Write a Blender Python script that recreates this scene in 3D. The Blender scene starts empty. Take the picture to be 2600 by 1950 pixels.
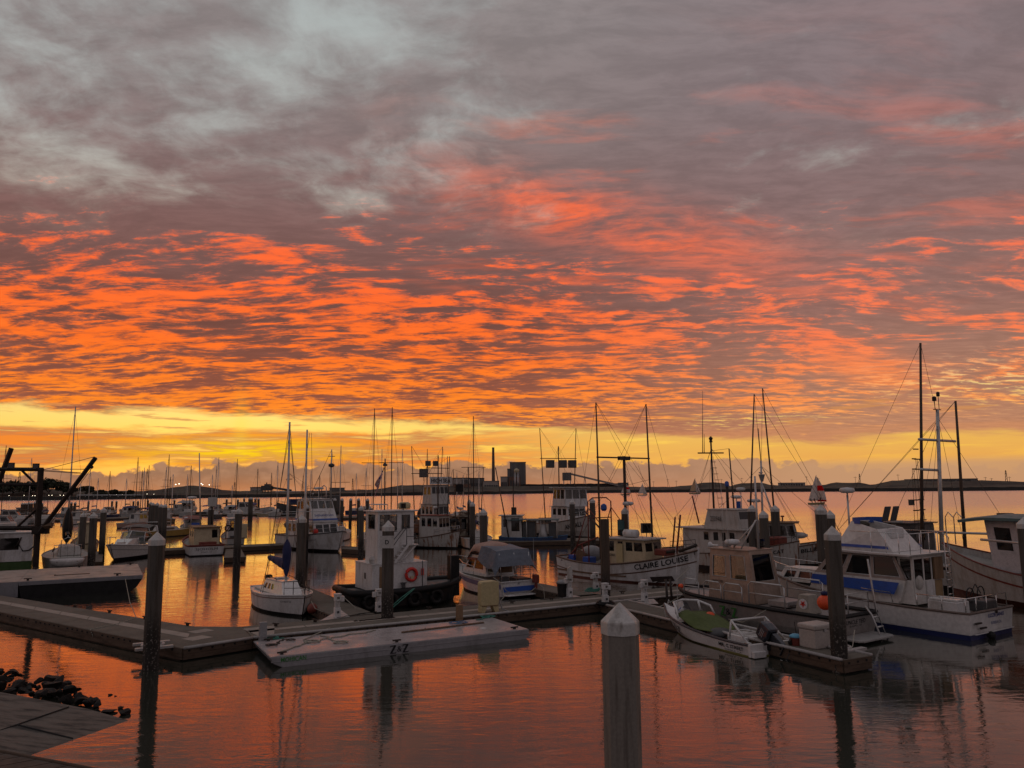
import bpy, bmesh, math, random
from mathutils import Vector, Matrix
S = bpy.context.scene
COL = S.collection
R = math.radians
rnd = random.Random(7)

# ------------------------------------------------------------------ camera
CAM_H, F_PX, PITCH, ROLL = 6.0, 1940.0, R(7.72), 0.0100
_f = Vector((0, math.cos(PITCH), math.sin(PITCH)))
_r0, _u0 = Vector((1, 0, 0)), Vector((0, -math.sin(PITCH), math.cos(PITCH)))
_r = _r0 * math.cos(ROLL) - _u0 * math.sin(ROLL)
_u = _u0 * math.cos(ROLL) + _r0 * math.sin(ROLL)
cam = bpy.data.cameras.new('camera'); cam.sensor_width = 36.0; cam.sensor_fit = 'HORIZONTAL'
cam.lens = F_PX / 2600 * 36; cam.clip_end = 30000; cam.clip_start = 0.1
cam_o = bpy.data.objects.new('camera', cam); COL.objects.link(cam_o)
cam_o.matrix_world = Matrix(((_r.x, _u.x, -_f.x, 0), (_r.y, _u.y, -_f.y, 0), (_r.z, _u.z, -_f.z, CAM_H), (0, 0, 0, 1)))
S.camera = cam_o
S.render.engine = 'CYCLES'
S.cycles.use_denoising = True
S.cycles.max_bounces = 8; S.cycles.transparent_max_bounces = 16
S.cycles.caustics_reflective = False; S.cycles.caustics_refractive = False
S.view_settings.view_transform = 'Standard'; S.view_settings.look = 'None'
S.view_settings.exposure = 0; S.view_settings.gamma = 1

def ray(px, py):
    return (_f + _r * ((px - 1300) / F_PX) + _u * ((975 - py) / F_PX)).normalized()
def at_z(px, py, z=0.0):                      # ground point seen at a pixel of the 2600 px photograph
    d = ray(px, py); t = (z - CAM_H) / d.z
    return Vector((d.x * t, d.y * t, z))
def at_y(px, py, Y):                          # point at distance Y along the view axis
    d = ray(px, py); t = Y / d.y
    return Vector((d.x * t, Y, CAM_H + d.z * t))
def srgb(r, g, b):
    f = lambda c: (c / 255 / 12.92) if c <= 10 else ((c / 255 + 0.055) / 1.055) ** 2.4
    return (f(r), f(g), f(b), 1)

# ------------------------------------------------------------------ sky
class NT:
    """tiny helper for building node expressions"""
    def __init__(s, tree): s.t = tree; s.n = tree.nodes; s.l = tree.links
    def put(s, sock, v):
        if hasattr(v, 'is_linked') or hasattr(v, 'links'): s.l.new(v, sock)
        elif isinstance(v, (int, float)):
            sock.default_value = v if sock.type == 'VALUE' else ((v,) * 3 if sock.type == 'VECTOR' else (v, v, v, 1))
        else: sock.default_value = v
    def m(s, op, a, b=0.0, c=None):
        n = s.n.new('ShaderNodeMath'); n.operation = op
        s.put(n.inputs[0], a); s.put(n.inputs[1], b)
        if c is not None: s.put(n.inputs[2], c)
        return n.outputs[0]
    def add(s, a, b): return s.m('ADD', a, b)
    def sub(s, a, b): return s.m('SUBTRACT', a, b)
    def mul(s, a, b): return s.m('MULTIPLY', a, b)
    def mx(s, f, a, b, mode='MIX'):
        n = s.n.new('ShaderNodeMix'); n.data_type = 'RGBA'; n.blend_type = mode; n.clamp_factor = True
        s.put(n.inputs[0], f); s.put(n.inputs[6], a); s.put(n.inputs[7], b); return n.outputs[2]
    def ss(s, x, lo, hi, o0=0.0, o1=1.0):
        n = s.n.new('ShaderNodeMapRange'); n.interpolation_type = 'SMOOTHSTEP'
        s.put(n.inputs[0], x); s.put(n.inputs[1], lo); s.put(n.inputs[2], hi); s.put(n.inputs[3], o0); s.put(n.inputs[4], o1)
        return n.outputs[0]
    def ramp(s, x, stops, lo=0.0, hi=1.0):
        n = s.n.new('ShaderNodeMapRange'); s.put(n.inputs[0], x); n.inputs[1].default_value = lo; n.inputs[2].default_value = hi
        r = s.n.new('ShaderNodeValToRGB'); s.l.new(n.outputs[0], r.inputs[0])
        e = r.color_ramp.elements
        for i, (p, c) in enumerate(stops):
            k = e[i] if i < 2 else e.new(min(1, max(0, (p - lo) / (hi - lo))))
            k.position = min(1, max(0, (p - lo) / (hi - lo))); k.color = c
        return r.outputs[0]
    def xyz(s, x, y, z=0.0):
        n = s.n.new('ShaderNodeCombineXYZ')
        for i, v in enumerate((x, y, z)): s.put(n.inputs[i], v)
        return n.outputs[0]
    def noise(s, v, scale, detail=6, rough=.55, dist=0.0, out=0, kind='FBM'):
        n = s.n.new('ShaderNodeTexNoise'); n.noise_type = kind
        s.l.new(v, n.inputs['Vector'])
        for k, x in (('Scale', scale), ('Detail', detail), ('Roughness', rough), ('Distortion', dist)): n.inputs[k].default_value = x
        return n.outputs[out]
    def vadd(s, a, b, k=1.0):
        n = s.n.new('ShaderNodeVectorMath'); n.operation = 'MULTIPLY_ADD'
        s.put(n.inputs[0], b); n.inputs[1].default_value = (k, k, k) if isinstance(k, (int, float)) else k
        s.put(n.inputs[2], a); return n.outputs[0]
    def gauss(s, A, a0, sa, E, e0, se):
        p = s.m('POWER', s.m('ABSOLUTE', s.mul(s.sub(A, a0), 1 / sa)), 2.0)
        q = s.m('POWER', s.m('ABSOLUTE', s.mul(s.sub(E, e0), 1 / se)), 2.0)
        return s.m('EXPONENT', s.mul(s.add(p, q), -1.0))

SUN_AZ, SUN_EL = -19.6, 2.9
W = bpy.data.worlds.new('World'); S.world = W; W.use_nodes = True
def build_sky():
    t = NT(W.node_tree); t.n.clear()
    tc = t.n.new('ShaderNodeTexCoord')
    sep = t.n.new('ShaderNodeSeparateXYZ'); t.l.new(tc.outputs['Generated'], sep.inputs[0])
    x, y, z = sep.outputs
    E = t.mul(t.m('ARCSINE', z), 57.2958)
    A = t.mul(t.m('ARCTAN2', x, y), 57.2958)
    zz = t.add(t.m('MAXIMUM', z, 0.0), 0.10)
    P = t.xyz(t.m('DIVIDE', x, zz), t.m('DIVIDE', y, zz))
    warp = t.noise(P, 1.1, 3, .5, 0, 1)
    Pw = t.vadd(P, warp, (.42, .30, 0))
    big = t.noise(Pw, 1.25, 5, .55)
    def sc(v, x, y, r=0.0):
        n = t.n.new('ShaderNodeMapping'); n.inputs['Scale'].default_value = (x, y, 1); n.inputs['Rotation'].default_value = (0, 0, R(r)); t.l.new(v, n.inputs['Vector']); return n.outputs[0]
    mid = t.noise(sc(t.vadd(Pw, t.noise(P, 4.0, 3, .5, 0, 1), (.17, .09, 0)), .55, 1.1, 4), 3.6, 8, .60)
    midi = t.noise(t.vadd(Pw, t.noise(P, 4.0, 3, .5, 0, 1), (.14, .12, 0)), 3.1, 9, .62)
    kk = t.ss(E, 13, 21); mid = t.add(t.mul(mid, t.sub(1.0, kk)), t.mul(midi, kk))
    wisp = t.noise(sc(Pw, .5, 1.3, -24), 3.0, 7, .6)
    fine = t.noise(sc(t.vadd(Pw, t.noise(P, 7.0, 2, .5, 0, 1), (.06, .03, 0)), .66, 1.45, 6), 10.5, 8, .66)
    # clear sky behind the cloud
    nis = t.n.new('ShaderNodeTexSky'); nis.sky_type = 'NISHITA'; nis.sun_disc = False
    nis.sun_elevation = R(SUN_EL); nis.sun_rotation = R(SUN_AZ)
    clear = t.ramp(E, [(0, srgb(205, 140, 92)), (1.5, srgb(238, 174, 78)), (3, srgb(245, 195, 80)), (5, srgb(240, 206, 108)), (8, srgb(234, 205, 150)),
                       (14, srgb(208, 192, 168)), (24, srgb(182, 188, 184)), (40, srgb(174, 183, 183)), (90, srgb(125, 135, 148))], 0, 90)
    clear = t.mx(.010, clear, nis.outputs[0], 'ADD')
    # high cloud deck: shaded tone and the tone lit from below
    dark = t.ramp(E, [(3, srgb(182, 108, 76)), (7, srgb(146, 84, 64)), (12, srgb(120, 78, 68)), (19, srgb(128, 96, 92)), (27, srgb(134, 121, 120)), (40, srgb(142, 138, 138)), (90, srgb(134, 130, 134))], 0, 90)
    dark_r = t.ramp(E, [(3, srgb(192, 134, 100)), (7, srgb(170, 122, 100)), (12, srgb(148, 108, 98)), (19, srgb(134, 108, 106)), (27, srgb(130, 114, 116)), (40, srgb(134, 126, 130)), (90, srgb(134, 130, 134))], 0, 90)
    rt = t.ss(A, -4.0, 26.0)
    dark = t.mx(rt, dark, dark_r)
    lit = t.ramp(E, [(3, srgb(255, 168, 60)), (6, srgb(254, 136, 40)), (10, srgb(252, 114, 40)), (15, srgb(250, 104, 50)), (21, srgb(240, 106, 66)), (27, srgb(212, 128, 104)), (36, srgb(170, 138, 128)), (90, srgb(150, 138, 138))], 0, 90)
    lit_r = t.ramp(E, [(3, srgb(245, 170, 96)), (6, srgb(248, 145, 80)), (10, srgb(244, 122, 78)), (15, srgb(236, 114, 80)), (21, srgb(222, 112, 84)), (27, srgb(172, 118, 112)), (36, srgb(148, 126, 126)), (90, srgb(146, 136, 138))], 0, 90)
    lit = t.mx(rt, lit, lit_r)
    En = t.add(E, t.mul(t.sub(big, .5), 17.0)); g1 = t.mul(t.ss(E, 2.0, 6.5), t.ss(En, 25.5, 12.0))                  # glow of the low deck
    leftw = t.ss(A, 38.0, -14.0, .78, 1.0)
    low = t.ss(E, 9.0, 5.0, 0, .08)
    region = t.add(t.mul(g1, leftw), low)
    patt = t.add(t.mul(mid, .46), t.add(t.mul(fine, .43), t.mul(big, .11)))
    thr = t.sub(patt, t.mul(t.sub(1.0, region), .165))
    L = t.ss(thr, .448, .538)
    W_ = t.mul(t.ss(wisp, .50, .66, 0, .62), t.mul(t.ss(E, 9, 15), t.ss(E, 36, 24))); W_ = t.mul(W_, t.mul(t.ss(A, -16, 6), t.ss(A, 38, 14, .5, 1))); L = t.m('MAXIMUM', L, W_)
    patch = t.gauss(A, 8.0, 11.0, t.add(E, t.mul(A, .30)), 21.6, 2.1)       # smooth glowing veils
    patch = t.m('MAXIMUM', patch, t.mul(t.gauss(A, 25.5, 4.2, t.add(E, t.mul(t.sub(A, 25.5), .35)), 7.6, 1.6), .95))
    patch = t.mul(patch, t.ss(t.add(t.mul(mid, .6), t.add(t.mul(big, .5), t.mul(fine, .4))), .56, .92))
    L = t.m('MAXIMUM', t.mul(L, t.ss(E, 46, 26, .25, 1)), t.m('MINIMUM', t.mul(patch, 1.6), .92))
    f2 = t.noise(sc(t.vadd(Pw, t.noise(P, 9.0, 2, .5, 0, 1), (.05, .03, 0)), .60, 1.5, 10), 15.0, 7, .62)
    ridge = t.m('POWER', t.sub(1.0, t.m('MINIMUM', t.mul(t.m('ABSOLUTE', t.sub(f2, .5)), 5.5), 1.0)), 1.3)
    body = t.ss(t.add(t.mul(fine, .5), t.mul(f2, .5)), .38, .60, .42, 1.0)
    L = t.mul(L, t.m('MINIMUM', t.add(body, t.mul(ridge, .30)), 1.0))
    deck = t.mx(L, dark, lit)
    soft = t.ss(fine, .34, .66, .90, 1.10)
    deck = t.mx(1.0, deck, t.xyz(soft, soft, soft), 'MULTIPLY')
    # gaps: pale blue-grey openings, mostly high on the left
    gapb = t.mul(t.ss(E, 15.5, 28.0), t.ss(A, 16.0, -18.0, -.15, 1.0))
    G = t.ss(t.add(t.add(t.mul(big, .45), t.mul(mid, .55)), t.mul(gapb, .125)), .52, .73)
    G = t.mul(G, t.ss(E, 15.0, 21.0))
    slit = t.gauss(A, 32.0, 6.0, E, 6.4, 1.3)
    slit = t.m('MAXIMUM', slit, t.gauss(A, 17.0, 5.0, E, 4.6, .5))
    G = t.m('MAXIMUM', G, t.mul(t.ss(fine, .50, .62), slit))
    deck = t.mx(t.mul(G, .82), deck, clear)
    # lower edge of the deck
    wob = t.noise(t.xyz(t.mul(A, .10), t.mul(E, .55)), 1.0, 7, .6, .4)
    Ew = t.add(E, t.mul(t.sub(wob, .5), 3.2))
    edge = t.ss(A, -18.0, 26.0, 5.22, 3.0)
    on = t.ss(t.sub(Ew, edge), -.25, .45)
    sky = t.mx(on, clear, deck)
    # thin sheets and cloudlets in the clear band
    n2 = t.noise(t.xyz(t.mul(A, .16), t.mul(E, 1.9)), 1.0, 8, .62, .3)
    win = t.mul(t.ss(Ew, 1.2, 2.0), t.ss(Ew, 4.45, 3.75))
    lw = t.ss(A, 8.0, -10.0, .42, 1.0)
    sheet = t.mul(t.mul(win, t.ss(n2, .30, .50)), lw)
    shc = t.mx(t.ss(n2, .42, .60), srgb(186, 112, 76), srgb(244, 128, 44))
    shc = t.mx(t.ss(A, -6, 12), shc, srgb(214, 142, 90))
    sky = t.mx(t.mul(sheet, .92), sky, shc)
    cl = t.mul(t.ss(t.noise(t.xyz(t.mul(A, .22), t.mul(E, 2.6), 3.0), 1.0, 5, .5), .575, .66), t.mul(t.ss(E, 3.8, 4.4), t.ss(E, 6.4, 5.8)))
    sky = t.mx(t.mul(cl, .75), sky, srgb(204, 138, 84))
    # the sun behind the low bank
    gl = t.gauss(A, SUN_AZ, 7.5, E, 2.75, .95)
    core = t.mul(gl, t.ss(n2, .40, .60, .12, 1.0))
    sky = t.mx(t.mul(core, 1.0), sky, srgb(255, 214, 20))
    pil = t.gauss(A, SUN_AZ, .55, E, 4.2, 2.0)
    sky = t.mx(t.mul(pil, .25), sky, srgb(255, 222, 70))
    # cumulus bank on the horizon
    bn = t.noise(t.xyz(t.mul(A, .60), t.mul(E, .95)), 1.0, 8, .56)
    top = t.add(t.add(t.mul(t.noise(t.xyz(t.mul(A, .07), 0.0, 4.0), 1.0, 2, .5), 1.1), t.ss(A, -30, -18, .75, 1.25)), t.ss(A, 14, 26, 0, -.75))
    bk = t.ss(t.sub(t.add(top, t.mul(t.sub(bn, .5), 2.7)), E), -.12, .16)
    bkc = t.ramp(E, [(0, srgb(192, 124, 80)), (.5, srgb(168, 114, 80)), (1.2, srgb(150, 110, 86)), (2.4, srgb(160, 120, 92))], 0, 3)
    bkc = t.mx(t.ss(bn, .40, .68, .0, .5), bkc, srgb(188, 140, 108))
    bkc = t.mx(t.ss(A, -10, 20, 0, .55), bkc, srgb(186, 140, 112))
    sky = t.mx(t.mul(bk, t.ss(A, 12, 30, .97, .6)), sky, bkc)
    sky = t.mx(t.ss(A, 10, 24, 0, t.ss(E, 1.9, 1.2, 0, .8)), sky, srgb(196, 150, 112))
    # away from the sunset the overcast is dull
    aw = t.ss(y, .45, -.25)
    back = t.ramp(E, [(0, srgb(140, 124, 126)), (20, srgb(143, 132, 136)), (50, srgb(141, 135, 141)), (90, srgb(136, 132, 138))], 0, 90)
    back = t.mx(t.ss(big, .35, .65, 0, .35), back, srgb(120, 112, 118))
    sky = t.mx(aw, sky, back)
    sky = t.mx(t.ss(E, -.05, -.6), sky, srgb(70, 52, 44))
    bg = t.n.new('ShaderNodeBackground'); t.l.new(sky, bg.inputs[0]); bg.inputs[1].default_value = 1.0
    out = t.n.new('ShaderNodeOutputWorld'); t.l.new(bg.outputs[0], out.inputs[0])
build_sky()
sun = bpy.data.lights.new('sun', 'SUN'); sun.energy = 0.012; sun.angle = R(40); sun.color = (1, .55, .22)
sun_o = bpy.data.objects.new('sun', sun); COL.objects.link(sun_o)
_sd = Vector((math.sin(R(SUN_AZ)) * math.cos(R(SUN_EL)), math.cos(R(SUN_AZ)) * math.cos(R(SUN_EL)), math.sin(R(SUN_EL))))
sun_o.rotation_euler = _sd.to_track_quat('Z', 'Y').to_euler()
# ------------------------------------------------------------------ water
def make_water():
    m = bpy.data.materials.new('harbour_water'); m.use_nodes = True
    t = NT(m.node_tree); t.n.clear()
    tc = t.n.new('ShaderNodeTexCoord'); o = tc.outputs['Object']
    mp = t.n.new('ShaderNodeMapping'); mp.inputs['Rotation'].default_value = (0, 0, R(8)); mp.inputs['Scale'].default_value = (.55, 1.5, 1)
    t.l.new(o, mp.inputs['Vector']); v = mp.outputs[0]
    a = t.noise(v, .55, 3, .5, .6); b = t.noise(v, 1.9, 4, .55, .8); c = t.noise(v, 7.0, 3, .5, .3)
    patch = t.ss(t.noise(o, .06, 3, .5), .38, .66, .35, 1.0)
    sep = t.n.new('ShaderNodeSeparateXYZ'); t.l.new(o, sep.inputs[0])
    far = t.ss(sep.outputs[1], 60.0, 190.0, 1.0, 2.6)
    h = t.add(t.mul(a, .030), t.add(t.mul(b, .023), t.mul(c, .0024)))
    h = t.mul(t.mul(h, patch), far)
    bp = t.n.new('ShaderNodeBump'); bp.inputs['Strength'].default_value = 1.0; bp.inputs['Distance'].default_value = .55
    t.l.new(h, bp.inputs['Height'])
    fr = t.n.new('ShaderNodeFresnel'); fr.inputs['IOR'].default_value = 1.36; t.l.new(bp.outputs[0], fr.inputs['Normal'])
    gl = t.n.new('ShaderNodeBsdfGlossy'); t.l.new(t.ss(sep.outputs[1], 55.0, 240.0, .03, .24), gl.inputs['Roughness']); t.l.new(bp.outputs[0], gl.inputs['Normal'])
    gl.inputs['Color'].default_value = (.97, .95, .92, 1)
    df = t.n.new('ShaderNodeBsdfDiffuse'); df.inputs['Color'].default_value = (.030, .034, .026, 1)
    mx = t.n.new('ShaderNodeMixShader'); t.l.new(t.m('MINIMUM', t.mul(fr.outputs[0], 1.72), 1.0), mx.inputs[0]); t.l.new(df.outputs[0], mx.inputs[1]); t.l.new(gl.outputs[0], mx.inputs[2])
    out = t.n.new('ShaderNodeOutputMaterial'); t.l.new(mx.outputs[0], out.inputs[0])
    me = bpy.data.meshes.new('water')
    me.from_pydata([(-9000, -60, 0), (9000, -60, 0), (9000, 14000, 0), (-9000, 14000, 0)], [], [(0, 1, 2, 3)])
    ob = bpy.data.objects.new('water', me); me.materials.append(m); COL.objects.link(ob)
    ob['kind'] = 'structure'; ob['label'] = 'rippled harbour water mirroring the orange sunset'
make_water()
# ------------------------------------------------------------------ materials
MATS = {}
def pm(name, col, rough=.6, metal=0.0, col2=None, amt=.5, scale=3.0, streak=None, bump=0.0, lo=.45, hi=.7, coat=0.0, stain=None):
    """procedural paint / wood / metal: base colour broken up by noise; streak stretches the noise along z; stain=(colour, z0, z1) below a height"""
    if name in MATS: return MATS[name]
    m = bpy.data.materials.new(name); m.use_nodes = True
    t = NT(m.node_tree); b = t.n['Principled BSDF']
    tc = t.n.new('ShaderNodeTexCoord'); v0 = tc.outputs['Object']; oi = t.n.new('ShaderNodeObjectInfo'); v = t.vadd(v0, t.xyz(oi.outputs['Random'], oi.outputs['Random'], 0.0), (37.0, 19.0, 0))
    c1 = tuple(col) + (1,) if len(col) == 3 else col
    c2 = tuple(k * .55 for k in c1[:3]) + (1,) if col2 is None else tuple(col2) + (1,)
    if streak:
        mp = t.n.new('ShaderNodeMapping'); mp.inputs['Scale'].default_value = streak; t.l.new(v, mp.inputs['Vector']); vv = mp.outputs[0]
    else: vv = v
    n1 = t.noise(vv, scale, 6, .62)
    n0 = t.noise(v, scale * 7, 3, .5)
    c = t.mx(t.mul(t.ss(n1, lo, hi), amt), c1, c2)
    g = t.ss(n0, .3, .7, .90, 1.08); c = t.mx(1.0, c, t.xyz(g, g, g), 'MULTIPLY')
    if stain:
        sp = t.n.new('ShaderNodeSeparateXYZ'); t.l.new(v0, sp.inputs[0])
        k = t.ss(t.add(sp.outputs[2], t.mul(t.sub(t.noise(v, 9, 5, .65), .5), .5)), stain[1], stain[2], 1, 0)
        c = t.mx(k, c, stain[0] + (1,))
        if len(stain) > 3:
            c = t.mx(t.mul(k, t.ss(t.noise(v, 13, 4, .6), .57, .63)), c, stain[3] + (1,))
    t.l.new(c, b.inputs['Base Color'])
    t.l.new(t.ss(n1, .3, .75, max(.05, rough - .12), min(1, rough + .15)), b.inputs['Roughness'])
    b.inputs['Metallic'].default_value = metal
    if max(c1[:3]) < .03: b.inputs['Specular IOR Level'].default_value = .22
    if coat: b.inputs['Coat Weight'].default_value = coat
    if bump:
        bp = t.n.new('ShaderNodeBump'); bp.inputs['Strength'].default_value = .6; bp.inputs['Distance'].default_value = bump
        t.l.new(n1 if streak else n0, bp.inputs['Height']); t.l.new(bp.outputs[0], b.inputs['Normal'])
    MATS[name] = m; return m
def glow(name, col, s):
    m = bpy.data.materials.new(name); m.use_nodes = True; b = m.node_tree.nodes['Principled BSDF']
    b.inputs['Base Color'].default_value = (.8, .8, .8, 1); b.inputs['Emission Color'].default_value = tuple(col) + (1,); b.inputs['Emission Strength'].default_value = s
    MATS[name] = m; return m
def glassm(name, tint, alpha):
    m = bpy.data.materials.new(name); m.use_nodes = True; t = NT(m.node_tree); t.n.clear()
    tr = t.n.new('ShaderNodeBsdfTransparent'); tr.inputs[0].default_value = tuple(tint) + (1,)
    gl = t.n.new('ShaderNodeBsdfGlossy'); gl.inputs['Roughness'].default_value = .03; gl.inputs[0].default_value = (.9, .9, .9, 1)
    df = t.n.new('ShaderNodeBsdfDiffuse'); df.inputs[0].default_value = (.03, .03, .03, 1)
    fr = t.n.new('ShaderNodeFresnel'); fr.inputs[0].default_value = 1.5
    a = t.n.new('ShaderNodeMixShader'); a.inputs[0].default_value = alpha; t.l.new(tr.outputs[0], a.inputs[1]); t.l.new(df.outputs[0], a.inputs[2])
    mx = t.n.new('ShaderNodeMixShader'); t.l.new(fr.outputs[0], mx.inputs[0]); t.l.new(a.outputs[0], mx.inputs[1]); t.l.new(gl.outputs[0], mx.inputs[2])
    o = t.n.new('ShaderNodeOutputMaterial'); t.l.new(mx.outputs[0], o.inputs[0]); MATS[name] = m; return m
white = pm('white_paint', (.60, .595, .58), .45, col2=(.34, .31, .27), amt=.75, scale=1.8, streak=(1.2, 1.2, .35))
white2 = pm('aged_white_paint', (.45, .435, .405), .55, col2=(.27, .22, .17), amt=.6, scale=2.2, streak=(1.5, 1.5, .3))
rusty = pm('rust_streaked_white', (.47, .45, .41), .6, col2=(.20, .075, .025), amt=.95, scale=2.4, streak=(2.2, 2.2, .16), lo=.50, hi=.62)
gelcoat = pm('white_gelcoat', (.70, .69, .66), .28, col2=(.50, .48, .44), amt=.4, scale=1.2, coat=.3)
cream = pm('cream_paint', (.50, .42, .27), .55, col2=(.33, .26, .16), amt=.5, scale=2)
tan = pm('tan_plastic', (.46, .38, .20), .6, col2=(.36, .29, .15), amt=.5, scale=2)
tanw = pm('brown_plywood', (.20, .12, .06), .7, col2=(.10, .06, .03), streak=(1, 1, .2))
dgrey = pm('dark_grey_paint', (.06, .06, .06), .55)
grey = pm('grey_paint', (.26, .26, .26), .55)
black = pm('black_rubber', (.012, .012, .012), .55, col2=(.04, .03, .025), amt=.6)
hullblk = pm('black_hull_paint', (.015, .015, .016), .42, col2=(.07, .04, .025), amt=.4)
alum = pm('bare_aluminium', (.36, .33, .31), .45, .55, col2=(.22, .19, .17), amt=.6, scale=1.4, streak=(1, 1, .5))
steel = pm('galvanised_steel', (.42, .42, .42), .38, .8)
spar = pm('aluminium_spar', (.50, .49, .47), .4, .4)
woodp = pm('weathered_pole', (.075, .050, .034), .8, col2=(.03, .02, .014), streak=(3, 3, .3))
darkst = pm('dark_rigging_steel', (.035, .025, .02), .6, .3)
wirem = pm('rigging_wire', (.05, .045, .04), .5, .4)
brown = pm('brown_timber', (.14, .085, .05), .8, col2=(.06, .036, .022), scale=3, streak=(4, 4, .4), bump=.01)
rail_w = pm('varnished_rail', (.11, .055, .03), .5)
redox = pm('red_oxide_paint', (.17, .03, .018), .6)
red = pm('bright_red', (.62, .03, .02), .5)
orange = pm('orange_plastic', (.80, .085, .015), .45)
navy = pm('navy_canvas', (.012, .018, .075), .8)
blue = pm('blue_paint', (.025, .085, .36), .4, col2=(.02, .05, .2))
bluep = pm('light_blue_paint', (.06, .16, .30), .5)
teal = pm('teal_paint', (.10, .165, .165), .55)
green = pm('dark_green_paint', (.03, .075, .012), .6)
lime = pm('green_lettering', (.03, .19, .03), .5)
ink = pm('black_lettering', (.012, .012, .014), .5)
inkblue = pm('blue_lettering', (.02, .04, .22), .5)
grcan = pm('green_canvas', (.082, .105, .026), .85, col2=(.05, .07, .015), scale=.7, bump=.07)
greytarp = pm('blue_grey_tarp', (.12, .145, .18), .7, col2=(.08, .10, .125), scale=.7, bump=.07)
pinkcan = pm('faded_pink_canvas', (.38, .24, .19), .8, col2=(.26, .17, .13), scale=.7, bump=.06)
antif = pm('antifouling_paint', (.016, .014, .015), .6)
antib = pm('blue_bottom_paint', (.012, .02, .10), .5)
beige = pm('weathered_beige_plastic', (.40, .36, .32), .55, col2=(.28, .25, .22), amt=.6, scale=2)
antir = pm('red_bottom_paint', (.11, .03, .018), .6)
deckm = pm('deck_paint', (.34, .33, .30), .6, col2=(.2, .19, .17))
ropem = pm('pale_rope', (.34, .32, .26), .9)
greenrope = pm('green_rope', (.05, .20, .15), .9)
chrome = pm('stainless_tube', (.62, .60, .58), .22, .9)
glass = glassm('window_glass', (.86, .84, .80), .08)
dglass = glassm('smoked_window_glass', (.42, .40, .37), .38)
pilec = pm('concrete_pile', (.082, .071, .058), .85, col2=(.05, .04, .03), amt=.8, scale=3, streak=(3, 3, .22), bump=.01, stain=((.018, .014, .010), 1.0, 2.1, (.17, .15, .13)))
pilew = pm('timber_pile', (.075, .054, .037), .85, col2=(.05, .035, .024), amt=.8, scale=4, streak=(4, 4, .25), bump=.015, stain=((.016, .012, .009), .9, 2.0, (.12, .10, .09)))
capm = pm('white_pile_cap', (.50, .49, .46), .5, col2=(.20, .18, .155), amt=.8, scale=3.5, streak=(1.6, 1.6, .5), lo=.50, hi=.72)
concd = pm('dock_concrete', (.125, .108, .084), .9, col2=(.095, .08, .06), amt=.8, scale=.9, bump=.006)
conc2 = pm('pale_dock_strip', (.33, .28, .235), .85, col2=(.22, .185, .15), scale=1.6)
fascia = pm('dock_timber', (.085, .054, .034), .85, col2=(.045, .028, .018), amt=.8, scale=2.5, streak=(.6, .6, 3), bump=.01)
bumper = pm('dock_bumper', (.38, .36, .34), .5, col2=(.2, .18, .16))

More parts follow.
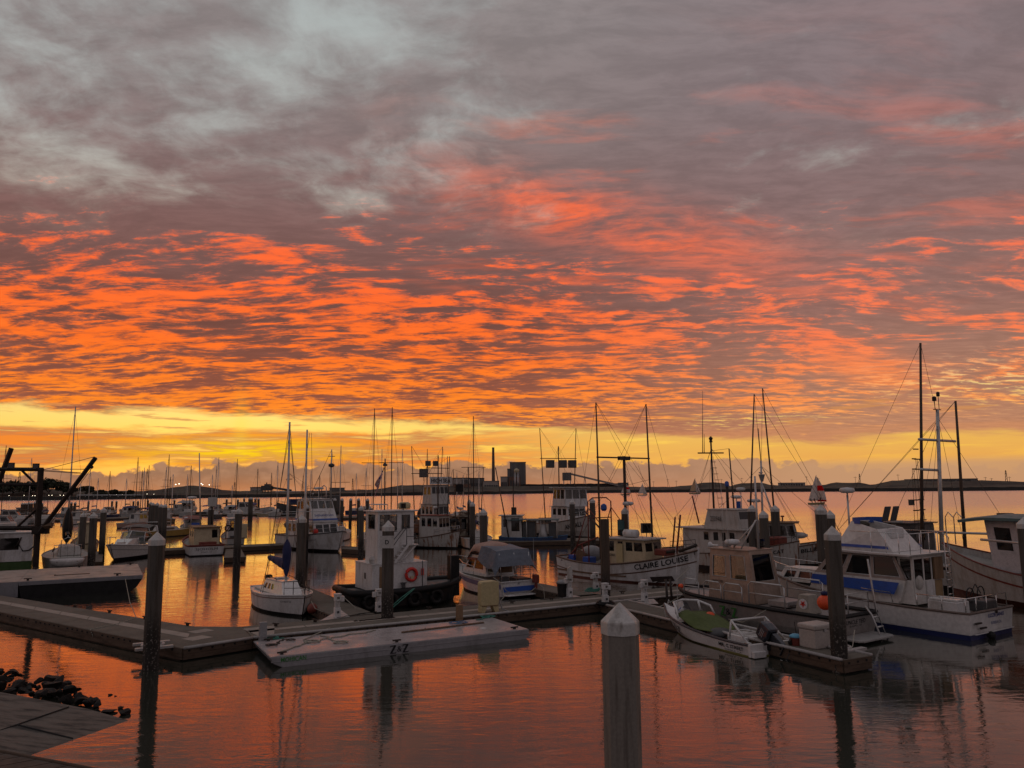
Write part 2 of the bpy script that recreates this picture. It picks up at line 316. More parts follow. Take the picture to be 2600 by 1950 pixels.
# ------------------------------------------------------------------ mesh building
class MB:
    def __init__(s): s.v = []; s.f = []; s.k = []; s.c = 0
    def add(s, vs, fs):
        b = len(s.v); s.v += [tuple(p) for p in vs]; s.f += [tuple(b + i for i in f) for f in fs]; s.k += [s.c] * len(fs); return s
    def hexa(s, b, t):                                     # 4 bottom corners, 4 top corners
        return s.add(list(b) + list(t), [(3, 2, 1, 0), (4, 5, 6, 7), (0, 1, 5, 4), (1, 2, 6, 5), (2, 3, 7, 6), (3, 0, 4, 7)])
    def box(s, a, b):
        (x0, y0, z0), (x1, y1, z1) = a, b
        return s.hexa([(x0, y0, z0), (x1, y0, z0), (x1, y1, z0), (x0, y1, z0)], [(x0, y0, z1), (x1, y0, z1), (x1, y1, z1), (x0, y1, z1)])
    def cbox(s, c, d): return s.box([c[i] - d[i] / 2 for i in range(3)], [c[i] + d[i] / 2 for i in range(3)])
    def prism(s, poly, z0, z1):
        n = len(poly); return s.add([(x, y, z0) for x, y in poly] + [(x, y, z1) for x, y in poly],
                                    [tuple(range(n))[::-1], tuple(range(n, 2 * n))] + [(i, (i + 1) % n, n + (i + 1) % n, n + i) for i in range(n)])
    def prism_y(s, poly, y0, y1):                           # polygon in x,z
        n = len(poly); return s.add([(x, y0, z) for x, z in poly] + [(x, y1, z) for x, z in poly],
                                    [tuple(range(n)), tuple(range(n, 2 * n))[::-1]] + [((i + 1) % n, i, n + i, n + (i + 1) % n) for i in range(n)])
    def tube(s, pts, r, n=6, r1=None, closed=False):
        P = [Vector(p) for p in pts]; m = len(P); rings = []
        for i, p in enumerate(P):
            a = P[i - 1] if (i or closed) else P[0]; b = P[(i + 1) % m] if (i < m - 1 or closed) else P[-1]
            d = (b - a).normalized() if (b - a).length > 1e-9 else Vector((0, 0, 1))
            up = Vector((0, 0, 1)) if abs(d.z) < .95 else Vector((1, 0, 0))
            x = d.cross(up).normalized(); y = d.cross(x)
            rr = r if r1 is None else r + (r1 - r) * i / max(1, m - 1)
            rings.append([p + x * (rr * math.cos(2 * math.pi * k / n)) + y * (rr * math.sin(2 * math.pi * k / n)) for k in range(n)])
        vs = [v for g in rings for v in g]; fs = []
        for i in range(m if closed else m - 1):
            j = (i + 1) % m
            fs += [(i * n + k, i * n + (k + 1) % n, j * n + (k + 1) % n, j * n + k) for k in range(n)]
        if not closed: fs += [tuple(range(n)), tuple((m - 1) * n + k for k in range(n))[::-1]]
        return s.add(vs, fs)
    def lathe(s, prof, c=(0, 0, 0), n=14, M=None):
        vs = []; c = Vector(c)
        for r, z in prof:
            for k in range(n):
                p = Vector((r * math.cos(2 * math.pi * k / n), r * math.sin(2 * math.pi * k / n), z))
                vs.append((M @ p if M else p) + c)
        m = len(prof); fs = [(i * n + k, i * n + (k + 1) % n, (i + 1) * n + (k + 1) % n, (i + 1) * n + k) for i in range(m - 1) for k in range(n)]
        fs += [tuple(range(n))[::-1], tuple((m - 1) * n + k for k in range(n))]
        return s.add(vs, fs)
    def ball(s, c, r, n=12, sq=(1, 1, 1)):
        m = max(4, n // 2); M = Matrix.Diagonal(Vector(sq))
        return s.lathe([(max(1e-4, r * math.sin(math.pi * i / m)), -r * math.cos(math.pi * i / m)) for i in range(m + 1)], c, n, M)
    def torus(s, c, R_, r, ax='y', n=24, k=8):
        pts = []
        for i in range(n):
            a = 2 * math.pi * i / n; u, w = R_ * math.cos(a), R_ * math.sin(a)
            pts.append(Vector(c) + (Vector((u, 0, w)) if ax == 'y' else Vector((0, u, w)) if ax == 'x' else Vector((u, w, 0))))
        return s.tube(pts, r, k, closed=True)
    def rows(s, rows, wrap=False):
        n = len(rows[0]); m = len(rows); vs = [p for q in rows for p in q]
        fs = [(i * n + k, i * n + (k + 1) % n, (i + 1) * n + (k + 1) % n, (i + 1) * n + k) for i in range(m - 1) for k in range(n if wrap else n - 1)]
        return s.add(vs, fs)
    def slab(s, q, th, out=True):                            # quad with thickness along its normal
        q = [Vector(p) for p in q]; nn = (q[1] - q[0]).cross(q[3] - q[0]).normalized() * th
        return s.hexa(q, [p + nn for p in q])
    def build(s, name, mats, parent=None, smooth=False, bev=0.0, th=0.0):
        me = bpy.data.meshes.new(name); me.from_pydata(s.v, [], s.f)
        for m in (mats if isinstance(mats, (list, tuple)) else [mats]): me.materials.append(m)
        if any(s.k): me.polygons.foreach_set('material_index', s.k)
        bm = bmesh.new(); bm.from_mesh(me); bmesh.ops.recalc_face_normals(bm, faces=bm.faces); bm.to_mesh(me); bm.free()
        if smooth: me.polygons.foreach_set('use_smooth', [True] * len(me.polygons))
        o = bpy.data.objects.new(name, me); COL.objects.link(o)
        if parent: o.parent = parent
        if th: md = o.modifiers.new('wall', 'SOLIDIFY'); md.thickness = th; md.offset = -1 if th > 0 else 0
        if bev: md = o.modifiers.new('edge', 'BEVEL'); md.width = bev; md.segments = 2; md.limit_method = 'ANGLE'
        return o
MW = {}
def tag(o, label=None, cat=None, group=None, kind=None):
    for k, v in (('label', label), ('category', cat), ('group', group), ('kind', kind)):
        if v: o[k] = v
    return o
def thing(name, label, cat, loc=(0, 0, 0), hd=0.0, group=None):
    o = bpy.data.objects.new(name, None); COL.objects.link(o); o.empty_display_size = .2
    o.location = loc; o.rotation_euler = (0, 0, R(hd))
    MW[o.name] = Matrix.Translation(Vector(loc)) @ Matrix.Rotation(R(hd), 4, 'Z')
    return tag(o, label, cat, group)
def moored(name, label, cat, px, py, hd, ax=0.0, ay=0.0, z=0.0, group=None):   # local point (ax, ay) of the thing stands at the pixel
    p = at_z(px, py, z); q = Matrix.Rotation(R(hd), 3, 'Z') @ Vector((ax, ay, 0))
    return thing(name, label, cat, p - q, hd, group)
def loc_of(root, p): return MW[root.name].inverted() @ Vector(p)
def seen(root, px, py, x, y=0.0):              # local point above/below local (x, y) at the height where the photo shows that pixel row
    w = MW[root.name] @ Vector((x, y, 0)); q = at_y(px, py, w.y); return loc_of(root, q)
def x_for(root, px, y=0.0, lo=0.0, hi=14.0):   # local x whose pillar stands on a photo column
    f = lambda x: xpix(MW[root.name] @ Vector((x, y, 2.0)), 2.0) - px
    s = f(lo) < f(hi)
    for _ in range(40):
        m = (lo + hi) / 2
        if (f(m) < 0) == s: lo = m
        else: hi = m
    return m
def copy_tree(o, parent=None):
    c = o.copy(); COL.objects.link(c)
    if parent: c.parent = parent
    for ch in list(o.children): copy_tree(ch, c)
    return c

# ------------------------------------------------------------------ lettering
def text_mesh(body, bold=.0):
    if body == 'Z':                                  # heavy slab-serif Z as on the two hulls and the barge
        q = lambda *p: [Vector((x, y, 0)) for x, y in p]
        vs = q((0, .88), (.94, .88), (.94, 1), (0, 1)) + q((0, .0), (.98, .0), (.98, .12), (0, .12)) + q((.0, .12), (.36, .12), (.94, .88), (.58, .88)) + q((0, .70), (.10, .88), (0, .88), (0, .79)) + q((.98, .12), (.98, .30), (.88, .12), (.93, .12))
        return vs, [tuple(range(4 * i, 4 * i + 4)) for i in range(5)]
    bold = min(bold, .018)
    cu = bpy.data.curves.new('lettering', 'FONT'); cu.body = body; cu.size = 1; cu.align_x = 'CENTER'; cu.offset = bold; cu.resolution_u = 2
    o = bpy.data.objects.new('lettering', cu); COL.objects.link(o)
    me = bpy.data.meshes.new_from_object(o.evaluated_get(bpy.context.evaluated_depsgraph_get()))
    bpy.data.objects.remove(o); bpy.data.curves.remove(cu)
    vs = [v.co.copy() for v in me.vertices]; fs = [tuple(p.vertices) for p in me.polygons]; bpy.data.meshes.remove(me)
    return vs, fs
def letters(parent, body, width, fn, mat, bold=.0, hgt=None, name='name_lettering'):
    """fn maps letter-plane coordinates (metres) to local points; bounds: width metres wide"""
    vs, fs = text_mesh(body, bold)
    x0, x1 = min(v.x for v in vs), max(v.x for v in vs); y0, y1 = min(v.y for v in vs), max(v.y for v in vs)
    k = width / (x1 - x0); ky = k if hgt is None else hgt / (y1 - y0)
    me = bpy.data.meshes.new(name); me.from_pydata([tuple(fn((v.x - (x0 + x1) / 2) * k, (v.y - (y0 + y1) / 2) * ky)) for v in vs], [], fs); me.materials.append(mat)
    o = bpy.data.objects.new(name, me); COL.objects.link(o); o.parent = parent; return o
def flat(c, xd, yd, off=.008):                     # mapping onto a plane: centre, reading direction, up direction
    c, xd, yd = Vector(c), Vector(xd).normalized(), Vector(yd).normalized(); n = xd.cross(yd) * off
    return lambda x, y: c + xd * x + yd * y + n

# ------------------------------------------------------------------ hulls
class Hull:
    def __init__(s, L, B, zs, zm, zb, trans=.8, rake=.8, flare=.45, draft=.5, p=2.4, srake=.15, um=.42, tumble=.0):
        s.__dict__.update(locals())
    def hb(s, u):
        if u < s.um: return s.B / 2 * (s.trans + (1 - s.trans) * math.sin(math.pi / 2 * u / s.um))
        q = (u - s.um) / (1 - s.um); return max(.03, s.B / 2 * (1 - q ** s.p))
    def sh(s, u):
        a, b, c = s.zs, s.zm, s.zb
        return a * (1 - u) * (.45 - u) / .45 + b * u * (1 - u) / (.45 * .55) + c * u * (u - .45) / .55
    def pt(s, u, z, side=1):
        zz = s.sh(u); t = max(0, min(1, (z + s.draft) / (zz + s.draft)))
        w = (.88 - .1 * s.tumble - s.flare * u ** 2.4); y = s.hb(u) * (w + (1 - w) * t ** .75) * (.35 + .65 * min(1, t * 2.4 + .1))
        return Vector((u * (s.L - s.rake * (1 - t)) - s.srake * (1 - u) * (t - .4), side * y, z))
    def at_x(s, x, z, side):                         # point of the side at a given length and height
        u = x / s.L
        for _ in range(5): u += (x - s.pt(u, z, side).x) / s.L
        return s.pt(u, z, side)
    def build(s, root, top=white, boot=antif, bottom=antif, hb=.14, rail=rail_w, deck=deckm, bulw=.25, strake=None, railr=.04, N=22, stripe=None, decku=(0.0, 1.0), bw=.02):
        B = MB(); us = [i / N for i in range(N + 1)]
        lev = lambda u: [-s.draft, 0, hb] + [hb + (s.sh(u) - hb) * k for k in (.3, .6, .85, 1)]
        for side in (1, -1):
            g = [[s.pt(u, z, side) for z in lev(u)] for u in us]; nz = 7; base = len(B.v)
            B.v += [tuple(p) for q in g for p in q]
            for i in range(N):
                for k in range(nz - 1):
                    B.f.append((base + i * nz + k, base + (i + 1) * nz + k, base + (i + 1) * nz + k + 1, base + i * nz + k + 1))
                    B.k.append(0 if k == 0 else 1 if k == 1 else (3 if (k == 5 and strake) else 2))
        tr = [[s.pt(0, z, 1), s.pt(0, z, -1)] for z in lev(0)]
        for k in range(6):
            B.c = 0 if k == 0 else 1 if k == 1 else (3 if (k == 5 and strake) else 2)
            B.add([tr[k][0], tr[k][1], tr[k + 1][1], tr[k + 1][0]], [(0, 1, 2, 3)])
        h = B.build('hull', [bottom, boot, top, strake or top], root)
        bm = bmesh.new(); bm.from_mesh(h.data); bmesh.ops.remove_doubles(bm, verts=bm.verts, dist=.004); bmesh.ops.recalc_face_normals(bm, faces=bm.faces); bm.to_mesh(h.data); bm.free()
        D = MB(); dz = lambda u: s.sh(u) - bulw; uu = [decku[0] + (decku[1] - decku[0]) * i / 16 for i in range(17)]
        D.rows([[s.pt(max(0, u), dz(u), 1) * 1 + Vector((0, -bw, 0)), Vector((s.pt(u, dz(u), 1).x, 0, dz(u) + .03)), s.pt(u, dz(u), -1) + Vector((0, bw, 0))] for u in uu])
        D.build('deck', deck, root)
        if rail:
            Rl = MB(); e = [s.pt(u, s.sh(u), 1) for u in us]; f = [s.pt(u, s.sh(u), -1) for u in us]
            Rl.tube(e[::-1] + f, railr, 6) if False else Rl.tube([*f[::-1], *e], railr, 6)
            Rl.build('cap_rail', rail, root)
        if stripe:                                             # (z drop below sheer, height, material)
            T = MB(); dzp, hh, sm = stripe
            for side in (1, -1):
                T.rows([[s.pt(u, s.sh(u) - dzp, side) + Vector((0, side * .012, 0)), s.pt(u, s.sh(u) - dzp - hh, side) + Vector((0, side * .012, 0))] for u in us])
            T.build('hull_stripe', sm, root)
        return h
    def name(s, root, body, u, z, width, side, mat=ink, follow=True, **k):
        # starboard (side -1) reads aft to forward, port (side 1) reads forward to aft
        d = 1 if side < 0 else -1
        def fn(x, y):
            uu = u + d * x / s.L; zz = (s.sh(uu) - z if follow else z) + y
            p = s.at_x(u * s.L + d * x, zz, side); return p + Vector((.0, side * .035, 0)) + (Vector((.012, 0, 0)) if uu > .8 else Vector())
        return letters(root, body, width, fn, mat, **k)
    def transom_name(s, root, body, z, width, mat=ink, y=0.0, **k):
        def fn(x, yy):
            zz = z + yy; p = s.pt(0, zz, 1); return Vector((p.x - .014, y - x, zz))
        return letters(root, body, width, fn, mat, **k)

# ------------------------------------------------------------------ deckhouses, rigs, fittings
def house(root, name, b, t, holes=None, mat=white, gl=glass, roof=None, roofm=None, th=.05, frame=None, wname='window', rth=.07):
    """walls with real openings (face 0 starboard, 1 front, 2 port, 3 aft), a pane in each, a roof slab with overhang"""
    b = [Vector(p) for p in b]; t = [Vector(p) for p in t]; Wl = MB(); holes = holes or {}; panes = []
    cen = sum(b, Vector()) / 4
    for i in range(4):
        q = (b[i], b[(i + 1) % 4], t[(i + 1) % 4], t[i]); hs = holes.get(i, [])
        bl = lambda u, v: (q[0] * (1 - u) + q[1] * u) * (1 - v) + (q[3] * (1 - u) + q[2] * u) * v
        us = sorted({0, 1, *[h[0] for h in hs], *[h[2] for h in hs]}); vs = sorted({0, 1, *[h[1] for h in hs], *[h[3] for h in hs]})
        for a in range(len(us) - 1):
            for c in range(len(vs) - 1):
                mu, mv = (us[a] + us[a + 1]) / 2, (vs[c] + vs[c + 1]) / 2
                if any(h[0] < mu < h[2] and h[1] < mv < h[3] for h in hs): continue
                Wl.add([bl(us[a], vs[c]), bl(us[a + 1], vs[c]), bl(us[a + 1], vs[c + 1]), bl(us[a], vs[c + 1])], [(0, 1, 2, 3)])
        for h in hs: panes.append([bl(h[0], h[1]), bl(h[2], h[1]), bl(h[2], h[3]), bl(h[0], h[3])])
    w = Wl.build(name, mat, root)
    bm = bmesh.new(); bm.from_mesh(w.data); bmesh.ops.remove_doubles(bm, verts=bm.verts, dist=.002); bmesh.ops.recalc_face_normals(bm, faces=bm.faces); bm.to_mesh(w.data); bm.free()
    md = w.modifiers.new('wall', 'SOLIDIFY'); md.thickness = th; md.offset = -1
    for q in panes:
        n = (q[1] - q[0]).cross(q[3] - q[0]).normalized(); c = sum(q, Vector()) / 4
        if n.dot(c - cen) < 0: n = -n
        P = MB(); P.slab([p - n * .03 for p in q], .006)
        if frame:
            F = MB(); o = n * .004
            F.tube([p + o for p in q], .022, 4, closed=True); f = F.build(wname, frame, w); P.build('pane', gl, f)
        else: P.build(wname, gl, w)
    if roof is not None:
        c = sum(t, Vector()) / 4; ov = roof if isinstance(roof, (tuple, list)) else (roof, roof, roof)   # aft, fore, side
        def out(p):
            d = p - c; return Vector((p.x + (ov[1] if d.x > 0 else -ov[0]), p.y + (ov[2] if d.y > 0 else -ov[2]), p.z))
        q = [out(p) for p in t]; Rf = MB(); Rf.hexa([p + Vector((0, 0, .003)) for p in q], [p + Vector((0, 0, rth)) for p in q]); Rf.build('roof', roofm or mat, root, bev=.012)
    return w
def rect(x0, x1, w0, w1=None): w1 = w0 if w1 is None else w1; return [(x0, -w0 / 2), (x1, -w1 / 2), (x1, w1 / 2), (x0, w1 / 2)]
def blk(x0, x1, w, z, w1=None): return [(x, y, z) for x, y in rect(x0, x1, w, w1)]
def tubes(root, name, runs, r, mat, n=6, r1=None):
    B = MB()
    for p in runs: B.tube(p, r, n, r1)
    return B.build(name, mat, root, smooth=n > 5)
def wires(root, runs, r=.011): return tubes(root, 'rigging', runs, r, wirem, 4)
def pole(root, name, a, b, r, mat=woodp, r1=None): return tubes(root, name, [[a, b]], r, mat, 8, r1)
def railing(root, pts, h, r=.02, mat=chrome, mid=True, every=1):
    P = [Vector(p) for p in pts]; up = Vector((0, 0, h)); B = MB(); B.tube([P[0], *[p + up for p in P], P[-1]], r, 6)
    if mid: B.tube([p + up * .5 for p in P], r * .8, 5)
    for p in P[1:-1:every]: B.tube([p, p + up], r, 5)
    return B.build('railing', mat, root, smooth=True)
def radar(root, p, r=.3, post=.0, mat=white):
    B = MB(); p = Vector(p)
    if post: B.tube([p - Vector((0, 0, post)), p], .035, 6)
    B.lathe([(r * .7, 0), (r, .06), (r, .17), (r * .85, .23), (.02, .26)], p, 16); return B.build('radar_dome', mat, root, smooth=True)
def floodlight(root, p, hd=0, s=.35, mat=dgrey):
    M = Matrix.Rotation(R(hd), 3, 'Z'); B = MB(); p = Vector(p)
    def bx(a, b):
        cs = [(a[0], a[1], a[2]), (b[0], a[1], a[2]), (b[0], b[1], a[2]), (a[0], b[1], a[2])]; ct = [(x, y, b[2]) for x, y, _ in cs]
        B.hexa([p + M @ Vector(c) for c in cs], [p + M @ Vector(c) for c in ct])
    bx((-.1 * s / .35, -s / 2, -s / 2), (.06, s / 2, s / 2)); B.c = 1; bx((.062, -s * .42, -s * .42), (.075, s * .42, s * .42)); B.c = 0
    B.tube([p - Vector((0, 0, s / 2)), p - Vector((0, 0, s * .9))], .025, 5)
    return B.build('floodlight', [mat, glass], root)
def fender(root, p, r=.13, l=.5, mat=None): return MB().lathe([(.02, -l / 2), (r * .8, -l / 2 + r * .3), (r, -l / 2 + r), (r, l / 2 - r), (r * .8, l / 2 - r * .3), (.02, l / 2)], p, 12).build('fender', mat or gelcoat, root, smooth=True)
def tyre(root, p, ax='y', r=.3): return MB().torus(p, r, .1, ax).build('tyre_fender', black, root, smooth=True)
def antenna(root, p, h, r=.012, mat=white): return pole(root, 'antenna', p, Vector(p) + Vector((0, 0, h)), r, mat, r * .4)
# ------------------------------------------------------------------ far shore, plant, trees
def shore_y(px):                                  # photographed waterline of the far bank
    T = [(-900, 1285), (0, 1271), (150, 1270), (450, 1265.5), (800, 1261.8), (1150, 1256.6), (1400, 1252.8), (1700, 1250.4), (2400, 1247), (3500, 1237)]
    for (a, b), (c, d) in zip(T, T[1:]):
        if a <= px <= c: return b + (d - b) * (px - a) / (c - a)
RIDGE = [(-900, 1240), (-100, 1240), (60, 1240), (150, 1242), (250, 1246), (350, 1247), (400, 1244), (440, 1238), (482, 1232.5), (520, 1236), (560, 1243), (600, 1247), (700, 1247), (800, 1246), (943, 1243), (985, 1238), (1015, 1232), (1056, 1231), (1100, 1234),
         (1200, 1236), (1290, 1234), (1560, 1236), (1700, 1236), (1754, 1232), (1793, 1224.5), (1836, 1225.5), (1858, 1235), (1874, 1228), (1938, 1225.5), (1962, 1232), (2084, 1232.5), (2123, 1225), (2186, 1225.5), (2215, 1231), (2234, 1228), (2263, 1219.5),
         (2311, 1219), (2340, 1222), (2463, 1222), (2492, 1219), (2540, 1220), (2600, 1224), (3500, 1226)]
def interp(T, x):
    for (a, b), (c, d) in zip(T, T[1:]):
        if a <= x <= c: return b + (d - b) * (x - a) / (c - a)
    return T[-1][1]
shorem = pm('dune_scrub', (.075, .062, .038), .95, col2=(.035, .028, .02), amt=.9, scale=.035, lo=.4, hi=.6)
bankm = pm('dark_rock_bank', (.022, .019, .016), .95, scale=.05)
B = MB(); rows = []
for i in range(300):
    px = -800 + i * 14.2; w = at_z(px, shore_y(px), 0); D = w.length; dr = Vector((w.x, w.y, 0)).normalized()
    ry = interp(RIDGE, px) + (rnd.random() - .5) * 1.6
    def hz(y, q): d = ray(px, y); k = math.hypot(q.x, q.y) / math.hypot(d.x, d.y); return max(.3, CAM_H + d.z * k)
    q0, q1, q2, q3, q4 = (w + dr * k for k in (0, 5, 22, 70, 110))
    h1 = 2.4 + rnd.random() * .5; h2 = 3.0 + rnd.random() * .5
    h3 = hz(ry, q3)
    rows.append([(w.x, w.y, -.5), (q1.x, q1.y, h1), (q2.x, q2.y, h2), (*(w + dr * 45).xy, max(h2, h3 * .66 + (rnd.random() - .5) * 1.2)), (q3.x, q3.y, h3), (q4.x, q4.y, h3 * .8), (*(w + dr * 600).xy, .2)])
n = len(rows[0])
B.rows(rows); B.k = [(1 if (k % (n - 1)) < 1 else 0) for k in range(len(B.f))]
far_shore = tag(B.build('far_shore', [shorem, bankm]), 'low dark dune shore across the bay', kind='structure')

def behind(px, extra=40): w = at_z(px, shore_y(px), 0); return w + Vector((w.x, w.y, 0)).normalized() * extra
def zpix(p, py):                                  # height over a ground point p at which it appears on pixel row py
    lo, hi = -50.0, 200.0
    for _ in range(40):
        m = (lo + hi) / 2; d = Vector((p[0], p[1], m - CAM_H)); y = 975 - F_PX * d.dot(_u) / d.dot(_f)
        if y > py: lo = m
        else: hi = m
    return lo
def xpix(p, z=0.0):
    d = Vector((p[0], p[1], z - CAM_H)); return 1300 + F_PX * d.dot(_r) / d.dot(_f)
def metre(p): return math.hypot(p[0], p[1]) / F_PX * (1 + ((xpix(p) - 1300) / F_PX) ** 2) ** -.5   # metres per photo pixel, sideways
plantw = pm('pale_plant_cladding', (.36, .31, .27), .8, col2=(.24, .2, .17), scale=.12)
plantd = pm('ribbed_grey_cladding', (.17, .16, .15), .8, col2=(.08, .075, .07), scale=.5, streak=(3, 3, .02), lo=.42, hi=.58)
brickm = pm('brown_brick_block', (.20, .11, .075), .9, scale=.2)
stackm = pm('smokestack_concrete', (.13, .095, .075), .9, scale=.08)
coalm = pm('dark_stockpile', (.022, .016, .014), .95, scale=.15)
def block(name, label, cat, x0, x1, ytop, mat, depth=12, extra=80, ybot=None, parts=None):
    p = behind((x0 + x1) / 2, extra); m = p.length / F_PX; w = (x1 - x0) * m * .98; zt = zpix(p, ytop); hd = math.degrees(math.atan2(-p.x, p.y))
    t = thing(name, label, cat, (p.x, p.y, 0), hd); MB().box((-w / 2, 0, 0), (w / 2, depth, zt)).build('wall', mat, t)
    R_ = MB(); R_.box((-w / 2 - .3, -.3, zt + .01), (w / 2 + .3, depth + .3, zt + .5)); R_.build('roof', plantd, t)
    if parts: parts(t, w, zt, depth)
    return t
def openings(n, mat=None, z0=.25, z1=.7, u0=.08, u1=.92):
    def f(t, w, zt, d):
        for i in range(n):
            a = -w / 2 + w * (u0 + (u1 - u0) * (i + .15) / n); b = -w / 2 + w * (u0 + (u1 - u0) * (i + .85) / n)
            MB().box((a, -.15, zt * z0), (b, .1, zt * z1)).build('window', mat or dgrey, t)
    return f
# smokestack
p = behind(1253, 110); m = p.length / F_PX
t = thing('smokestack', 'tall tapering smokestack standing alone beside the boiler house', 'chimney', (p.x, p.y, 0))
zt = zpix(p, 1136); MB().lathe([(4.6 * m, 0), (3.9 * m, zt * .5), (2.9 * m, zt), (2.3 * m, zt), (2.3 * m, zt - 2)], n=20).build('shaft', stackm, t, smooth=False)
MB().lathe([(3.1 * m, zt - 1.6), (3.1 * m, zt - .2), (2.95 * m, zt - .2), (2.95 * m, zt - 1.6)], n=20).build('rim', dgrey, t)
block('boiler_house', 'tall ribbed grey boiler house, highest block of the plant', 'building', 1295, 1336, 1174, plantd, 26, 105, parts=openings(1, None, .05, .16))
block('boiler_annex', 'narrow grey tower joined to the left of the boiler house', 'building', 1288.5, 1295.5, 1191, plantd, 16, 100)
block('brick_pump_house', 'brown brick block under the water tower', 'building', 1292, 1322, 1211, brickm, 10, 80, parts=openings(4, dgrey, .3, .8))
block('storage_silo', 'squat pale storage block left of the brick block', 'building', 1271, 1289, 1211, plantw, 14, 90, parts=openings(3))
block('processing_hall', 'low pale hall at the foot of the smokestack', 'building', 1226, 1268, 1222, plantw, 18, 85, parts=openings(6))
block('mill_building', 'long grey mill building right of the white shed', 'building', 1192, 1230, 1215, plantd, 20, 95, parts=openings(5))
block('white_shed', 'wide white shed with two dark doors on the far shore', 'building', 1141, 1193, 1214, plantw, 22, 90, parts=lambda t, w, zt, d: [MB().box((w * a, -.2, zt * .45), (w * b, .1, zt * .9)).build('door', dgrey, t) for a, b in ((.10, .24), (.26, .40))])
block('low_store', 'low brown store in front of the white shed', 'building', 1150, 1195, 1229, brickm, 8, 60, parts=openings(5))
block('ridge_warehouse', 'flat-roofed warehouse by the right-hand dunes behind the tall mast', 'building', 2318, 2462, 1217, plantd, 20, 130, parts=openings(8, None, .55, .9))
block('roadside_shed', 'long low pale shed behind the spinnaker boat', 'building', 1980, 2042, 1226.5, plantw, 14, 120, parts=openings(9, None, .5, .9))
block('storage_tank_block', 'pale round-shouldered tank block on the shore by the loader', 'building', 636, 665, 1238, plantw, 20, 70, parts=openings(3))
block('square_kiosk', 'small square block behind the cross-arm mast', 'building', 1570, 1596, 1226.5, plantd, 10, 70, parts=openings(2))
block('quay_hut', 'low hut on the bank above the white cabin cruiser', 'building', 837, 874, 1239.5, plantd, 10, 60, parts=openings(3))
# water tower
p = behind(1312, 70); m = p.length / F_PX
t = thing('water_tower', 'pale water tower with a rounded tank on thin legs', 'water tower', (p.x, p.y, 0))
za, zb_ = zpix(p, 1189), zpix(p, 1200); r = 6.4 * m
MB().lathe([(.2, zb_ - 1.5), (r * .6, zb_ - .8), (r, zb_ + (za - zb_) * .35), (r, zb_ + (za - zb_) * .7), (r * .4, za - .3), (.2, za)], n=18).build('tank', cream, t, smooth=True)
for k in range(6): pole(t, 'leg', (r * .9 * math.cos(k * 1.047), r * .9 * math.sin(k * 1.047), 0), (r * .8 * math.cos(k * 1.047), r * .8 * math.sin(k * 1.047), zb_ + .5), .35, steel)
# coal pile and conveyor
p = behind(1425, 90); m = p.length / F_PX; C = MB(); w = 150 * m
zt = zpix(p, 1228); C.rows([[(-w + 2 * w * i / 40, -16, 2.5), (-w + 2 * w * i / 40, -4, zt - rnd.random() * .7), (-w + 2 * w * i / 40, 8, zt - rnd.random() * .7), (-w + 2 * w * i / 40, 22, 2)] for i in range(41)])
C.rows([[(s * w, -16, 2.5), (s * w, 22, 2)] for s in (-1, 1)]); o = C.build('stockpile', coalm); o.location = (p.x, p.y, 0); tag(o, 'long dark stockpile bank beside the plant', kind='structure')
p = behind(1440, 95); q = behind(1570, 95); m = p.length / F_PX
t = thing('conveyor_tower', 'grey transfer tower with a long sloping conveyor on trestles', 'conveyor', (p.x, p.y, 0))
w = 10.5 * m; zt = zpix(p, 1200); MB().box((-w, -6, zpix(p, 1220)), (w, 6, zt)).build('transfer_house', plantd, t); 
for sx in (-1, 1): MB().box((sx * w * .8 - .5, -4, 0), (sx * w * .8 + .5, -3, zpix(p, 1220))).build('leg', steel, t)
e = loc_of(t, (q.x, q.y, zpix(q, 1234.5))); s0 = Vector((w, 0, zpix(p, 1206)))
Cn = MB(); Cn.hexa([s0 + Vector((0, -1.5, 0)), e + Vector((0, -1.5, 0)), e + Vector((0, 1.5, 0)), s0 + Vector((0, 1.5, 0))], [s0 + Vector((0, -1.5, 2)), e + Vector((0, -1.5, 2)), e + Vector((0, 1.5, 2)), s0 + Vector((0, 1.5, 2))]); Cn.build('conveyor_gallery', plantw, t)
for k in (.3, .6): g = s0.lerp(e, k); pole(t, 'trestle', (g.x, g.y, 0), (g.x, g.y, g.z), .5, steel)
Ld = MB(); pl = behind(676, 45)
t = thing('ship_loader', 'dark cluttered loading machine with a sloping belt on the far bank', 'loader', (pl.x, pl.y, 0)); m = pl.length / F_PX; z = lambda y: zpix(pl, y)
MB().box((-11 * m, -3, z(1246)), (12 * m, 4, z(1233))).build('machine_house', dgrey, t); MB().box((-4 * m, -2, z(1233)), (8 * m, 3, z(1229))).build('upper_house', dgrey, t)
for k in (-10, -3, 4, 11): pole(t, 'leg', (k * m, 0, 0), (k * m, 0, z(1244)), .4, dgrey)
pole(t, 'belt', (12 * m, 0, z(1238)), (60 * m, 0, z(1246)), .9, dgrey); pole(t, 'vent', (0, 0, z(1229)), (0, 0, z(1225)), .5, dgrey)
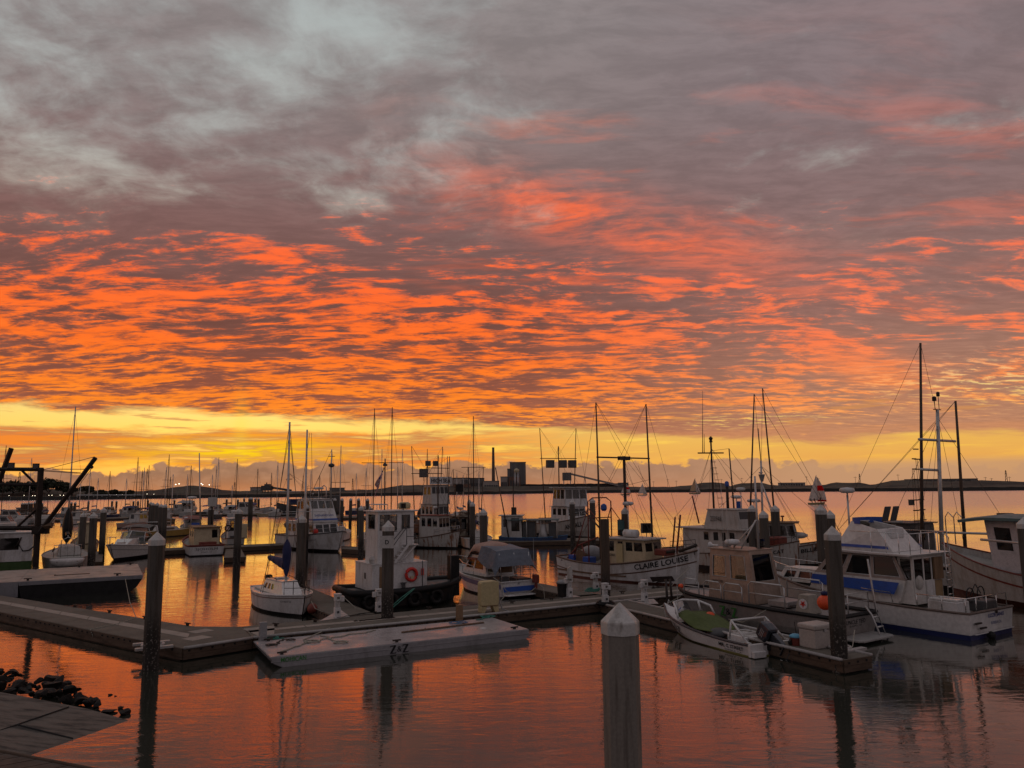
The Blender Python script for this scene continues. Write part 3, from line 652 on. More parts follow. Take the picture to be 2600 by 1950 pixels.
# thin masts, pylons and street lamps on the far shore
lamp_on = glow('lamp_light', (1.0, .86, .62), 5.0)
def pylon(px, ytop, wpx, label):
    p = behind(px, 160); m = p.length / F_PX; zt = zpix(p, ytop); t = thing('power_pylon', label, 'pylon', (p.x, p.y, 0), group='pylons on the far shore'); w = wpx * m
    for s in (-1, 1): pole(t, 'leg', (s * w, 0, 0), (s * w * .15, 0, zt), .22, darkst)
    tubes(t, 'bracing', [[(-w * (1 - k * .85), 0, zt * k), (w * (1 - (k + .15) * .85), 0, zt * (k + .15))] for k in (.3, .45, .6, .75)] + [[(-w * .8, 0, zt * .8), (w * .8, 0, zt * .8)], [(-w * .6, 0, zt * .92), (w * .6, 0, zt * .92)]], .16, darkst, 4)
pylon(45, 1198, 5, 'lattice pylon above the dark trees at far left'); pylon(595, 1224, 3, 'thin lattice pylon left of the loading machine')
pylon(2185, 1203, 3, 'lattice pylon on the dunes left of the tallest mast'); pylon(2558, 1194, 3.5, 'lattice pylon farthest right on the dunes'); pylon(895, 1215, 2.5, 'thin lattice pylon behind the tug flag')
pr = None
for px, yt in ((1696, 1216), (1718, 1220), (1833, 1216), (1885, 1213), (2012, 1217), (2050, 1209), (2080, 1214), (2174, 1210), (2283, 1204), (2505, 1211), (2520, 1214), (2566, 1210), (1660, 1222), (780, 1234), (1120, 1232)):
    p = behind(px, 140); zt = zpix(p, yt)
    t = thing('utility_pole', 'thin utility pole on the skyline of the far dunes', 'pole', (p.x, p.y, 0), group='utility poles on the far dunes')
    pole(t, 'shaft', (0, 0, 0), (0, 0, zt), .2, darkst, .14); tubes(t, 'crossarm', [[(-1.6, 0, zt * .94), (1.6, 0, zt * .94)]], .12, darkst, 4)
for px, py in ((22, 1258.5), (60, 1258), (82, 1258.5), (88, 1258.5), (123, 1258), (131, 1257.5), (152, 1257.5), (160.5, 1257.5), (268, 1256.5), (276, 1256), (295, 1256), (311, 1256), (373, 1254.5), (390, 1254.5), (444.5, 1230), (453, 1228.5), (509.5, 1228), (513, 1230.5), (530, 1231), (652, 1251)):
    p = behind(px, 8 if py > 1240 else 150); zt = zpix(p, py); up = py < 1240
    t = thing('street_lamp', 'lit floodlight on a pole above the bare left-hand hill' if up else 'small lit lamp along the far left waterfront', 'street lamp', (p.x, p.y, 0), group='lit floodlights over the hill' if up else 'lit lamps along the far waterfront')
    pole(t, 'shaft', (0, 0, 0), (0, 0, zt), .12, darkst, .08); MB().ball((0, 0, zt), (.50 if up else .22), 10, (1, 1, .7)).build('lamp', lamp_on, t)
pa, pb = behind(195, 4), behind(360, 4); t = thing('waterfront_rail', 'long pale guard rail along the far left waterfront', 'rail', (0, 0, 0)); zz = zpix(pa, 1257.5)
tubes(t, 'beam', [[(pa.x, pa.y, zz), (pb.x, pb.y, zpix(pb, 1257))]], .45, spar, 5)
for k in range(9): g = pa.lerp(pb, k / 8); pole(t, 'post', (g.x, g.y, 0), (g.x, g.y, zz), .2, spar)
# eucalyptus trees at far left: trunks with limbs, crowns of leaf clumps
leafm = pm('dark_foliage', (.035, .040, .020), .9, col2=(.018, .020, .012), scale=.3)
barkm = pm('dark_bark', (.05, .038, .028), .9)
def tree(px, ytop, wpx, extra, label, seed):
    p = behind(px, extra); m = p.length / F_PX; H = zpix(p, ytop); rw = wpx * m / 2; rr = random.Random(seed)
    t = thing('broadleaf_tree', label, 'tree', (p.x, p.y, 0), group='dark trees on the far left shore')
    T = MB(); T.tube([(0, 0, 0), (.3, 0, H * .3), (-.2, .3, H * .62)], .55, 8, .22)
    cl = []
    for k in range(9):
        a = rr.random() * 6.283; d = rw * (.3 + .65 * rr.random()); z = H * (.55 + .38 * rr.random()); c = Vector((math.cos(a) * d, math.sin(a) * d * .8, z * (1 - .12 * d / rw))); cl.append((c, rw * (.22 + .2 * rr.random())))
        T.tube([(0, .1, H * (.28 + .25 * rr.random())), c * .55 + Vector((0, 0, c.z * .25)), c], .24, 5, .06)
    T.build('trunk', barkm, t)
    C = MB()
    for c, s in cl + [(Vector((0, 0, H * .86)), rw * .36)]:
        for _ in range(120):
            d = Vector((rr.gauss(0, 1), rr.gauss(0, 1), rr.gauss(0, .55))); d = d.normalized() * s * rr.random() ** .4; d.z *= .6; o = c + d; o.z = min(o.z, H)
            a = Vector((rr.gauss(0, 1), rr.gauss(0, 1), rr.gauss(0, 1))).normalized() * (.45 + .5 * rr.random()); b = a.cross(Vector((rr.gauss(0, 1), rr.gauss(0, 1), rr.gauss(0, 1)))).normalized() * (.35 + .4 * rr.random())
            C.add([o - a - b, o + a - b, o + a + b, o - a + b], [(0, 1, 2, 3)])
    C.build('crown', leafm, t)
for a in ((-28, 1222, 70, 30, 'dark spreading tree cut by the left edge of the photo', 1), (30, 1219, 74, 30, 'broad dark tree behind the crane beam', 2), (75, 1223, 60, 34, 'lower dark tree right of the crane beam tree', 3), (122, 1214, 62, 26, 'tallest dark tree between crane post and sailboat mast', 4),
          (158, 1223, 52, 26, 'dark round tree left of the tall sailboat mast', 5), (182, 1236, 40, 22, 'low dark tree under the crane boom', 6), (218, 1233, 40, 18, 'separate flat-topped dark tree right of the crane boom', 7), (292, 1243, 24, 14, 'small wind-bent tree on the low left shore', 8), (328, 1244.5, 22, 14, 'small dark bush-like tree past the wind-bent one', 9), (255, 1245, 34, 14, 'low dark tree beside the flat-topped one', 10)):
    tree(*a)

# ------------------------------------------------------------------ docks
DZ = .45
def dock(label, poly, z=DZ, strip=None, bolts=True, group=None, bump_edges=(), name='floating_dock', hole=None):
    t = thing(name, label, 'dock', (0, 0, 0), group=group); n = len(poly); P = [Vector((x, y, 0)) for x, y in poly]; c = sum(P, Vector()) / n
    MB().prism(poly, z - .12, z).build('deck', concd, t, bev=.012)
    Fa = MB(); Bo = 0
    for i in range(n):
        a, b = P[i], P[(i + 1) % n]; d = (b - a).normalized(); o = Vector((d.y, -d.x, 0)); o = o if o.dot((a + b) / 2 - c) > 0 else -o
        L = (b - a).length; k = max(1, round(L / 3.0))
        for j in range(k):                                   # planks butted end to end
            p, q = a + d * (L * j / k + .004), a + d * (L * (j + 1) / k - .004); dz = (rnd.random() - .5) * .012
            for (zz0, zz1, w) in ((z - .20, z - .015, .05), (z - .40, z - .21, .035)):
                Fa.c = 0; Fa.hexa([p + Vector((0, 0, zz0 + dz)), q + Vector((0, 0, zz0 + dz)), q + o * w + Vector((0, 0, zz0 + dz)), p + o * w + Vector((0, 0, zz0 + dz))], [p + Vector((0, 0, zz1 + dz)), q + Vector((0, 0, zz1 + dz)), q + o * w + Vector((0, 0, zz1 + dz)), p + o * w + Vector((0, 0, zz1 + dz))])
            if bolts:
                Fa.c = 1
                for s in range(int((q - p).length / .42)):
                    g = p + d * (.2 + s * .42) + o * .052; Fa.cbox((g.x, g.y, z - .10), (.06, .06, .06))
    Fa.build('timber_whaler', [fascia, black], t)
    MB().prism([tuple((c + (p - c) * .985).xy) for p in P], -.3, z - .13).build('float', black, t)
    for (i, m) in bump_edges:
        a, b = P[i], P[(i + 1) % n]; d = (b - a).normalized(); o = Vector((d.y, -d.x, 0)); o = o if o.dot((a + b) / 2 - c) > 0 else -o
        tubes(t, 'bumper_strip', [[a + o * .06 + Vector((0, 0, z + .01)), b + o * .06 + Vector((0, 0, z + .01))]], .055, m, 8)
    if strip:
        for q in strip: MB().prism(q, z + .003, z + .009).build('deck_panel', conc2, t)
    return t
def lerp2(a, b, k): return (a[0] + (b[0] - a[0]) * k, a[1] + (b[1] - a[1]) * k)
def band(a0, a1, b0, b1, v0, v1, n, gap=.01, skip=()):
    """panels in a strip between edge a0-a1 and edge b0-b1"""
    out = []
    for i in range(n):
        if i in skip: continue
        u0, u1 = i / n + gap, (i + 1) / n - gap
        f = lambda u, v: lerp2(lerp2(a0, a1, u), lerp2(b0, b1, u), v)
        out.append([f(u0, v0), f(u1, v0), f(u1, v1), f(u0, v1)])
    return out
LN, LF = ((-40, 48.3), (-11.8, 28.2)), ((-44, 53.9), (-13.25, 32.6))
dock('wide concrete walkway running in from the left edge to the corner', [LN[0], LN[1], (-9.97, 30.0), (-11.2, 32.42), LF[1], LF[0]], bump_edges=((1, bumper),),
     strip=band(*LN, *LF, .44, .62, 14, .0008) + [[(-12.6, 29.9), (-12.0, 29.5), (-11.5, 30.2), (-12.1, 30.6)], [(-13.0, 31.4), (-12.5, 31.0), (-12.0, 31.6), (-12.5, 32.0)]])
MN, MF = ((-9.95, 30.05), (13.9, 43.3)), ((-11.18, 32.45), (12.65, 45.75))
dock('long concrete walkway crossing the middle behind the flat barge', [MN[0], MN[1], MF[1], MF[0]], bump_edges=((0, bumper),), strip=band(*MN, *MF, .42, .58, 12, .0008) + [[(-11.0, 31.9), (-9.9, 32.6), (-9.3, 30.6), (-9.8, 30.3)], [(-6.9, 33.6), (-5.3, 34.5), (-5.15, 34.2), (-6.75, 33.3)]])
dock('narrow timber-edged finger float between skiff and grey workboat', [(4.15, 37.75), (10.46, 25.32), (11.62, 25.95), (5.5, 38.5)], bump_edges=((0, bumper), (2, bumper)))
uf = Vector((math.cos(R(120)), math.sin(R(120))))
def finger(px, py, w, L, label, hd=120, z=DZ):
    a = at_z(px, py, z).xy; d = Vector((math.cos(R(hd)), math.sin(R(hd)))); s = Vector((d.y, -d.x)) * w
    return dock(label, [tuple(a), tuple(a + s), tuple(a + s + d * L), tuple(a + d * L)])
finger(853, 1567, 1.75, 12, 'finger float between white sailboat and black tug')
finger(1462, 1516, 1.5, 11, 'finger float between canopy cruiser and wooden fishing boat')
def plate(label, pts, z=DZ + .012):
    q = [tuple(at_z(x, y, z).xy) for x, y in pts]; return tag(MB().prism(q, z, z + .012).build('gusset_plate', bumper), label, 'plate', 'gusset plates at dock corners')
plate('pale triangular plate at the foot of the pedestal by the sailboat', [(812, 1577), (888, 1566), (862, 1546), (849, 1556)])
plate('pale triangular plate under the pedestal left of the skiff bow', [(1603, 1526), (1648, 1534), (1672, 1533), (1660, 1521)])
plate('pale triangular plate beside the black bin', [(1420, 1520), (1473, 1515), (1452, 1511)])
dock('dark pontoon behind the stern of the red-railed boat', [tuple(at_z(290, 1404, DZ).xy), tuple(at_z(735, 1383, DZ).xy), tuple(at_z(735, 1378, DZ).xy), tuple(at_z(290, 1397, DZ).xy)], bolts=False)
dock('dark far pontoon among the left moorings', [tuple(at_z(-60, 1326, DZ).xy), tuple(at_z(335, 1315, DZ).xy), tuple(at_z(335, 1312, DZ).xy), tuple(at_z(-60, 1321, DZ).xy)], bolts=False)
dock('thin distant pontoon in front of the row of small boats', [tuple(at_z(120, 1307, DZ).xy), tuple(at_z(720, 1306, DZ).xy), tuple(at_z(720, 1303.5, DZ).xy), tuple(at_z(120, 1304.5, DZ).xy)], bolts=False)
dock('short pontoon with the cluster of tall capped piles', [tuple(at_z(390, 1352, DZ).xy), tuple(at_z(462, 1350, DZ).xy), tuple(at_z(430, 1337, DZ).xy), tuple(at_z(392, 1338, DZ).xy)], bolts=False)
dock('far pontoon behind the white cabin cruiser', [tuple(at_z(780, 1315, DZ).xy), tuple(at_z(1060, 1313, DZ).xy), tuple(at_z(1060, 1308, DZ).xy), tuple(at_z(780, 1311, DZ).xy)], bolts=False)
dock('far pontoon in front of the grey research trawler', [tuple(at_z(1180, 1378, DZ).xy), tuple(at_z(1530, 1372, DZ).xy), tuple(at_z(1530, 1365, DZ).xy), tuple(at_z(1180, 1370, DZ).xy)], bolts=False)
dock('small pontoon behind the tug under a dark pile', [tuple(at_z(868, 1393, DZ).xy), tuple(at_z(940, 1398, DZ).xy), tuple(at_z(940, 1390, DZ).xy), tuple(at_z(868, 1386, DZ).xy)], bolts=False)
dock('short pontoon beside the white express cruiser', [tuple(at_z(205, 1428, DZ).xy), tuple(at_z(258, 1426, DZ).xy), tuple(at_z(262, 1400, DZ).xy), tuple(at_z(222, 1400, DZ).xy)], bolts=False)
dock('short pontoon under the pile right of the red-railed boat', [tuple(at_z(570, 1416, DZ).xy), tuple(at_z(622, 1414, DZ).xy), tuple(at_z(612, 1394, DZ).xy), tuple(at_z(574, 1394, DZ).xy)], bolts=False)

# ------------------------------------------------------------------ piles
def pile_proto(mat, cap, r=.245, top=4.58):
    t = thing('mooring_pile', 'x', 'pile'); oct_ = [(r * 1.08 * math.cos(R(22.5 + 45 * k)), r * 1.08 * math.sin(R(22.5 + 45 * k))) for k in range(8)]
    zt = top - .42 if cap else top
    Sh = MB(); rng = random.Random(int(r * 1000) + cap); rowsv = [[(x * (1 + (rng.random() - .5) * .02), y * (1 + (rng.random() - .5) * .02), z) for x, y in oct_] for z in (-1.2, .4, 1.0, 1.6, 2.4, zt)]
    Sh.rows(rowsv, True); Sh.add([(x, y, zt) for x, y in oct_], [tuple(range(8))]); Sh.build('shaft', mat, t)
    if cap:
        C = MB(); k = 1.05
        C.rows([[(x * q, y * q, z) for x, y in oct_] for q, z in ((k, zt - .04), (k, zt + .13), (k * .98, zt + .15), (.03, top))], True); C.build('pile_cap', capm, t)
    return t
P_cap = pile_proto(pilec, True); P_near = pile_proto(pm('pale_concrete_pile', (.20, .178, .15), .85, col2=(.10, .082, .065), amt=.8, scale=3, streak=(3, 3, .22), bump=.012, stain=((.03, .026, .02), -.2, .9, (.2, .18, .15))), True, .246); P_wood = pile_proto(pilew, False, .21, 4.35); P_far = pile_proto(pilew, True, .23)  # near pile: lighter copy of the concrete, front sky light put into its colour
used_p = {}
def pile(proto, x, y, label, group=None, s=1.0, rz=None, zs=1.0):
    if proto.name in used_p: o = copy_tree(proto)
    else: o = proto; used_p[proto.name] = 1
    o.location = (x, y, 0); o.rotation_euler = ((rnd.random() - .5) * .02, (rnd.random() - .5) * .02, rnd.random() * .7 if rz is None else rz); o.scale = (s, s, zs)
    o['label'] = label
    if group: o['group'] = group
    elif 'group' in o: del o['group']
    return o
def pile_at(proto, px, ytip, D, label, group=None, s=1.0, **k):
    p = at_y(px, ytip, D); return pile(proto, p.x, p.y, label, group, s, zs=p.z / 4.58 if proto is not P_wood else p.z / 4.35, **k)
def hoop(px, py, label):
    p = at_z(px, py, DZ); t = MB(); t.torus((0, 0, .05), .36, .05, 'z', 20); t.box((-.62, -.62, -.02), (.62, -.40, .06)); t.box((-.62, .40, -.02), (.62, .62, .06)); o = t.build('pile_guide', bumper); o.location = (p.x, p.y, DZ); o.rotation_euler = (0, 0, R(30)); tag(o, label, 'pile guide', 'pile guides on the docks')
G1 = 'white-capped concrete piles'
pile_at(P_cap, 400, 1350, 27.0, 'white-capped pile standing at the outer edge of the left walkway', G1, rz=.1); hoop(388, 1640, 'pale collar round the foot of the left walkway pile')
pile_at(P_cap, 2110, 1335, 25.7, 'barnacled white-capped pile at the end of the skiff float', G1, rz=.25); hoop(2131, 1646, 'pale collar round the barnacled pile by the dock box')
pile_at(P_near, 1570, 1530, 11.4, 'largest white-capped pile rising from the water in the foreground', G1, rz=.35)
o = pile_at(P_cap, 986, 1321, 34.2, 'white-capped pile with a letter sign in front of the tug', G1, rz=.0)
sg = MB(); sg.box((-.30, -.292, 3.40), (.30, -.272, 3.93)); sgo = sg.build('letter_sign', white2, o); letters(sgo, 'D', .17, flat((0, -.293, 3.66), (1, 0, 0), (0, 0, 1)), ink, .02)
pile_at(P_cap, 767, 1306, 44, 'white-capped pile directly behind the small white sailboat', G1)
pile_at(P_wood, 1533, 1318, 40.3, 'flat-topped brown timber pile beside the wooden fishing boat', 'timber piles', s=1.05)
pile_at(P_cap, 1453, 1268, 77, 'left of the two capped piles before the grey trawler', G1)
pile_at(P_cap, 1503, 1264, 76, 'right of the two capped piles before the grey trawler', G1, 1.08)
pile_at(P_far, 1585, 1287, 52, 'capped pile behind the wheelhouse mast of the wooden boat', G1)
pile_at(P_cap, 1939, 1295, 45, 'capped pile in front of the numbered white wheelhouse', G1)
pile_at(P_cap, 1908, 1281, 52, 'pale capped pile behind the numbered white wheelhouse', G1, 1.15)
pile_at(P_cap, 1966, 1282, 54, 'pale capped pile right of the numbered wheelhouse', G1, 1.15)
pile_at(P_cap, 2082, 1281, 40, 'thick left pile of the pair under the spinnaker boat', G1, 1.15)
pile_at(P_cap, 2106, 1295, 43.5, 'thinner right pile of the pair under the spinnaker boat', G1)
pile_at(P_cap, 2600, 1312, 31, 'white-capped pile cut by the right edge', G1, 1.05)
pile_at(P_wood, 2552, 1303, 50, 'blunt square-topped concrete post behind the teal-roofed boat', None, 2.2, rz=.3)
pile_at(P_cap, 1229, 1291, 53, 'capped pile in front of the weathered dark boat', G1)
pile_at(P_cap, 1199, 1273, 74, 'front one of two overlapping piles by the weathered boat', G1)
pile_at(P_far, 1191, 1268, 88, 'rear one of two overlapping piles by the weathered boat', G1)
pile_at(P_cap, 918, 1283, 70, 'dark-footed capped pile left of the tug tower', G1)
for px, yt in ((800, 1264), (815, 1263), (834, 1265), (850, 1264), (869, 1264), (890, 1264), (911, 1264), (934, 1265)): pile_at(P_cap, px, yt, 126, 'capped pile in the evenly spaced row behind the white cabin cruiser', 'row of piles behind the cabin cruiser')
pile_at(P_far, 779, 1279, 76, 'pile just left of the white cabin cruiser wheelhouse', G1)
pile_at(P_cap, 265, 1288, 70, 'capped pile immediately left of the white express cruiser', G1)
pile_at(P_cap, 240, 1301, 60, 'thick capped pile between dinghy sailboat and express cruiser', G1, 1.1)
pile_at(P_cap, 212, 1300, 68, 'capped pile just behind the tan cabin by the dinghy sailboat', G1)
for i, (px, yt, D) in enumerate(((383, 1274, 125), (389, 1276, 118), (399.5, 1276, 112), (410, 1279, 98), (420, 1279, 92))): pile_at(P_cap, px, yt, D, 'capped pile in the tight cluster on the short pontoon', 'cluster of piles on the short pontoon', 1.1)
pile_at(P_cap, 536, 1283, 78, 'capped pile left of the small white fishing boat', G1, 1.05)
pile_at(P_cap, 606, 1290, 62.5, 'thick dark pile in front of the small white fishing boat', G1, 1.1)
pile_at(P_cap, 637, 1262, 150, 'thick far pile near the loading machine', G1, 1.7)
for px, yt, D in ((225, 1271, 210), (182, 1274, 170), (191, 1274, 165), (107.6, 1276, 180), (89, 1273, 160), (285, 1271, 230), (296, 1271, 220), (339, 1271, 220), (351, 1271, 215), (376, 1268, 210), (443, 1268, 210), (465, 1268, 220), (482, 1268, 215), (576, 1266, 210), (604, 1267, 205), (620, 1264, 210), (648, 1264, 200), (657, 1264, 190), (57, 1276, 165), (63, 1276, 166), (69, 1276, 167), (75, 1275, 168), (81, 1275, 170)):
    pile_at(P_far, px, yt, D, 'dark distant mooring pile in the left marina', 'distant piles in the left marina', 1.1)

# ------------------------------------------------------------------ ramp, rocks, boardwalk in the near left corner
rampm = pm('wet_ramp_concrete', (.115, .092, .073), .75, col2=(.03, .025, .021), amt=1.0, scale=2.2, streak=(.5, 2.2, 1), bump=.02)
rp = [at_z(327, 1829, 0), at_z(65, 1922, 0), at_z(-260, 2050, 0), at_z(-420, 1780, .9), at_z(-150, 1722, .75), at_z(0, 1757, .5), at_z(108, 1777, .33), at_z(224, 1800, .16)]
B = MB(); B.add(rp, [tuple(range(8))]); B.add([p - Vector((0, 0, .6)) for p in rp], [tuple(range(8))]); B.add(rp + [p - Vector((0, 0, .6)) for p in rp], [(i, (i + 1) % 8, 8 + (i + 1) % 8, 8 + i) for i in range(8)])
B.build('boat_ramp', rampm); tag(bpy.data.objects['boat_ramp'], 'stained concrete boat ramp sloping into the water', kind='structure')
def on_ramp(px, py): 
    d = ray(px, py); n = (rp[0] - rp[1]).cross(rp[5] - rp[1]); n.normalize(); c = Vector((0, 0, CAM_H)); k = (rp[1] - c).dot(n) / d.dot(n); return c + d * k + Vector((0, 0, .012))
for a, b in (((175, 1796), (0, 1856)), ((43, 1841), (185, 1876))):
    tag(tubes(None, 'ramp_joint', [[on_ramp(*a), on_ramp(*b)]], .018, black, 4), 'dark joint line in the boat ramp slab', kind='structure')
rockm = pm('wet_dark_rock', (.012, .010, .009), .6, col2=(.03, .026, .022), amt=.6, scale=2.5, bump=.03)
def rock_proto(seed):
    rr = random.Random(seed); bm = bmesh.new(); bmesh.ops.create_icosphere(bm, subdivisions=3, radius=1)
    ax = [(Vector((rr.gauss(0, 1), rr.gauss(0, 1), rr.gauss(0, 1))).normalized(), .38 + .4 * rr.random()) for _ in range(12)]
    for v in bm.verts:
        for n, d in ax:
            k = v.co.dot(n)
            if k > d: v.co -= n * (k - d) * .97
        v.co *= 1 + (rr.random() - .5) * .07
    me = bpy.data.meshes.new('rock'); bm.to_mesh(me); bm.free(); me.materials.append(rockm); return me
RK = [rock_proto(s) for s in range(5)]
def rock(px, py, wpx, label, group, z=0.0, sq=.65):
    p = at_z(px, py, z); s = wpx / 2 * p.length / F_PX
    o = bpy.data.objects.new('rock', RK[rnd.randrange(5)]); COL.objects.link(o); o.location = (p.x, p.y, z + s * sq * .35); o.scale = (s, s * (.75 + .4 * rnd.random()), s * sq * (.8 + .4 * rnd.random())); o.rotation_euler = (rnd.random() * .6, rnd.random() * .6, rnd.random() * 6); tag(o, label, 'rock', group)
rk = random.Random(11)
for k in range(34):
    px = rk.uniform(-30, 246); rock(px, 1702 + 60 * max(0, px) / 246 + rk.uniform(0, 46), rk.uniform(7, 15), 'small wet stone wedged among the black boulders', 'small stones among the boulders', z=.04 + .25 * max(0, (240 - px) / 400), sq=.7)
for k in range(46):
    u = k / 45; px = -40 + 285 * u + rk.uniform(-8, 8); lo_, hi_ = 1700 + 52 * max(0, u) + (34 if u > .8 else 0), 1752 + 40 * u
    py = rk.uniform(lo_, hi_); rock(px, py, rk.uniform(18, 44), 'wet black boulder in the heap beside the boat ramp', 'boulders heaped beside the boat ramp', z=.05 + .35 * max(0, (240 - px) / 400) * (.5 + rk.random()), sq=rk.uniform(.4, .75))
rock(279, 1809, 36, 'long broken rock at the ramp tip', 'loose rocks at the ramp tip', 0, .45); rock(313, 1815, 32, 'rounded rock farthest out at the ramp tip', 'loose rocks at the ramp tip', 0, .8); rock(306, 1799, 18, 'small rock behind the rounded one at the ramp tip', 'loose rocks at the ramp tip', 0, .6)
for px, py, w in ((281, 1767, 15), (295, 1770, 12), (316, 1773, 8)): rock(px, py, w, 'tiny stone just breaking the water past the boulders', 'stones breaking the water', -.02, .4)
bz = 4.3; t = thing('boardwalk', 'dark plank boardwalk in the lower left corner', 'boardwalk')
e0, e1 = at_z(-60, 1899, bz), at_z(330, 1974, bz); d = (e1 - e0); L = d.length; d.normalize(); n_ = Vector((d.y, -d.x, 0))
plk = pm('dark_boards', (.075, .050, .036), .8, col2=(.03, .02, .015), scale=5, streak=(1, 1, 1), bump=.006)
n_ = n_ if n_.y < 0 else -n_; bd = (n_ * .85 - d * .5).normalized()
Bm = MB(); k = 0
while k * .15 < L + 3:
    a = e0 + d * (k * .15 - 1.5) - bd * 0; q = bd * 4
    Bm.hexa([a + Vector((0, 0, -.05)), a + d * .138 + Vector((0, 0, -.05)), a + d * .138 + q + Vector((0, 0, -.05)), a + q + Vector((0, 0, -.05))], [a, a + d * .138, a + d * .138 + q, a + q]); k += 1
Bm.build('planking', plk, t)
tubes(t, 'edge_kerb', [[e0 - d * 2 - n_ * .012, e1 + d - n_ * .012]], .012, fascia, 6)
pole(t, 'support_post', e0 + Vector((-1, -.6, -5)), e0 + Vector((-1, -.6, -.06)), .15, pilew)
# ------------------------------------------------------------------ flat barge, its ropes, and things standing on the docks
bc = [at_z(685, 1670, .36), at_z(1343, 1598, .36), at_z(1247, 1569, .36), at_z(640, 1627, .36)]
bo = bc[0]; bx_ = (bc[1] - bc[0]); BL = bx_.length; bhd = math.degrees(math.atan2(bx_.y, bx_.x)); BW = 3.25
bargem = pm('barge_deck_paint', (.40, .36, .35), .32, col2=(.22, .20, .20), amt=.7, scale=.9)
bargeh = pm('barge_hull_paint', (.27, .265, .27), .5, col2=(.12, .115, .11), amt=.6, scale=1.2, streak=(1, 1, .4))
t = thing('flat_barge', 'flat grey work barge lettered on its side, ropes lying on its deck', 'barge', (bo.x, bo.y, 0), bhd)
B = MB(); B.prism_y([(0, .36), (BL, .36), (BL, .10), (BL - .5, -.3), (1.0, -.3), (.12, .14)], 0, BW); B.build('hull', bargeh, t, bev=.02)
MB().box((.03, .03, .363), (BL - .03, BW - .03, .375)).build('deck', bargem, t)
tubes(t, 'rub_rail', [[(.05, -.004, .19), (BL, -.004, .19)]], .012, bargeh)
[letters(t, c, w, flat((4.62 + o, -.003, .175), (1, 0, 0), (0, 0, 1), .02), ink, bo_, hgt=h) for c, o, w, h, bo_ in (('Z', -.24, .23, .29, .04), ('&', 0, .17, .20, .0), ('Z', .24, .23, .29, .04))]
letters(t, 'MOHICAN', .86, flat((.80, -.003, .245), (1, 0, 0), (0, 0, 1), .012), lime, .02, hgt=.16)
for x, y in ((.45, .25), (4.6, .22), (BL - .5, .3), (.5, BW - .3)):
    MB().box((x - .16, y - .03, .42), (x + .16, y + .03, .47)).box((x - .05, y - .04, .37), (x + .05, y + .04, .43)).build('cleat', darkst, t)
MB().lathe([(.14, .376), (.14, .384), (.01, .384)], (BL - 1.5, 1.1, 0), 16).build('deck_hatch', white, t)
def on_barge(px, py, z=.40): return at_z(px, py, z)
def rope(name, label, runs, r, m, group=None):
    o = tubes(None, name, runs, r, m, 6); return tag(o, label, 'rope', group)
def squiggle(a, b, n, w, sd):
    rr = random.Random(sd); a, b = Vector(a), Vector(b); d = b - a; s = Vector((-d.y, d.x, 0)).normalized(); return [a + d * (i / n) + s * (rr.random() - .5) * 2 * w for i in range(n + 1)]
def coil(c, r0, turns, sd, z=0):
    rr = random.Random(sd); return [Vector(c) + Vector((math.cos(a) * r0 * (1 + .4 * rr.random()), math.sin(a) * r0 * .8 * (1 + .4 * rr.random()), .012 + .01 * rr.random() + z)) for a in [i * .6 for i in range(int(turns * 10.5))]]
rope('rope', 'tangled pale rope lying along the barge from its near cleat', [squiggle(on_barge(707, 1657), on_barge(790, 1628), 14, .05, 1), squiggle(on_barge(790, 1628), on_barge(955, 1600), 26, .12, 2), coil(on_barge(792, 1629), .22, 4, 3), coil(on_barge(865, 1631), .2, 3, 4), squiggle(on_barge(865, 1631), on_barge(815, 1612), 9, .08, 5), squiggle(on_barge(770, 1625), on_barge(838, 1594, .45), 5, .02, 17)], .022, ropem)
rope('rope', 'loose dark rope looping near the barge corner post', [squiggle(on_barge(685, 1640), on_barge(725, 1622), 10, .14, 6), coil(on_barge(690, 1638), .18, 2, 7), coil(on_barge(738, 1625), .14, 2, 8)], .018, darkst)
rope('rope', 'green net rope heaped at the far end of the barge', [coil(on_barge(1238, 1566), .25, 4, 9), squiggle(on_barge(1238, 1566), on_barge(1212, 1574), 7, .1, 10), squiggle(on_barge(1250, 1560), on_barge(1233, 1570), 9, .14, 16)], .02, greenrope)
rope('rope', 'green rope bunched by the grey corner post', [coil(on_barge(690, 1620), .2, 3, 11), squiggle(on_barge(676, 1624), on_barge(722, 1620), 8, .05, 12)], .02, greenrope)
a, b = on_barge(1020, 1606), on_barge(1228, 1581); q = MB(); q.tube([a, b], .045, 6); q.tube([a.lerp(b, .25), a.lerp(b, .27) + Vector((.0, .25, .02))], .02, 5); q.tube([a.lerp(b, .85), a.lerp(b, .7) + Vector((.05, .35, .02))], .02, 5); tag(q.build('pole', brown), 'long wooden pole lying on the barge deck', 'pole')
c = on_barge(1164, 1581); tag(MB().box((-.35, -.22, 0), (.35, -.19, .03)).box((-.35, .19, 0), (.35, .22, .03)).box((-.35, -.19, 0), (-.32, .19, .03)).box((.32, -.19, 0), (.35, .19, .03)).box((-.02, -.19, 0), (.01, .19, .025)).build('frame', bluep), 'small blue frame lying flat on the barge', 'frame'); bpy.data.objects['frame'].location = c; bpy.data.objects['frame'].rotation_euler = (0, 0, R(bhd))
def post(px, py, h, w, m, label, z=DZ, cap=False):
    p = at_z(px, py, z); o = MB(); o.box((-w / 2, -w / 2 * .7, -.3), (w / 2, w / 2 * .7, h)); o.box((-w / 2 - .02, -w / 2 * .7 - .02, h * .1), (w / 2 + .02, w / 2 * .7 + .02, h * .13)); b = o.build('mooring_post', m, bev=.012); b.location = p; b.rotation_euler = (0, 0, R(30)); return tag(b, label, 'post')
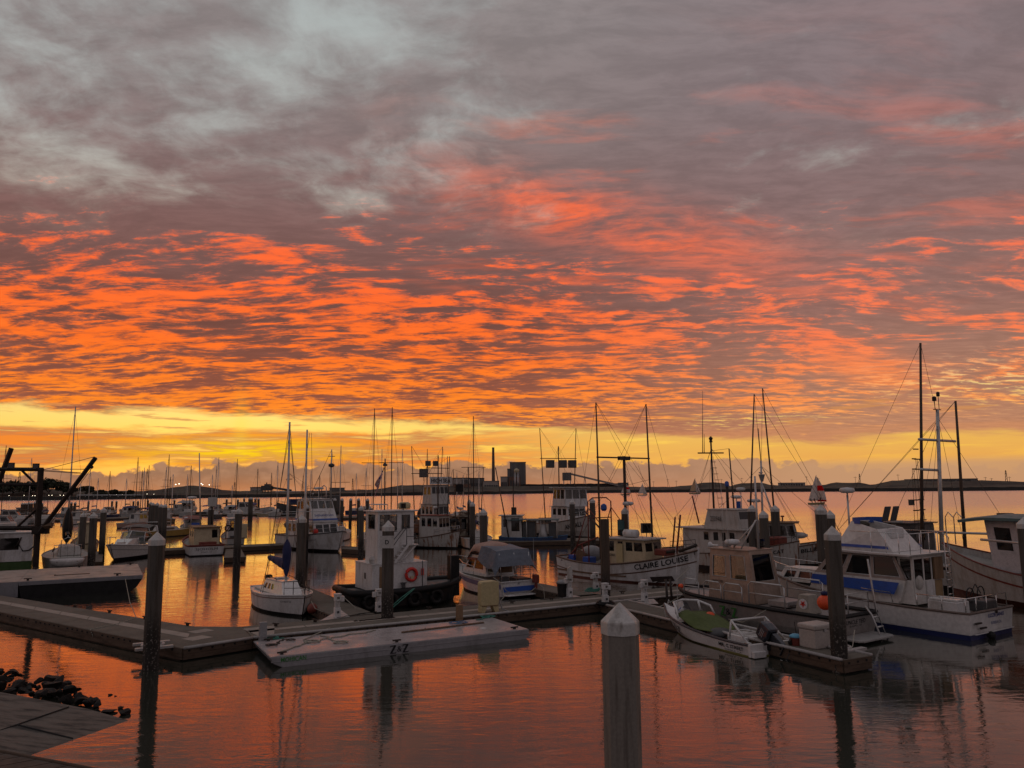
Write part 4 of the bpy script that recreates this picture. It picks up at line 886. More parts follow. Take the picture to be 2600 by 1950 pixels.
post(667, 1621, .60, .27, grey, 'grey flat mooring post at the left corner of the barge'); post(1166.5, 1572, .60, .26, tanw, 'brown flat mooring post behind the barge')
def pedestal(px, py, top, label, var=0, hd=30):
    p = at_z(px, py, DZ); h = at_y(px, top, p.y).z - DZ; t = thing('power_pedestal', label, 'power pedestal', p, hd, 'white power pedestals along the docks')
    MB().box((-.13, -.12, 0), (.13, .12, h * .42)).build('base', white, t, bev=.012); MB().box((-.11, -.06, h * .42 + .002), (.11, .10, h * .76)).build('column', white, t, bev=.01)
    MB().box((-.14, -.13, h * .70), (.14, .11, h * .95)).box((-.15, -.15, h * .952), (.15, .13, h)).build('meter_head', white, t, bev=.015)
    s = 1 if var else -1; MB().box((s * .14, -.09, h * .66), (s * .29, .09, h * .88)).build('meter_box', white, t, bev=.01)
    MB().box((-.06, -.135, h * .78), (.06, -.132, h * .88)).build('meter_window', glass, t)
    MB().cbox((0, -.13, h * .24), (.10, .025, .10)).build('outlet', dgrey, t); MB().lathe([(.02, 0), (.02, .08), (.035, .08), (.035, .1)], (-.05, -.16, h * .5), 8).build('water_tap', steel, t)
    PED[px] = t; return t
PED = {}
pedestal(856, 1568, 1507, 'white power pedestal on the triangular plate by the sailboat', 1); pedestal(961, 1553, 1495, 'white power pedestal against the lettered pile', 0); pedestal(1513, 1499, 1453, 'white power pedestal just left of the brown timber pile', 0); pedestal(1537, 1533, 1480, 'white power pedestal behind the big foreground pile', 1)
pedestal(1637, 1528, 1472, 'white power pedestal left of the skiff bow', 0); pedestal(1446, 1516, 1462, 'white power pedestal beside the black bin', 0)
o = MB(); o.torus((0, 0, .03), .42, .04, 'z', 20); o.torus((0, 0, .09), .36, .04, 'z', 20); o = o.build('coiled_hose', black); o.location = at_z(1537, 1533, DZ); tag(o, 'black hose coiled round the pedestal behind the foreground pile', 'hose')
o = MB()
for k in range(3): o.torus((.05 * k, .03 * k, .03 + .05 * k), .38 - .03 * k, .028, 'z', 22)
o = o.build('coiled_hose', greenrope); o.location = at_z(1503, 1501, DZ); tag(o, 'green hose coiled beside the brown timber pile', 'hose')
# tan box cabinet on legs
p = at_z(1240, 1554, DZ); t = thing('dock_cabinet', 'tall tan moulded cabinet standing on two feet behind the barge', 'cabinet', p, 22); hz_ = at_y(1240, 1474, p.y).z - DZ
B = MB(); B.prism_y([(-.40, .28), (.40, .28), (.43, .5), (.43, hz_ - .05), (.2, hz_), (-.36, hz_ - .02), (-.43, hz_ - .1), (-.43, .5)], -.25, .25); B.build('body', tan, t, bev=.03)
for s in (-1, 1): MB().prism_y([(s * .42, 0), (s * .42, .275), (s * .13, .275), (s * .24, 0)], -.22, .22).build('foot', tan, t, bev=.015)
MB().box((-.41, -.256, .30), (.41, -.251, .33)).build('seam', tanw, t); tubes(t, 'hose', [[(.46, -.1, hz_ * .75), (.5, -.15, .4), (.6, -.2, .12), (.8, -.2, .04), (.85, -.3, .03)]], .03, grey)
# bin, dock box, bucket, buoy
p = at_z(1428, 1515, DZ); t = thing('waste_bin', 'black round bin with a grey lid beside a white pedestal', 'bin', p); MB().lathe([(.23, 0), (.27, .62), (.29, .62), (.29, .66), (.25, .66)], n=18).build('body', black, t, smooth=False); MB().lathe([(.30, .665), (.28, .76), (.15, .84), (.02, .86)], n=18).build('lid', grey, t, smooth=True)
o = MB().prism_y([(-.12, .0), (.12, .0), (.16, .5), (.05, .62), (-.1, .5)], -.1, .1).build('white_towel', white2); o.location = at_z(1446, 1516, DZ) + Vector((0, -.25, .95)); tag(o, 'pale rag draped on the pedestal by the black bin', 'rag')
p = at_z(2075, 1642, DZ); t = thing('dock_box', 'pale grey dock storage box at the end of the skiff float', 'dock box', p, 28); B = MB(); B.box((-.47, -.36, 0), (.47, .36, .62)); B.build('body', beige, t, bev=.04); B = MB(); B.box((-.50, -.39, .625), (.50, .39, .80)); B.build('lid', beige, t, bev=.05); MB().box((-.06, -.40, .56), (.06, -.365, .66)).build('latch', steel, t)
p = at_z(2022, 1638, DZ); t = thing('bucket', 'dark red bucket under a bright blue lid with sticks in it', 'bucket', p, 10); MB().lathe([(.17, 0), (.20, .26), (.2, .27)], n=18).build('body', redox, t, smooth=False); lidb = pm('sky_blue_plastic', (.12, .38, .55), .5); MB().lathe([(.23, .272), (.22, .33), (.12, .38), (.02, .39)], n=18).build('lid', lidb, t, smooth=True)
for q in (((.02, 0, .38), (.0, .05, .78)), ((.08, 0, .36), (.22, .1, .66))): tubes(t, 'stick', [q], .014, darkst)
MB().prism_y([(-.3, .12), (-.2, .22), (-.19, .05), (-.27, .02)], -.05, .05).build('glove', black, t)
o = MB().ball((0, 0, 0), .27, 18).lathe([(.10, .26), (.12, .32), (.12, .38), (.05, .40)], n=12); o.k = [0] * (len(o.f) - 12 * 3 - 2) + [1] * (12 * 3 + 2); o = o.build('mooring_buoy', [orange, navy], smooth=True); o.location = at_y(2094, 1530, 28.6); tag(o, 'bright orange ball fender hanging on the aluminium workboat stern', 'buoy')
rope('mooring_line', 'pale mooring line slack between the workboat bow and the dock', [[at_z(1675, 1540, DZ + .05), at_z(1700, 1530, .55), at_y(1725, 1516, 37.5), at_y(1752, 1495, 37)]], .02, ropem)
rope('mooring_line', 'thin line slack along the grey workboat side', [[at_y(1850, 1572, 30.5), at_y(1885, 1580, 30), at_y(1910, 1569, 29.6), at_y(1945, 1549, 29.2)]], .014, ropem)
rope('mooring_line', 'green mooring line from the tug down to the walkway', [[at_y(1050, 1494, 38), at_y(1020, 1517, 37.3), at_y(992, 1541, 36.2)], [at_y(1053, 1494, 38), at_y(1026, 1518, 37.3), at_y(996, 1544, 36.2)]], .022, greenrope)
rope('mooring_line', 'pale line hanging from the canopy cruiser transom', [[at_y(1252, 1466, 41), at_y(1272, 1480, 40.5), at_y(1285, 1500, 40.4), at_y(1310, 1510, 40.3), at_y(1340, 1508, 40.3), at_y(1360, 1492, 40.4)], [at_y(1366, 1482, 41), at_y(1380, 1492, 41), at_y(1383, 1520, 40.4)]], .016, ropem)
rope('mooring_line', 'pale line from the white sailboat bow to the finger float', [[at_y(790, 1526, 36.5), at_y(800, 1545, 36.3), at_y(825, 1556, 36.2), at_y(848, 1556, 36.2)]], .014, ropem)
rope('mooring_line', 'white line hanging over the edge of the left walkway', [[at_z(229, 1598, DZ + .01), at_z(235, 1612, .3), at_z(238, 1630, -.02)], [at_z(229, 1598, DZ + .015), at_z(300, 1583, DZ + .012), at_z(345, 1569, DZ + .012)]], .016, ropem)
for px, py, l in ((118, 1446 + 0, None),): pass
def cleat(px, py, label):
    p = at_z(px, py, DZ); o = MB().box((-.17, -.025, .09), (.17, .025, .13)).box((-.07, -.03, 0), (-.03, .03, .1)).box((.03, -.03, 0), (.07, .03, .1)).build('dock_cleat', darkst); o.location = p; o.rotation_euler = (0, 0, R(-30)); tag(o, label, 'cleat', 'dock cleats')
for a in ((190, 1542), (278, 1556), (368, 1572), (476, 1589)): cleat(*a, 'small dark cleat on the far edge of the left walkway')

for a in ((700, 1590), (800, 1580), (1090, 1548), (1300, 1532), (1400, 1524), (1580, 1507)): cleat(*a, 'small dark cleat along the far edge of the middle walkway')
for i, (a, b, lab) in enumerate((((856, 1568), (930, 1556), 'thin black power cord trailing from the sailboat pedestal'), ((961, 1553), (905, 1560), 'thin black power cord trailing from the lettered pile pedestal'), ((1446, 1516), (1370, 1522), 'thin black power cord trailing from the pedestal by the bin'), ((1637, 1528), (1570, 1520), 'thin black power cord trailing from the skiff pedestal'))):
    pd = PED[a[0]]; tubes(pd, 'power_cord', [[loc_of(pd, q) for q in squiggle(at_z(*a, DZ + .03), at_z(*b, DZ + .03), 10, .10, 30 + i)]], .016, black)
for a, b, c, lab in (((1700, 1494, 41), (1720, 1470, 43), (1752, 1440, 45), 'pale bow line of the wooden fishing boat'), ((1270, 1527, 37.6), (1280, 1515, 38.8), (1276, 1490, 41.4), 'short stern line of the canopy cruiser'), ((905, 1545, 36.6), (890, 1532, 37.2), (868, 1512, 38), 'short stern line of the tug'), ((2150, 1660, 26.2), (2165, 1640, 27), (2170, 1600, 28.2), 'short stern line of the aluminium workboat'), ((1905, 1618, 29.2), (1890, 1625, 29), (1872, 1618, 29.4), 'short line tying the skiff to the finger float'), ((345, 1566, 35.2), (330, 1530, 40), (318, 1470, 46), 'slack bow line of the low scow')):
    rope('mooring_line', lab, [[at_y(*a), at_y(*b), at_y(*c)]], .016, ropem)
# ------------------------------------------------------------------ tug
t = moored('tug_boat', 'small tug with a tall white wheelhouse tower on a black rubber-fendered hull', 'tug', 1052, 1537, 31, 3.4, -.9)
H_ = Hull(6.45, 3.1, 1.0, .95, 1.2, trans=.92, rake=.5, flare=.15, p=3.2, um=.55); H_.build(t, hullblk, hullblk, hullblk, rail=None, deck=dgrey, bulw=.12)
F_ = MB(); e = [H_.pt(i / 18, H_.sh(i / 18) - .1, 1) for i in range(19)]; f = [H_.pt(i / 18, H_.sh(i / 18) - .1, -1) for i in range(19)]; F_.tube([*f[::-1], *e, f[0] * 1][:38], .17, 8); F_.build('rubber_fender', black, t, smooth=True)
for u in (.12, .3, .5, .7): MB().torus(tuple(H_.pt(u, .45, -1) + Vector((0, -.1, 0))), .30, .11, 'y').build('tyre_fender', black, t, smooth=True)
B = MB(); B.box((5.85, -.28, .2), (6.35, .28, 2.35)); B.build('push_knee', black, t, bev=.04)
house(t, 'lower_house', blk(.95, 3.95, 2.5, .9), blk(.95, 3.95, 2.5, 2.2), {}, white, roof=None); MB().box((.93, -1.27, 2.2), (3.97, 1.27, 2.25)).build('house_top', white, t)
wh = house(t, 'wheelhouse', blk(1.35, 3.35, 1.75, 2.25), blk(1.35, 3.35, 1.75, 4.82), {0: [(.06, .64, .30, .94), (.32, .64, .52, .94), (.66, .66, .88, .93)], 1: [(.1, .64, .46, .94), (.54, .64, .9, .94)], 2: [(.12, .64, .34, .94), (.48, .64, .94, .94)], 3: [(.24, .66, .76, .94)]}, white, glass, roof=(.12, .22, .10), th=.05, frame=dgrey)
MB().box((1.6, -.25, 3.3), (2.1, .25, 3.75)).box((2.3, .1, 3.2), (2.8, .5, 4.2)).build('helm_seat', dgrey, t)
tubes(t, 'stair_rail', [[(2.0, -1.0, 2.3), (2.0, -1.0, 3.2), (2.75, -1.0, 4.02), (2.75, -1.35, 4.02), (3.42, -1.35, 4.02), (3.42, -1.35, 3.12)], [(2.75, -1.35, 4.02), (2.75, -1.35, 3.12)], [(2.75, -1.35, 3.55), (3.42, -1.35, 3.55)], [(2.0, -1.35, 2.3), (2.0, -1.35, 3.1), (2.75, -1.35, 4.02)]], .02, dgrey)
S_ = MB(); S_.hexa([(2.05, -1.36, 2.26), (2.2, -1.36, 2.26), (2.2, -1.33, 2.26), (2.05, -1.33, 2.26)], [(2.75, -1.36, 3.1), (2.9, -1.36, 3.1), (2.9, -1.33, 3.1), (2.75, -1.33, 3.1)]); S_.hexa([(2.05, -.93, 2.26), (2.2, -.93, 2.26), (2.2, -.90, 2.26), (2.05, -.90, 2.26)], [(2.75, -.93, 3.1), (2.9, -.93, 3.1), (2.9, -.90, 3.1), (2.75, -.90, 3.1)])
for k in range(4): S_.box((2.15 + k * .16, -1.33, 2.40 + k * .19), (2.32 + k * .16, -.93, 2.43 + k * .19))
S_.box((2.75, -1.36, 3.1), (3.45, -.88, 3.14)); S_.build('stair', white, t); tubes(t, 'landing_brace', [[(3.3, -1.3, 3.1), (2.55, -1.2, 2.27)]], .045, white, 4)
MB().torus((3.05, -1.31, 1.62), .29, .085, 'y', 26).build('life_ring', red, t, smooth=True); MB().box((3.0, -1.36, 1.3), (3.2, -1.27, 1.55)).build('ring_light', cream, t, bev=.03)
MB().lathe([(.07, 0), (.07, .32), (.03, .38)], (3.66, -1.33, 1.55), 10).build('fire_extinguisher', red, t); MB().box((1.32, -1.262, .95), (1.56, -1.252, 2.1)).build('door', tanw, t); MB().box((.935, -.35, 1.45), (.945, -.12, 1.75)).build('vent', dgrey, t)
letters(t, 'ZABEL', .44, flat((2.2, -.876, 3.84), (1, 0, 0), (0, 0, 1)), ink, .03, hgt=.10)
logo = MB()
for s in (1, -1): logo.tube([(1.70 + .16 * math.cos(a), -.879, 3.12 + s * .12 + s * .22 * math.sin(a)) for a in [math.pi * k / 12 for k in range(13)]], .006, 4)
logo.box((1.45, -.884, 3.10), (1.95, -.878, 3.12)); logo.build('house_logo', grey, t)
rk_ = MB()
for x in (1.28, 1.85): rk_.tube([(x, -.9, 4.95), (x, -.9, 5.2), (x, .2, 5.2), (x, .2, 4.95)], .025, 5)
for y in (-.9, -.5, -.1, .2): rk_.tube([(1.28, y, 5.2), (1.85, y, 5.2)], .025, 5)
rk_.build('roof_rack', white, t); floodlight(t, (2.72, -.92, 5.12), -90, .26); antenna(t, (3.3, .6, 4.95), 3.0); antenna(t, (1.6, .7, 4.95), 4.6)
pole(t, 'flag_mast', (2.05, .0, 4.9), (2.05, .0, 7.6), .035, dgrey); MB().lathe([(.12, 0), (.12, .1), (.05, .16)], (2.05, 0, 7.2), 10).build('masthead_light', dgrey, t)
MB().lathe([(.3, 0), (.34, .1), (.34, .28), (.2, .36)], (3.3, .3, 4.92), 14).build('canvas_bundle', tan, t, smooth=True); MB().lathe([(.12, 0), (.16, .2), (.1, .34)], (1.05, -.9, 2.27), 10).build('vent_cowl', white, t)
MB().lathe([(.10, 0), (.10, .3), (.16, .32), (.16, .36)], (2.6, -1.35, .9), 10).build('bollard', dgrey, t); [tubes(t, 'deck_post', [q], .025, dgrey) for q in ([(3.6, -1.45, .95), (3.6, -1.45, 2.3)], [(5.3, -1.3, 1.1), (5.3, -1.3, 2.6)])]
# flag on the tug mast
fl = MB(); nx = 13
fc = seen(t, 985, 1250, 2.05); 
flagm = [pm('flag_red', (.42, .03, .04), .8), pm('flag_white', (.62, .6, .57), .8), pm('flag_blue', (.02, .03, .16), .8)]
for i in range(13):
    for j in range(14):
        u0, u1, v0, v1 = i / 13, (i + 1) / 13, j / 14, (j + 1) / 14
        def fp(u, v):                                            # limp flag: hangs down from the hoist, folded
            x = -.05 - .42 * v * (1 - .25 * math.sin(3 * u)) - .10 * u + .05 * math.sin(9 * u + 5 * v); z = 1.15 - 1.0 * u * .45 - v * 1.25 * (.75 + .25 * u); y = .10 * math.sin(7 * v + 4 * u)
            return (x, y, z)
        fl.c = 2 if (i < 7 and j < 6) else (0 if i % 2 == 0 else 1); fl.add([fp(u0, v0), fp(u0, v1), fp(u1, v1), fp(u1, v0)], [(0, 1, 2, 3)])
fo = fl.build('flag', flagm); fw = MW[t.name] @ Vector((2.02, 0, 6.0)); fo.location = fw; tag(fo, 'limp striped red and white flag with blue corner on the tug mast', 'flag'); md = fo.modifiers.new('cloth', 'SOLIDIFY'); md.thickness = .01

# ------------------------------------------------------------------ small white sailboat
t = moored('sailboat', 'small white sailboat with blue furled sail moored beside the finger float', 'sailboat', 765, 1566, -57, 6.3, 0)
H_ = Hull(6.8, 2.5, .85, .85, 1.05, trans=.62, rake=.55, flare=.38, p=2.2, um=.45, draft=.45); H_.build(t, white, antif, antif, hb=.12, rail=white, deck=gelcoat, bulw=.03, railr=.035, stripe=(.12, .035, rail_w))
letters_cf = H_.name(t, 'CF 3817 GJ', .84, .30, .62, -1, hgt=.11)
cab = house(t, 'cabin', blk(1.9, 4.9, 1.6, .85, 1.0), blk(2.3, 4.3, 1.25, 1.42, .8), {0: [(.10, .30, .22, .75), (.28, .30, .40, .75), (.45, .30, .57, .75)], 2: [(.10, .30, .22, .75), (.28, .30, .40, .75), (.45, .30, .57, .75)]}, gelcoat, dglass, roof=.0, rth=.06)
MB().box((2.7, -.3, 1.49), (3.2, .3, 1.54)).build('sliding_hatch', white, t, bev=.01)
for y in (-.48, .48): tubes(t, 'grab_rail', [[(2.5, y, 1.50), (2.6, y, 1.56), (3.6, y, 1.56), (3.7, y, 1.50)]], .02, rail_w)
MB().box((.5, -.75, .84), (1.85, .75, .90)).build('cockpit_seat', white, t)
mtop = seen(t, 750, 1071, 3.7); pole(t, 'mast', (3.7, 0, 1.45), (3.55, 0, mtop.z), .075, spar, .05)
tubes(t, 'boom', [[(3.6, 0, 2.3), (.7, 0, 2.42)]], .05, spar); sail = MB(); sail.rows([[(.75 + 2.85 * k / 10, .16 * math.sin(a) * (1 + .2 * math.sin(k * 2.1)), 2.42 - .0 * k + .1 - (.14 + .02 * k) * (1 - math.cos(a)) * .9 - .02 * (k % 2)) for a in [i * math.pi / 5 for i in range(10)]] for k in range(11)], True); sail.build('sail_cover', navy, t, smooth=True)
bag = MB(); bag.rows([[(3.72 + r * math.cos(a), r * math.sin(a), z) for a in [i * math.pi / 4 for i in range(8)]] for r, z in ((.03, 1.6), (.14, 1.9), (.22, 2.5), (.24, 3.0), (.15, 3.3), (.03, 3.5))], True); bag.build('furled_jib', navy, t, smooth=True)
wires(t, [[(6.7, 0, 1.1), (3.57, 0, mtop.z - .1)], [(3.5, -1.1, .9), (3.57, 0, mtop.z - .6)], [(3.5, 1.1, .9), (3.57, 0, mtop.z - .6)], [(.1, 0, .9), (3.57, 0, mtop.z)], [(3.1, 1.1, .9), (3.55, 0, mtop.z * .62)], [(3.1, -1.1, .9), (3.55, 0, mtop.z * .62)]], .013)
tubes(t, 'spreader', [[(3.6, -.65, mtop.z * .62), (3.6, .65, mtop.z * .62)]], .025, spar)
railing(t, [(5.5, -.62, .98), (6.1, -.36, 1.02), (6.75, 0, 1.08), (6.1, .36, 1.02), (5.5, .62, .98)], .62, .018, darkst, every=1)
o = MB().box((-.25, -.16, 0), (.1, .16, .42)).box((-.18, -.08, -.7), (.0, .08, 0)); o = o.build('outboard_motor', black, t, bev=.04); o.location = (-.2, .25, .95)
o = MB().ball((0, 0, 0), .24, 16); o = o.build('mooring_buoy', redox, smooth=True); o.location = at_y(793, 1545, 37) ; tag(o, 'dull red ball fender between sailboat bow and finger float', 'buoy')
p = at_z(770, 1489, DZ); t = thing('flag_pole', 'bare white pole standing right of the small sailboat mast', 'pole', p); q = at_y(765, 1091, p.y); pole(t, 'shaft', (0, 0, 0), (q.x - p.x + .35, 0, q.z - DZ), .085, spar, .05); MB().lathe([(.16, 0), (.16, .3)], n=10).build('base', steel, t)
pole(t, 'yard', (-1.2, 0, (q.z - DZ) * .47), (1.2, 0, (q.z - DZ) * .47), .02, spar); wires(t, [[(.6, 0, 0), (.25, 0, q.z - DZ - .2)], [(-.9, 0, 0), (.15, 0, q.z - DZ - .2)]])

# ------------------------------------------------------------------ canopy cruiser
t = moored('cabin_cruiser', 'white cabin cruiser under a pink and grey tarpaulin canopy, bow away', 'cruiser', 1314, 1517, 121, 0, 0)
H_ = Hull(7.2, 2.55, .88, .92, 1.25, trans=.86, rake=1.1, flare=.5, p=2.2, um=.45); H_.build(t, gelcoat, antif, antif, hb=.10, rail=white, deck=deckm, bulw=.12, railr=.035, strake=white, stripe=(.12, .26, pm('dull_violet_stripe', (.16, .14, .24), .5)))
MB().box((-.20, -1.02, .36), (-.155, 1.02, .62)).build('transom_band', blue, t); H_.transom_name(t, 'AY', .76, .16, ink, y=-.05, hgt=.12); MB().box((-.55, -.95, .16), (-.12, .95, .22)).build('swim_step', gelcoat, t, bev=.02)
house(t, 'cabin', blk(2.2, 5.2, 2.2, .95, 1.5), blk(2.4, 4.1, 1.9, 2.05, 1.55), {0: [(.30, .34, .66, .86), (.70, .34, .92, .80)], 2: [(.06, .34, .42, .86), (.48, .34, .90, .80)], 1: [(.08, .3, .46, .85), (.54, .3, .92, .85)], 3: [(.08, .1, .40, .9)]}, gelcoat, glass, roof=.05)
for s in (-1, 1): MB().slab([(2.35, s * 1.03, 1.86), (4.35, s * .84, 1.80), (4.3, s * .84, 1.94), (2.35, s * 1.03, 2.0)], .012).build('cabin_stripe', redox, t)
MB().box((2.18, -1.0, .9), (2.22, -.1, 1.95)).build('cabin_door', tanw, t); MB().box((.2, -1.0, .82), (1.2, -.2, .98)).box((.4, .3, .82), (1.0, .9, 1.1)).build('cockpit_clutter', dgrey, t)
Cp = MB()                                               # canopy: front sheet over the flybridge hump
ys = [-1.22, -1.0, -.5, 0, .5, 1.0, 1.22]; dip = [-.42, -.04, .06, .1, .06, -.04, -.42]
Cp.rows([[(x, y * w, z + d * k + .015 * math.sin(x * 9 + y * 7)) for y, d in zip(ys, dip)] for x, w, z, k in ((4.5, .62, 1.95, .7), (4.1, .76, 2.35, .9), (3.5, .84, 2.72, 1), (2.9, .86, 2.80, 1), (2.2, .9, 2.72, 1), (1.6, .94, 2.58, 1.0))]); c_ = Cp.build('canvas_canopy', pinkcan, t, smooth=True, th=.02)
Cp = MB(); ys = [-1.32, -1.24, -1.05, -.5, 0, .5, 1.05, 1.24, 1.32]; dip = [-1.05, -.70, -.03, .0, .02, .0, -.03, -.70, -1.05]
Cp.rows([[(x + .04 * math.sin(y * 5), y * w, z + d * k + .03 * math.sin(x * 7 + y * 8) * (abs(y) > .9)) for y, d in zip(ys, dip)] for x, w, z, k in ((2.35, .93, 2.72, .75), (1.7, .97, 2.68, .9), (1.0, 1.0, 2.62, 1), (.45, 1.02, 2.56, .95), (.22, 1.04, 2.10, .65), (.05, 1.06, 1.70, .45))]); Cp.build('tarpaulin', greytarp, t, th=.02)
tubes(t, 'canopy_pole', [[(.1, s * .95, .9), (.35, s * .95, 2.4)] for s in (-1, 0, 1)] + [[(1.3, -.98, .95), (1.1, -.98, 2.45)]], .022, chrome)
railing(t, [(3.0, -1.15, 1.0), (4.6, -1.02, 1.1), (6.0, -.55, 1.2), (7.1, 0, 1.28), (6.0, .55, 1.2), (4.6, 1.02, 1.1), (3.0, 1.15, 1.0)], .5, .018, chrome, mid=False)
tubes(t, 'stern_rail', [[(-.1, -1.0, .92), (-.1, -1.0, 1.22), (-.1, 1.05, 1.22), (-.1, 1.05, .92)]], .018, chrome); antenna(t, (.1, -1.15, .95), 2.2, .012); o = MB().box((-.2, -.14, 0), (.15, .14, .45)).box((-.12, -.07, -.8), (.05, .07, 0)); o = o.build('outboard_motor', redox, t, bev=.04); o.location = (-.3, -1.0, .75)

# ------------------------------------------------------------------ wooden fishing boat
t = moored('fishing_boat', 'white wooden fishing boat with tan wheelhouse, large name along its bow', 'fishing boat', 1766, 1489, -49.5, 10.7, 0)
H_ = Hull(11.0, 3.5, 1.25, 1.05, 2.15, trans=.70, rake=.35, flare=.42, p=2.0, um=.40, draft=.7); H_.build(t, white, antir, antir, hb=.10, rail=rail_w, deck=deckm, bulw=.42, railr=.06, stripe=(.62, .075, rail_w))
H_.name(t, 'CLAIRE LOUISE', .80, .30, 3.3, -1, bold=.02, hgt=.34)
st = MB(); st.tube([H_.pt(1, z, 1) * 1 + Vector((.03, -.03, 0)) for z in (-.3, .4, 1.1, 1.8, 2.3)], .07, 6); st.build('stem_post', white, t)
pt_ = MB(); q = [H_.pt(u, z, -1) + Vector((.0, -.02, 0)) for u, z in ((.745, .42), (.87, .55), (.885, .28), (.76, .06))]; pt_.slab(q, .02); pt_.build('dark_patch', darkst, t)
ga = MB(); ga.rows([[H_.pt(u, .42, -1) + Vector((0, -.03, 0)), H_.pt(u, .32, -1) + Vector((0, -.05, 0))] for u in [i * .05 for i in range(13)]]); ga.build('guard_strake', brown, t)
for u in (.06, .33): MB().cbox(tuple(H_.pt(u, 1.0, -1) + Vector((0, -.01, 0))), (.07, .03, .10)).build('scupper', black, t)
house(t, 'wheelhouse', blk(4.6, 7.7, 2.3, 1.0, 1.7), blk(4.7, 7.5, 2.2, 2.62, 1.7), {0: [(.05, .52, .18, .92), (.28, .55, .42, .92), (.50, .56, .68, .90), (.72, .56, .94, .90)], 1: [(.06, .56, .46, .9), (.54, .56, .94, .9)], 2: [(.06, .56, .28, .9), (.32, .56, .5, .9), (.6, .52, .8, .92)], 3: [(.1, .5, .35, .9)]}, cream, dglass, roof=(.45, .3, .22), roofm=white2, rth=.09)
MB().box((5.42, -1.115, 1.02), (5.95, -1.09, 2.35)).build('door', tan, t); letters(t, '255801', .62, flat((5.02, -1.16, 1.62), (1, 0, 0), (0, 0, 1)), ink, .02, hgt=.16)
MB().lathe([(.06, 0), (.26, .03), (.26, 1.05), (.06, 1.1)], (5.6, -.45, 2.98), 14, Matrix.Rotation(R(90), 3, 'Y')).build('life_raft_canister', white, t, smooth=True)
mx = x_for(t, 1591, 1.0); mt = seen(t, 1590, 1158, mx, 1.0); mh = mt.z; MB().box((mx - .07, .93, 1.0), (mx + .07, 1.07, mh)).build('mast', darkst, t)
pole(t, 'crosstree', (mx, -1.7, mh - .12), (mx, 3.7, mh - .12), .05, darkst); MB().box((mx - .1, .45, mh - .28), (mx + .1, 1.55, mh - .02)).build('mast_platform', darkst, t)
for px, py, bxp, yy, nm in ((1513, 1022, 1525, -1.3, 'left'), (1640, 1026, 1658, 1.3, 'right')):
    px0 = x_for(t, bxp, yy); a = seen(t, px, py, px0, yy); pole(t, 'trolling_pole', (px0, yy, 1.3), (a.x, a.y, a.z), .075, woodp, .045)
    wires(t, [[(a.x, a.y, a.z), (mx, 1, mh - .2)], [(a.x, a.y, a.z), (10.2, 0, 2.2)], [(a.x, a.y, a.z), (.3, 0, 1.3)], [(px0, yy, mh * .8), (mx, 1, mh * .75)], [(a.x * .6 + 4.2 * .4, a.y * .6 + yy * .4, a.z * .6 + .5), (8.6, 0, 2.0)]])
gl_ = MB(); gw = 1.15                                   # stern gantry with blocks
gl_.tube([(3.0, -gw, 1.0), (3.0, -gw, 5.0), (3.0, -gw * .6, 5.25), (3.0, gw * .6, 5.25), (3.0, gw, 5.0), (3.0, gw, 1.0)], .045, 6); gl_.tube([(3.0, -gw, 3.9), (3.0, gw, 3.9)], .035, 5); gl_.tube([(3.0, -gw, 4.6), (1.6, -1.2, 1.2)], .035, 5); gl_.tube([(3.0, gw, 4.6), (1.6, 1.2, 1.2)], .035, 5); gl_.tube([(3.0, -gw, 4.6), (4.9, -1, 2.7)], .03, 5); gl_.tube([(3.0, gw, 4.6), (4.9, 1, 2.7)], .03, 5); gl_.build('stern_gantry', redox, t, smooth=True)
pole(t, 'boom', (4.2, 0, 2.2), (1.3, .3, 4.3), .06, darkst); MB().lathe([(.12, 0), (.22, .15), (.2, .4), (.06, .5)], (3.3, .1, 4.35), 10).build('hauling_block', blue, t)
radar(t, (5.3, .3, 4.75), .36, 1.8); floodlight(t, (7.3, -.3, 3.35), -30, .62); floodlight(t, (4.75, .2, 3.45), 180, .6, pm('teal_box', (.03, .10, .10), .6)); MB().lathe([(.35, 0), (.35, 1.0), (.3, 1.05)], (4.6, .5, 2.75), 12).build('exhaust_stack', black, t)
dr = MB(); dr.lathe([(.46, -.5), (.46, -.44), (.22, -.43), (.22, .43), (.46, .44), (.46, .5)], (1.7, -.2, 1.25), 18, Matrix.Rotation(R(90), 3, 'X')); dr.build('net_reel', brown, t); MB().box((.8, -.9, .82), (1.3, -.2, 1.35)).build('fish_box', blue, t, bev=.02); MB().box((2.2, -.95, .75), (2.9, -.35, 1.3)).build('fish_bin', blue, t, bev=.02)
tubes(t, 'davit', [[(.5, -.8, 1.0), (1.4, -.5, 2.0), (3.0, -.2, 2.6)], [(2.2, -.6, 1.0), (1.6, -.4, 2.1)]], .06, redox); tarp = MB().ball((1.7, .5, 1.4), .8, 14, (1.2, .8, .7)).build('grey_hatch_cover', grey, t, smooth=True)
for i in range(4): MB().box((4.35 + i * .16, -1.30, 1.0), (4.43 + i * .16, -1.22, 1.55)).build('yellow_buoy', orange, t)
tubes(t, 'anchor_winch', [[(8.9, -.4, 1.95), (8.9, .4, 1.95)], [(9.6, 0, 2.0), (10.9, .0, 2.45)]], .1, darkst); MB().box((8.0, -.5, 1.7), (8.9, .5, 2.1)).build('foredeck_gear', redox, t, bev=.08); pole(t, 'foredeck_davit', (9.0, .5, 1.8), (9.25, .7, 4.2), .06, redox)
railing(t, [(8.2, .9, 2.0), (9.4, .7, 2.1), (10.6, .3, 2.25)], .5, .02, darkst); an = MB(); an.tube([(10.8, -.12, 2.1), (10.95, -.3, 1.9)], .03, 5); an.build('fairlead', darkst, t)
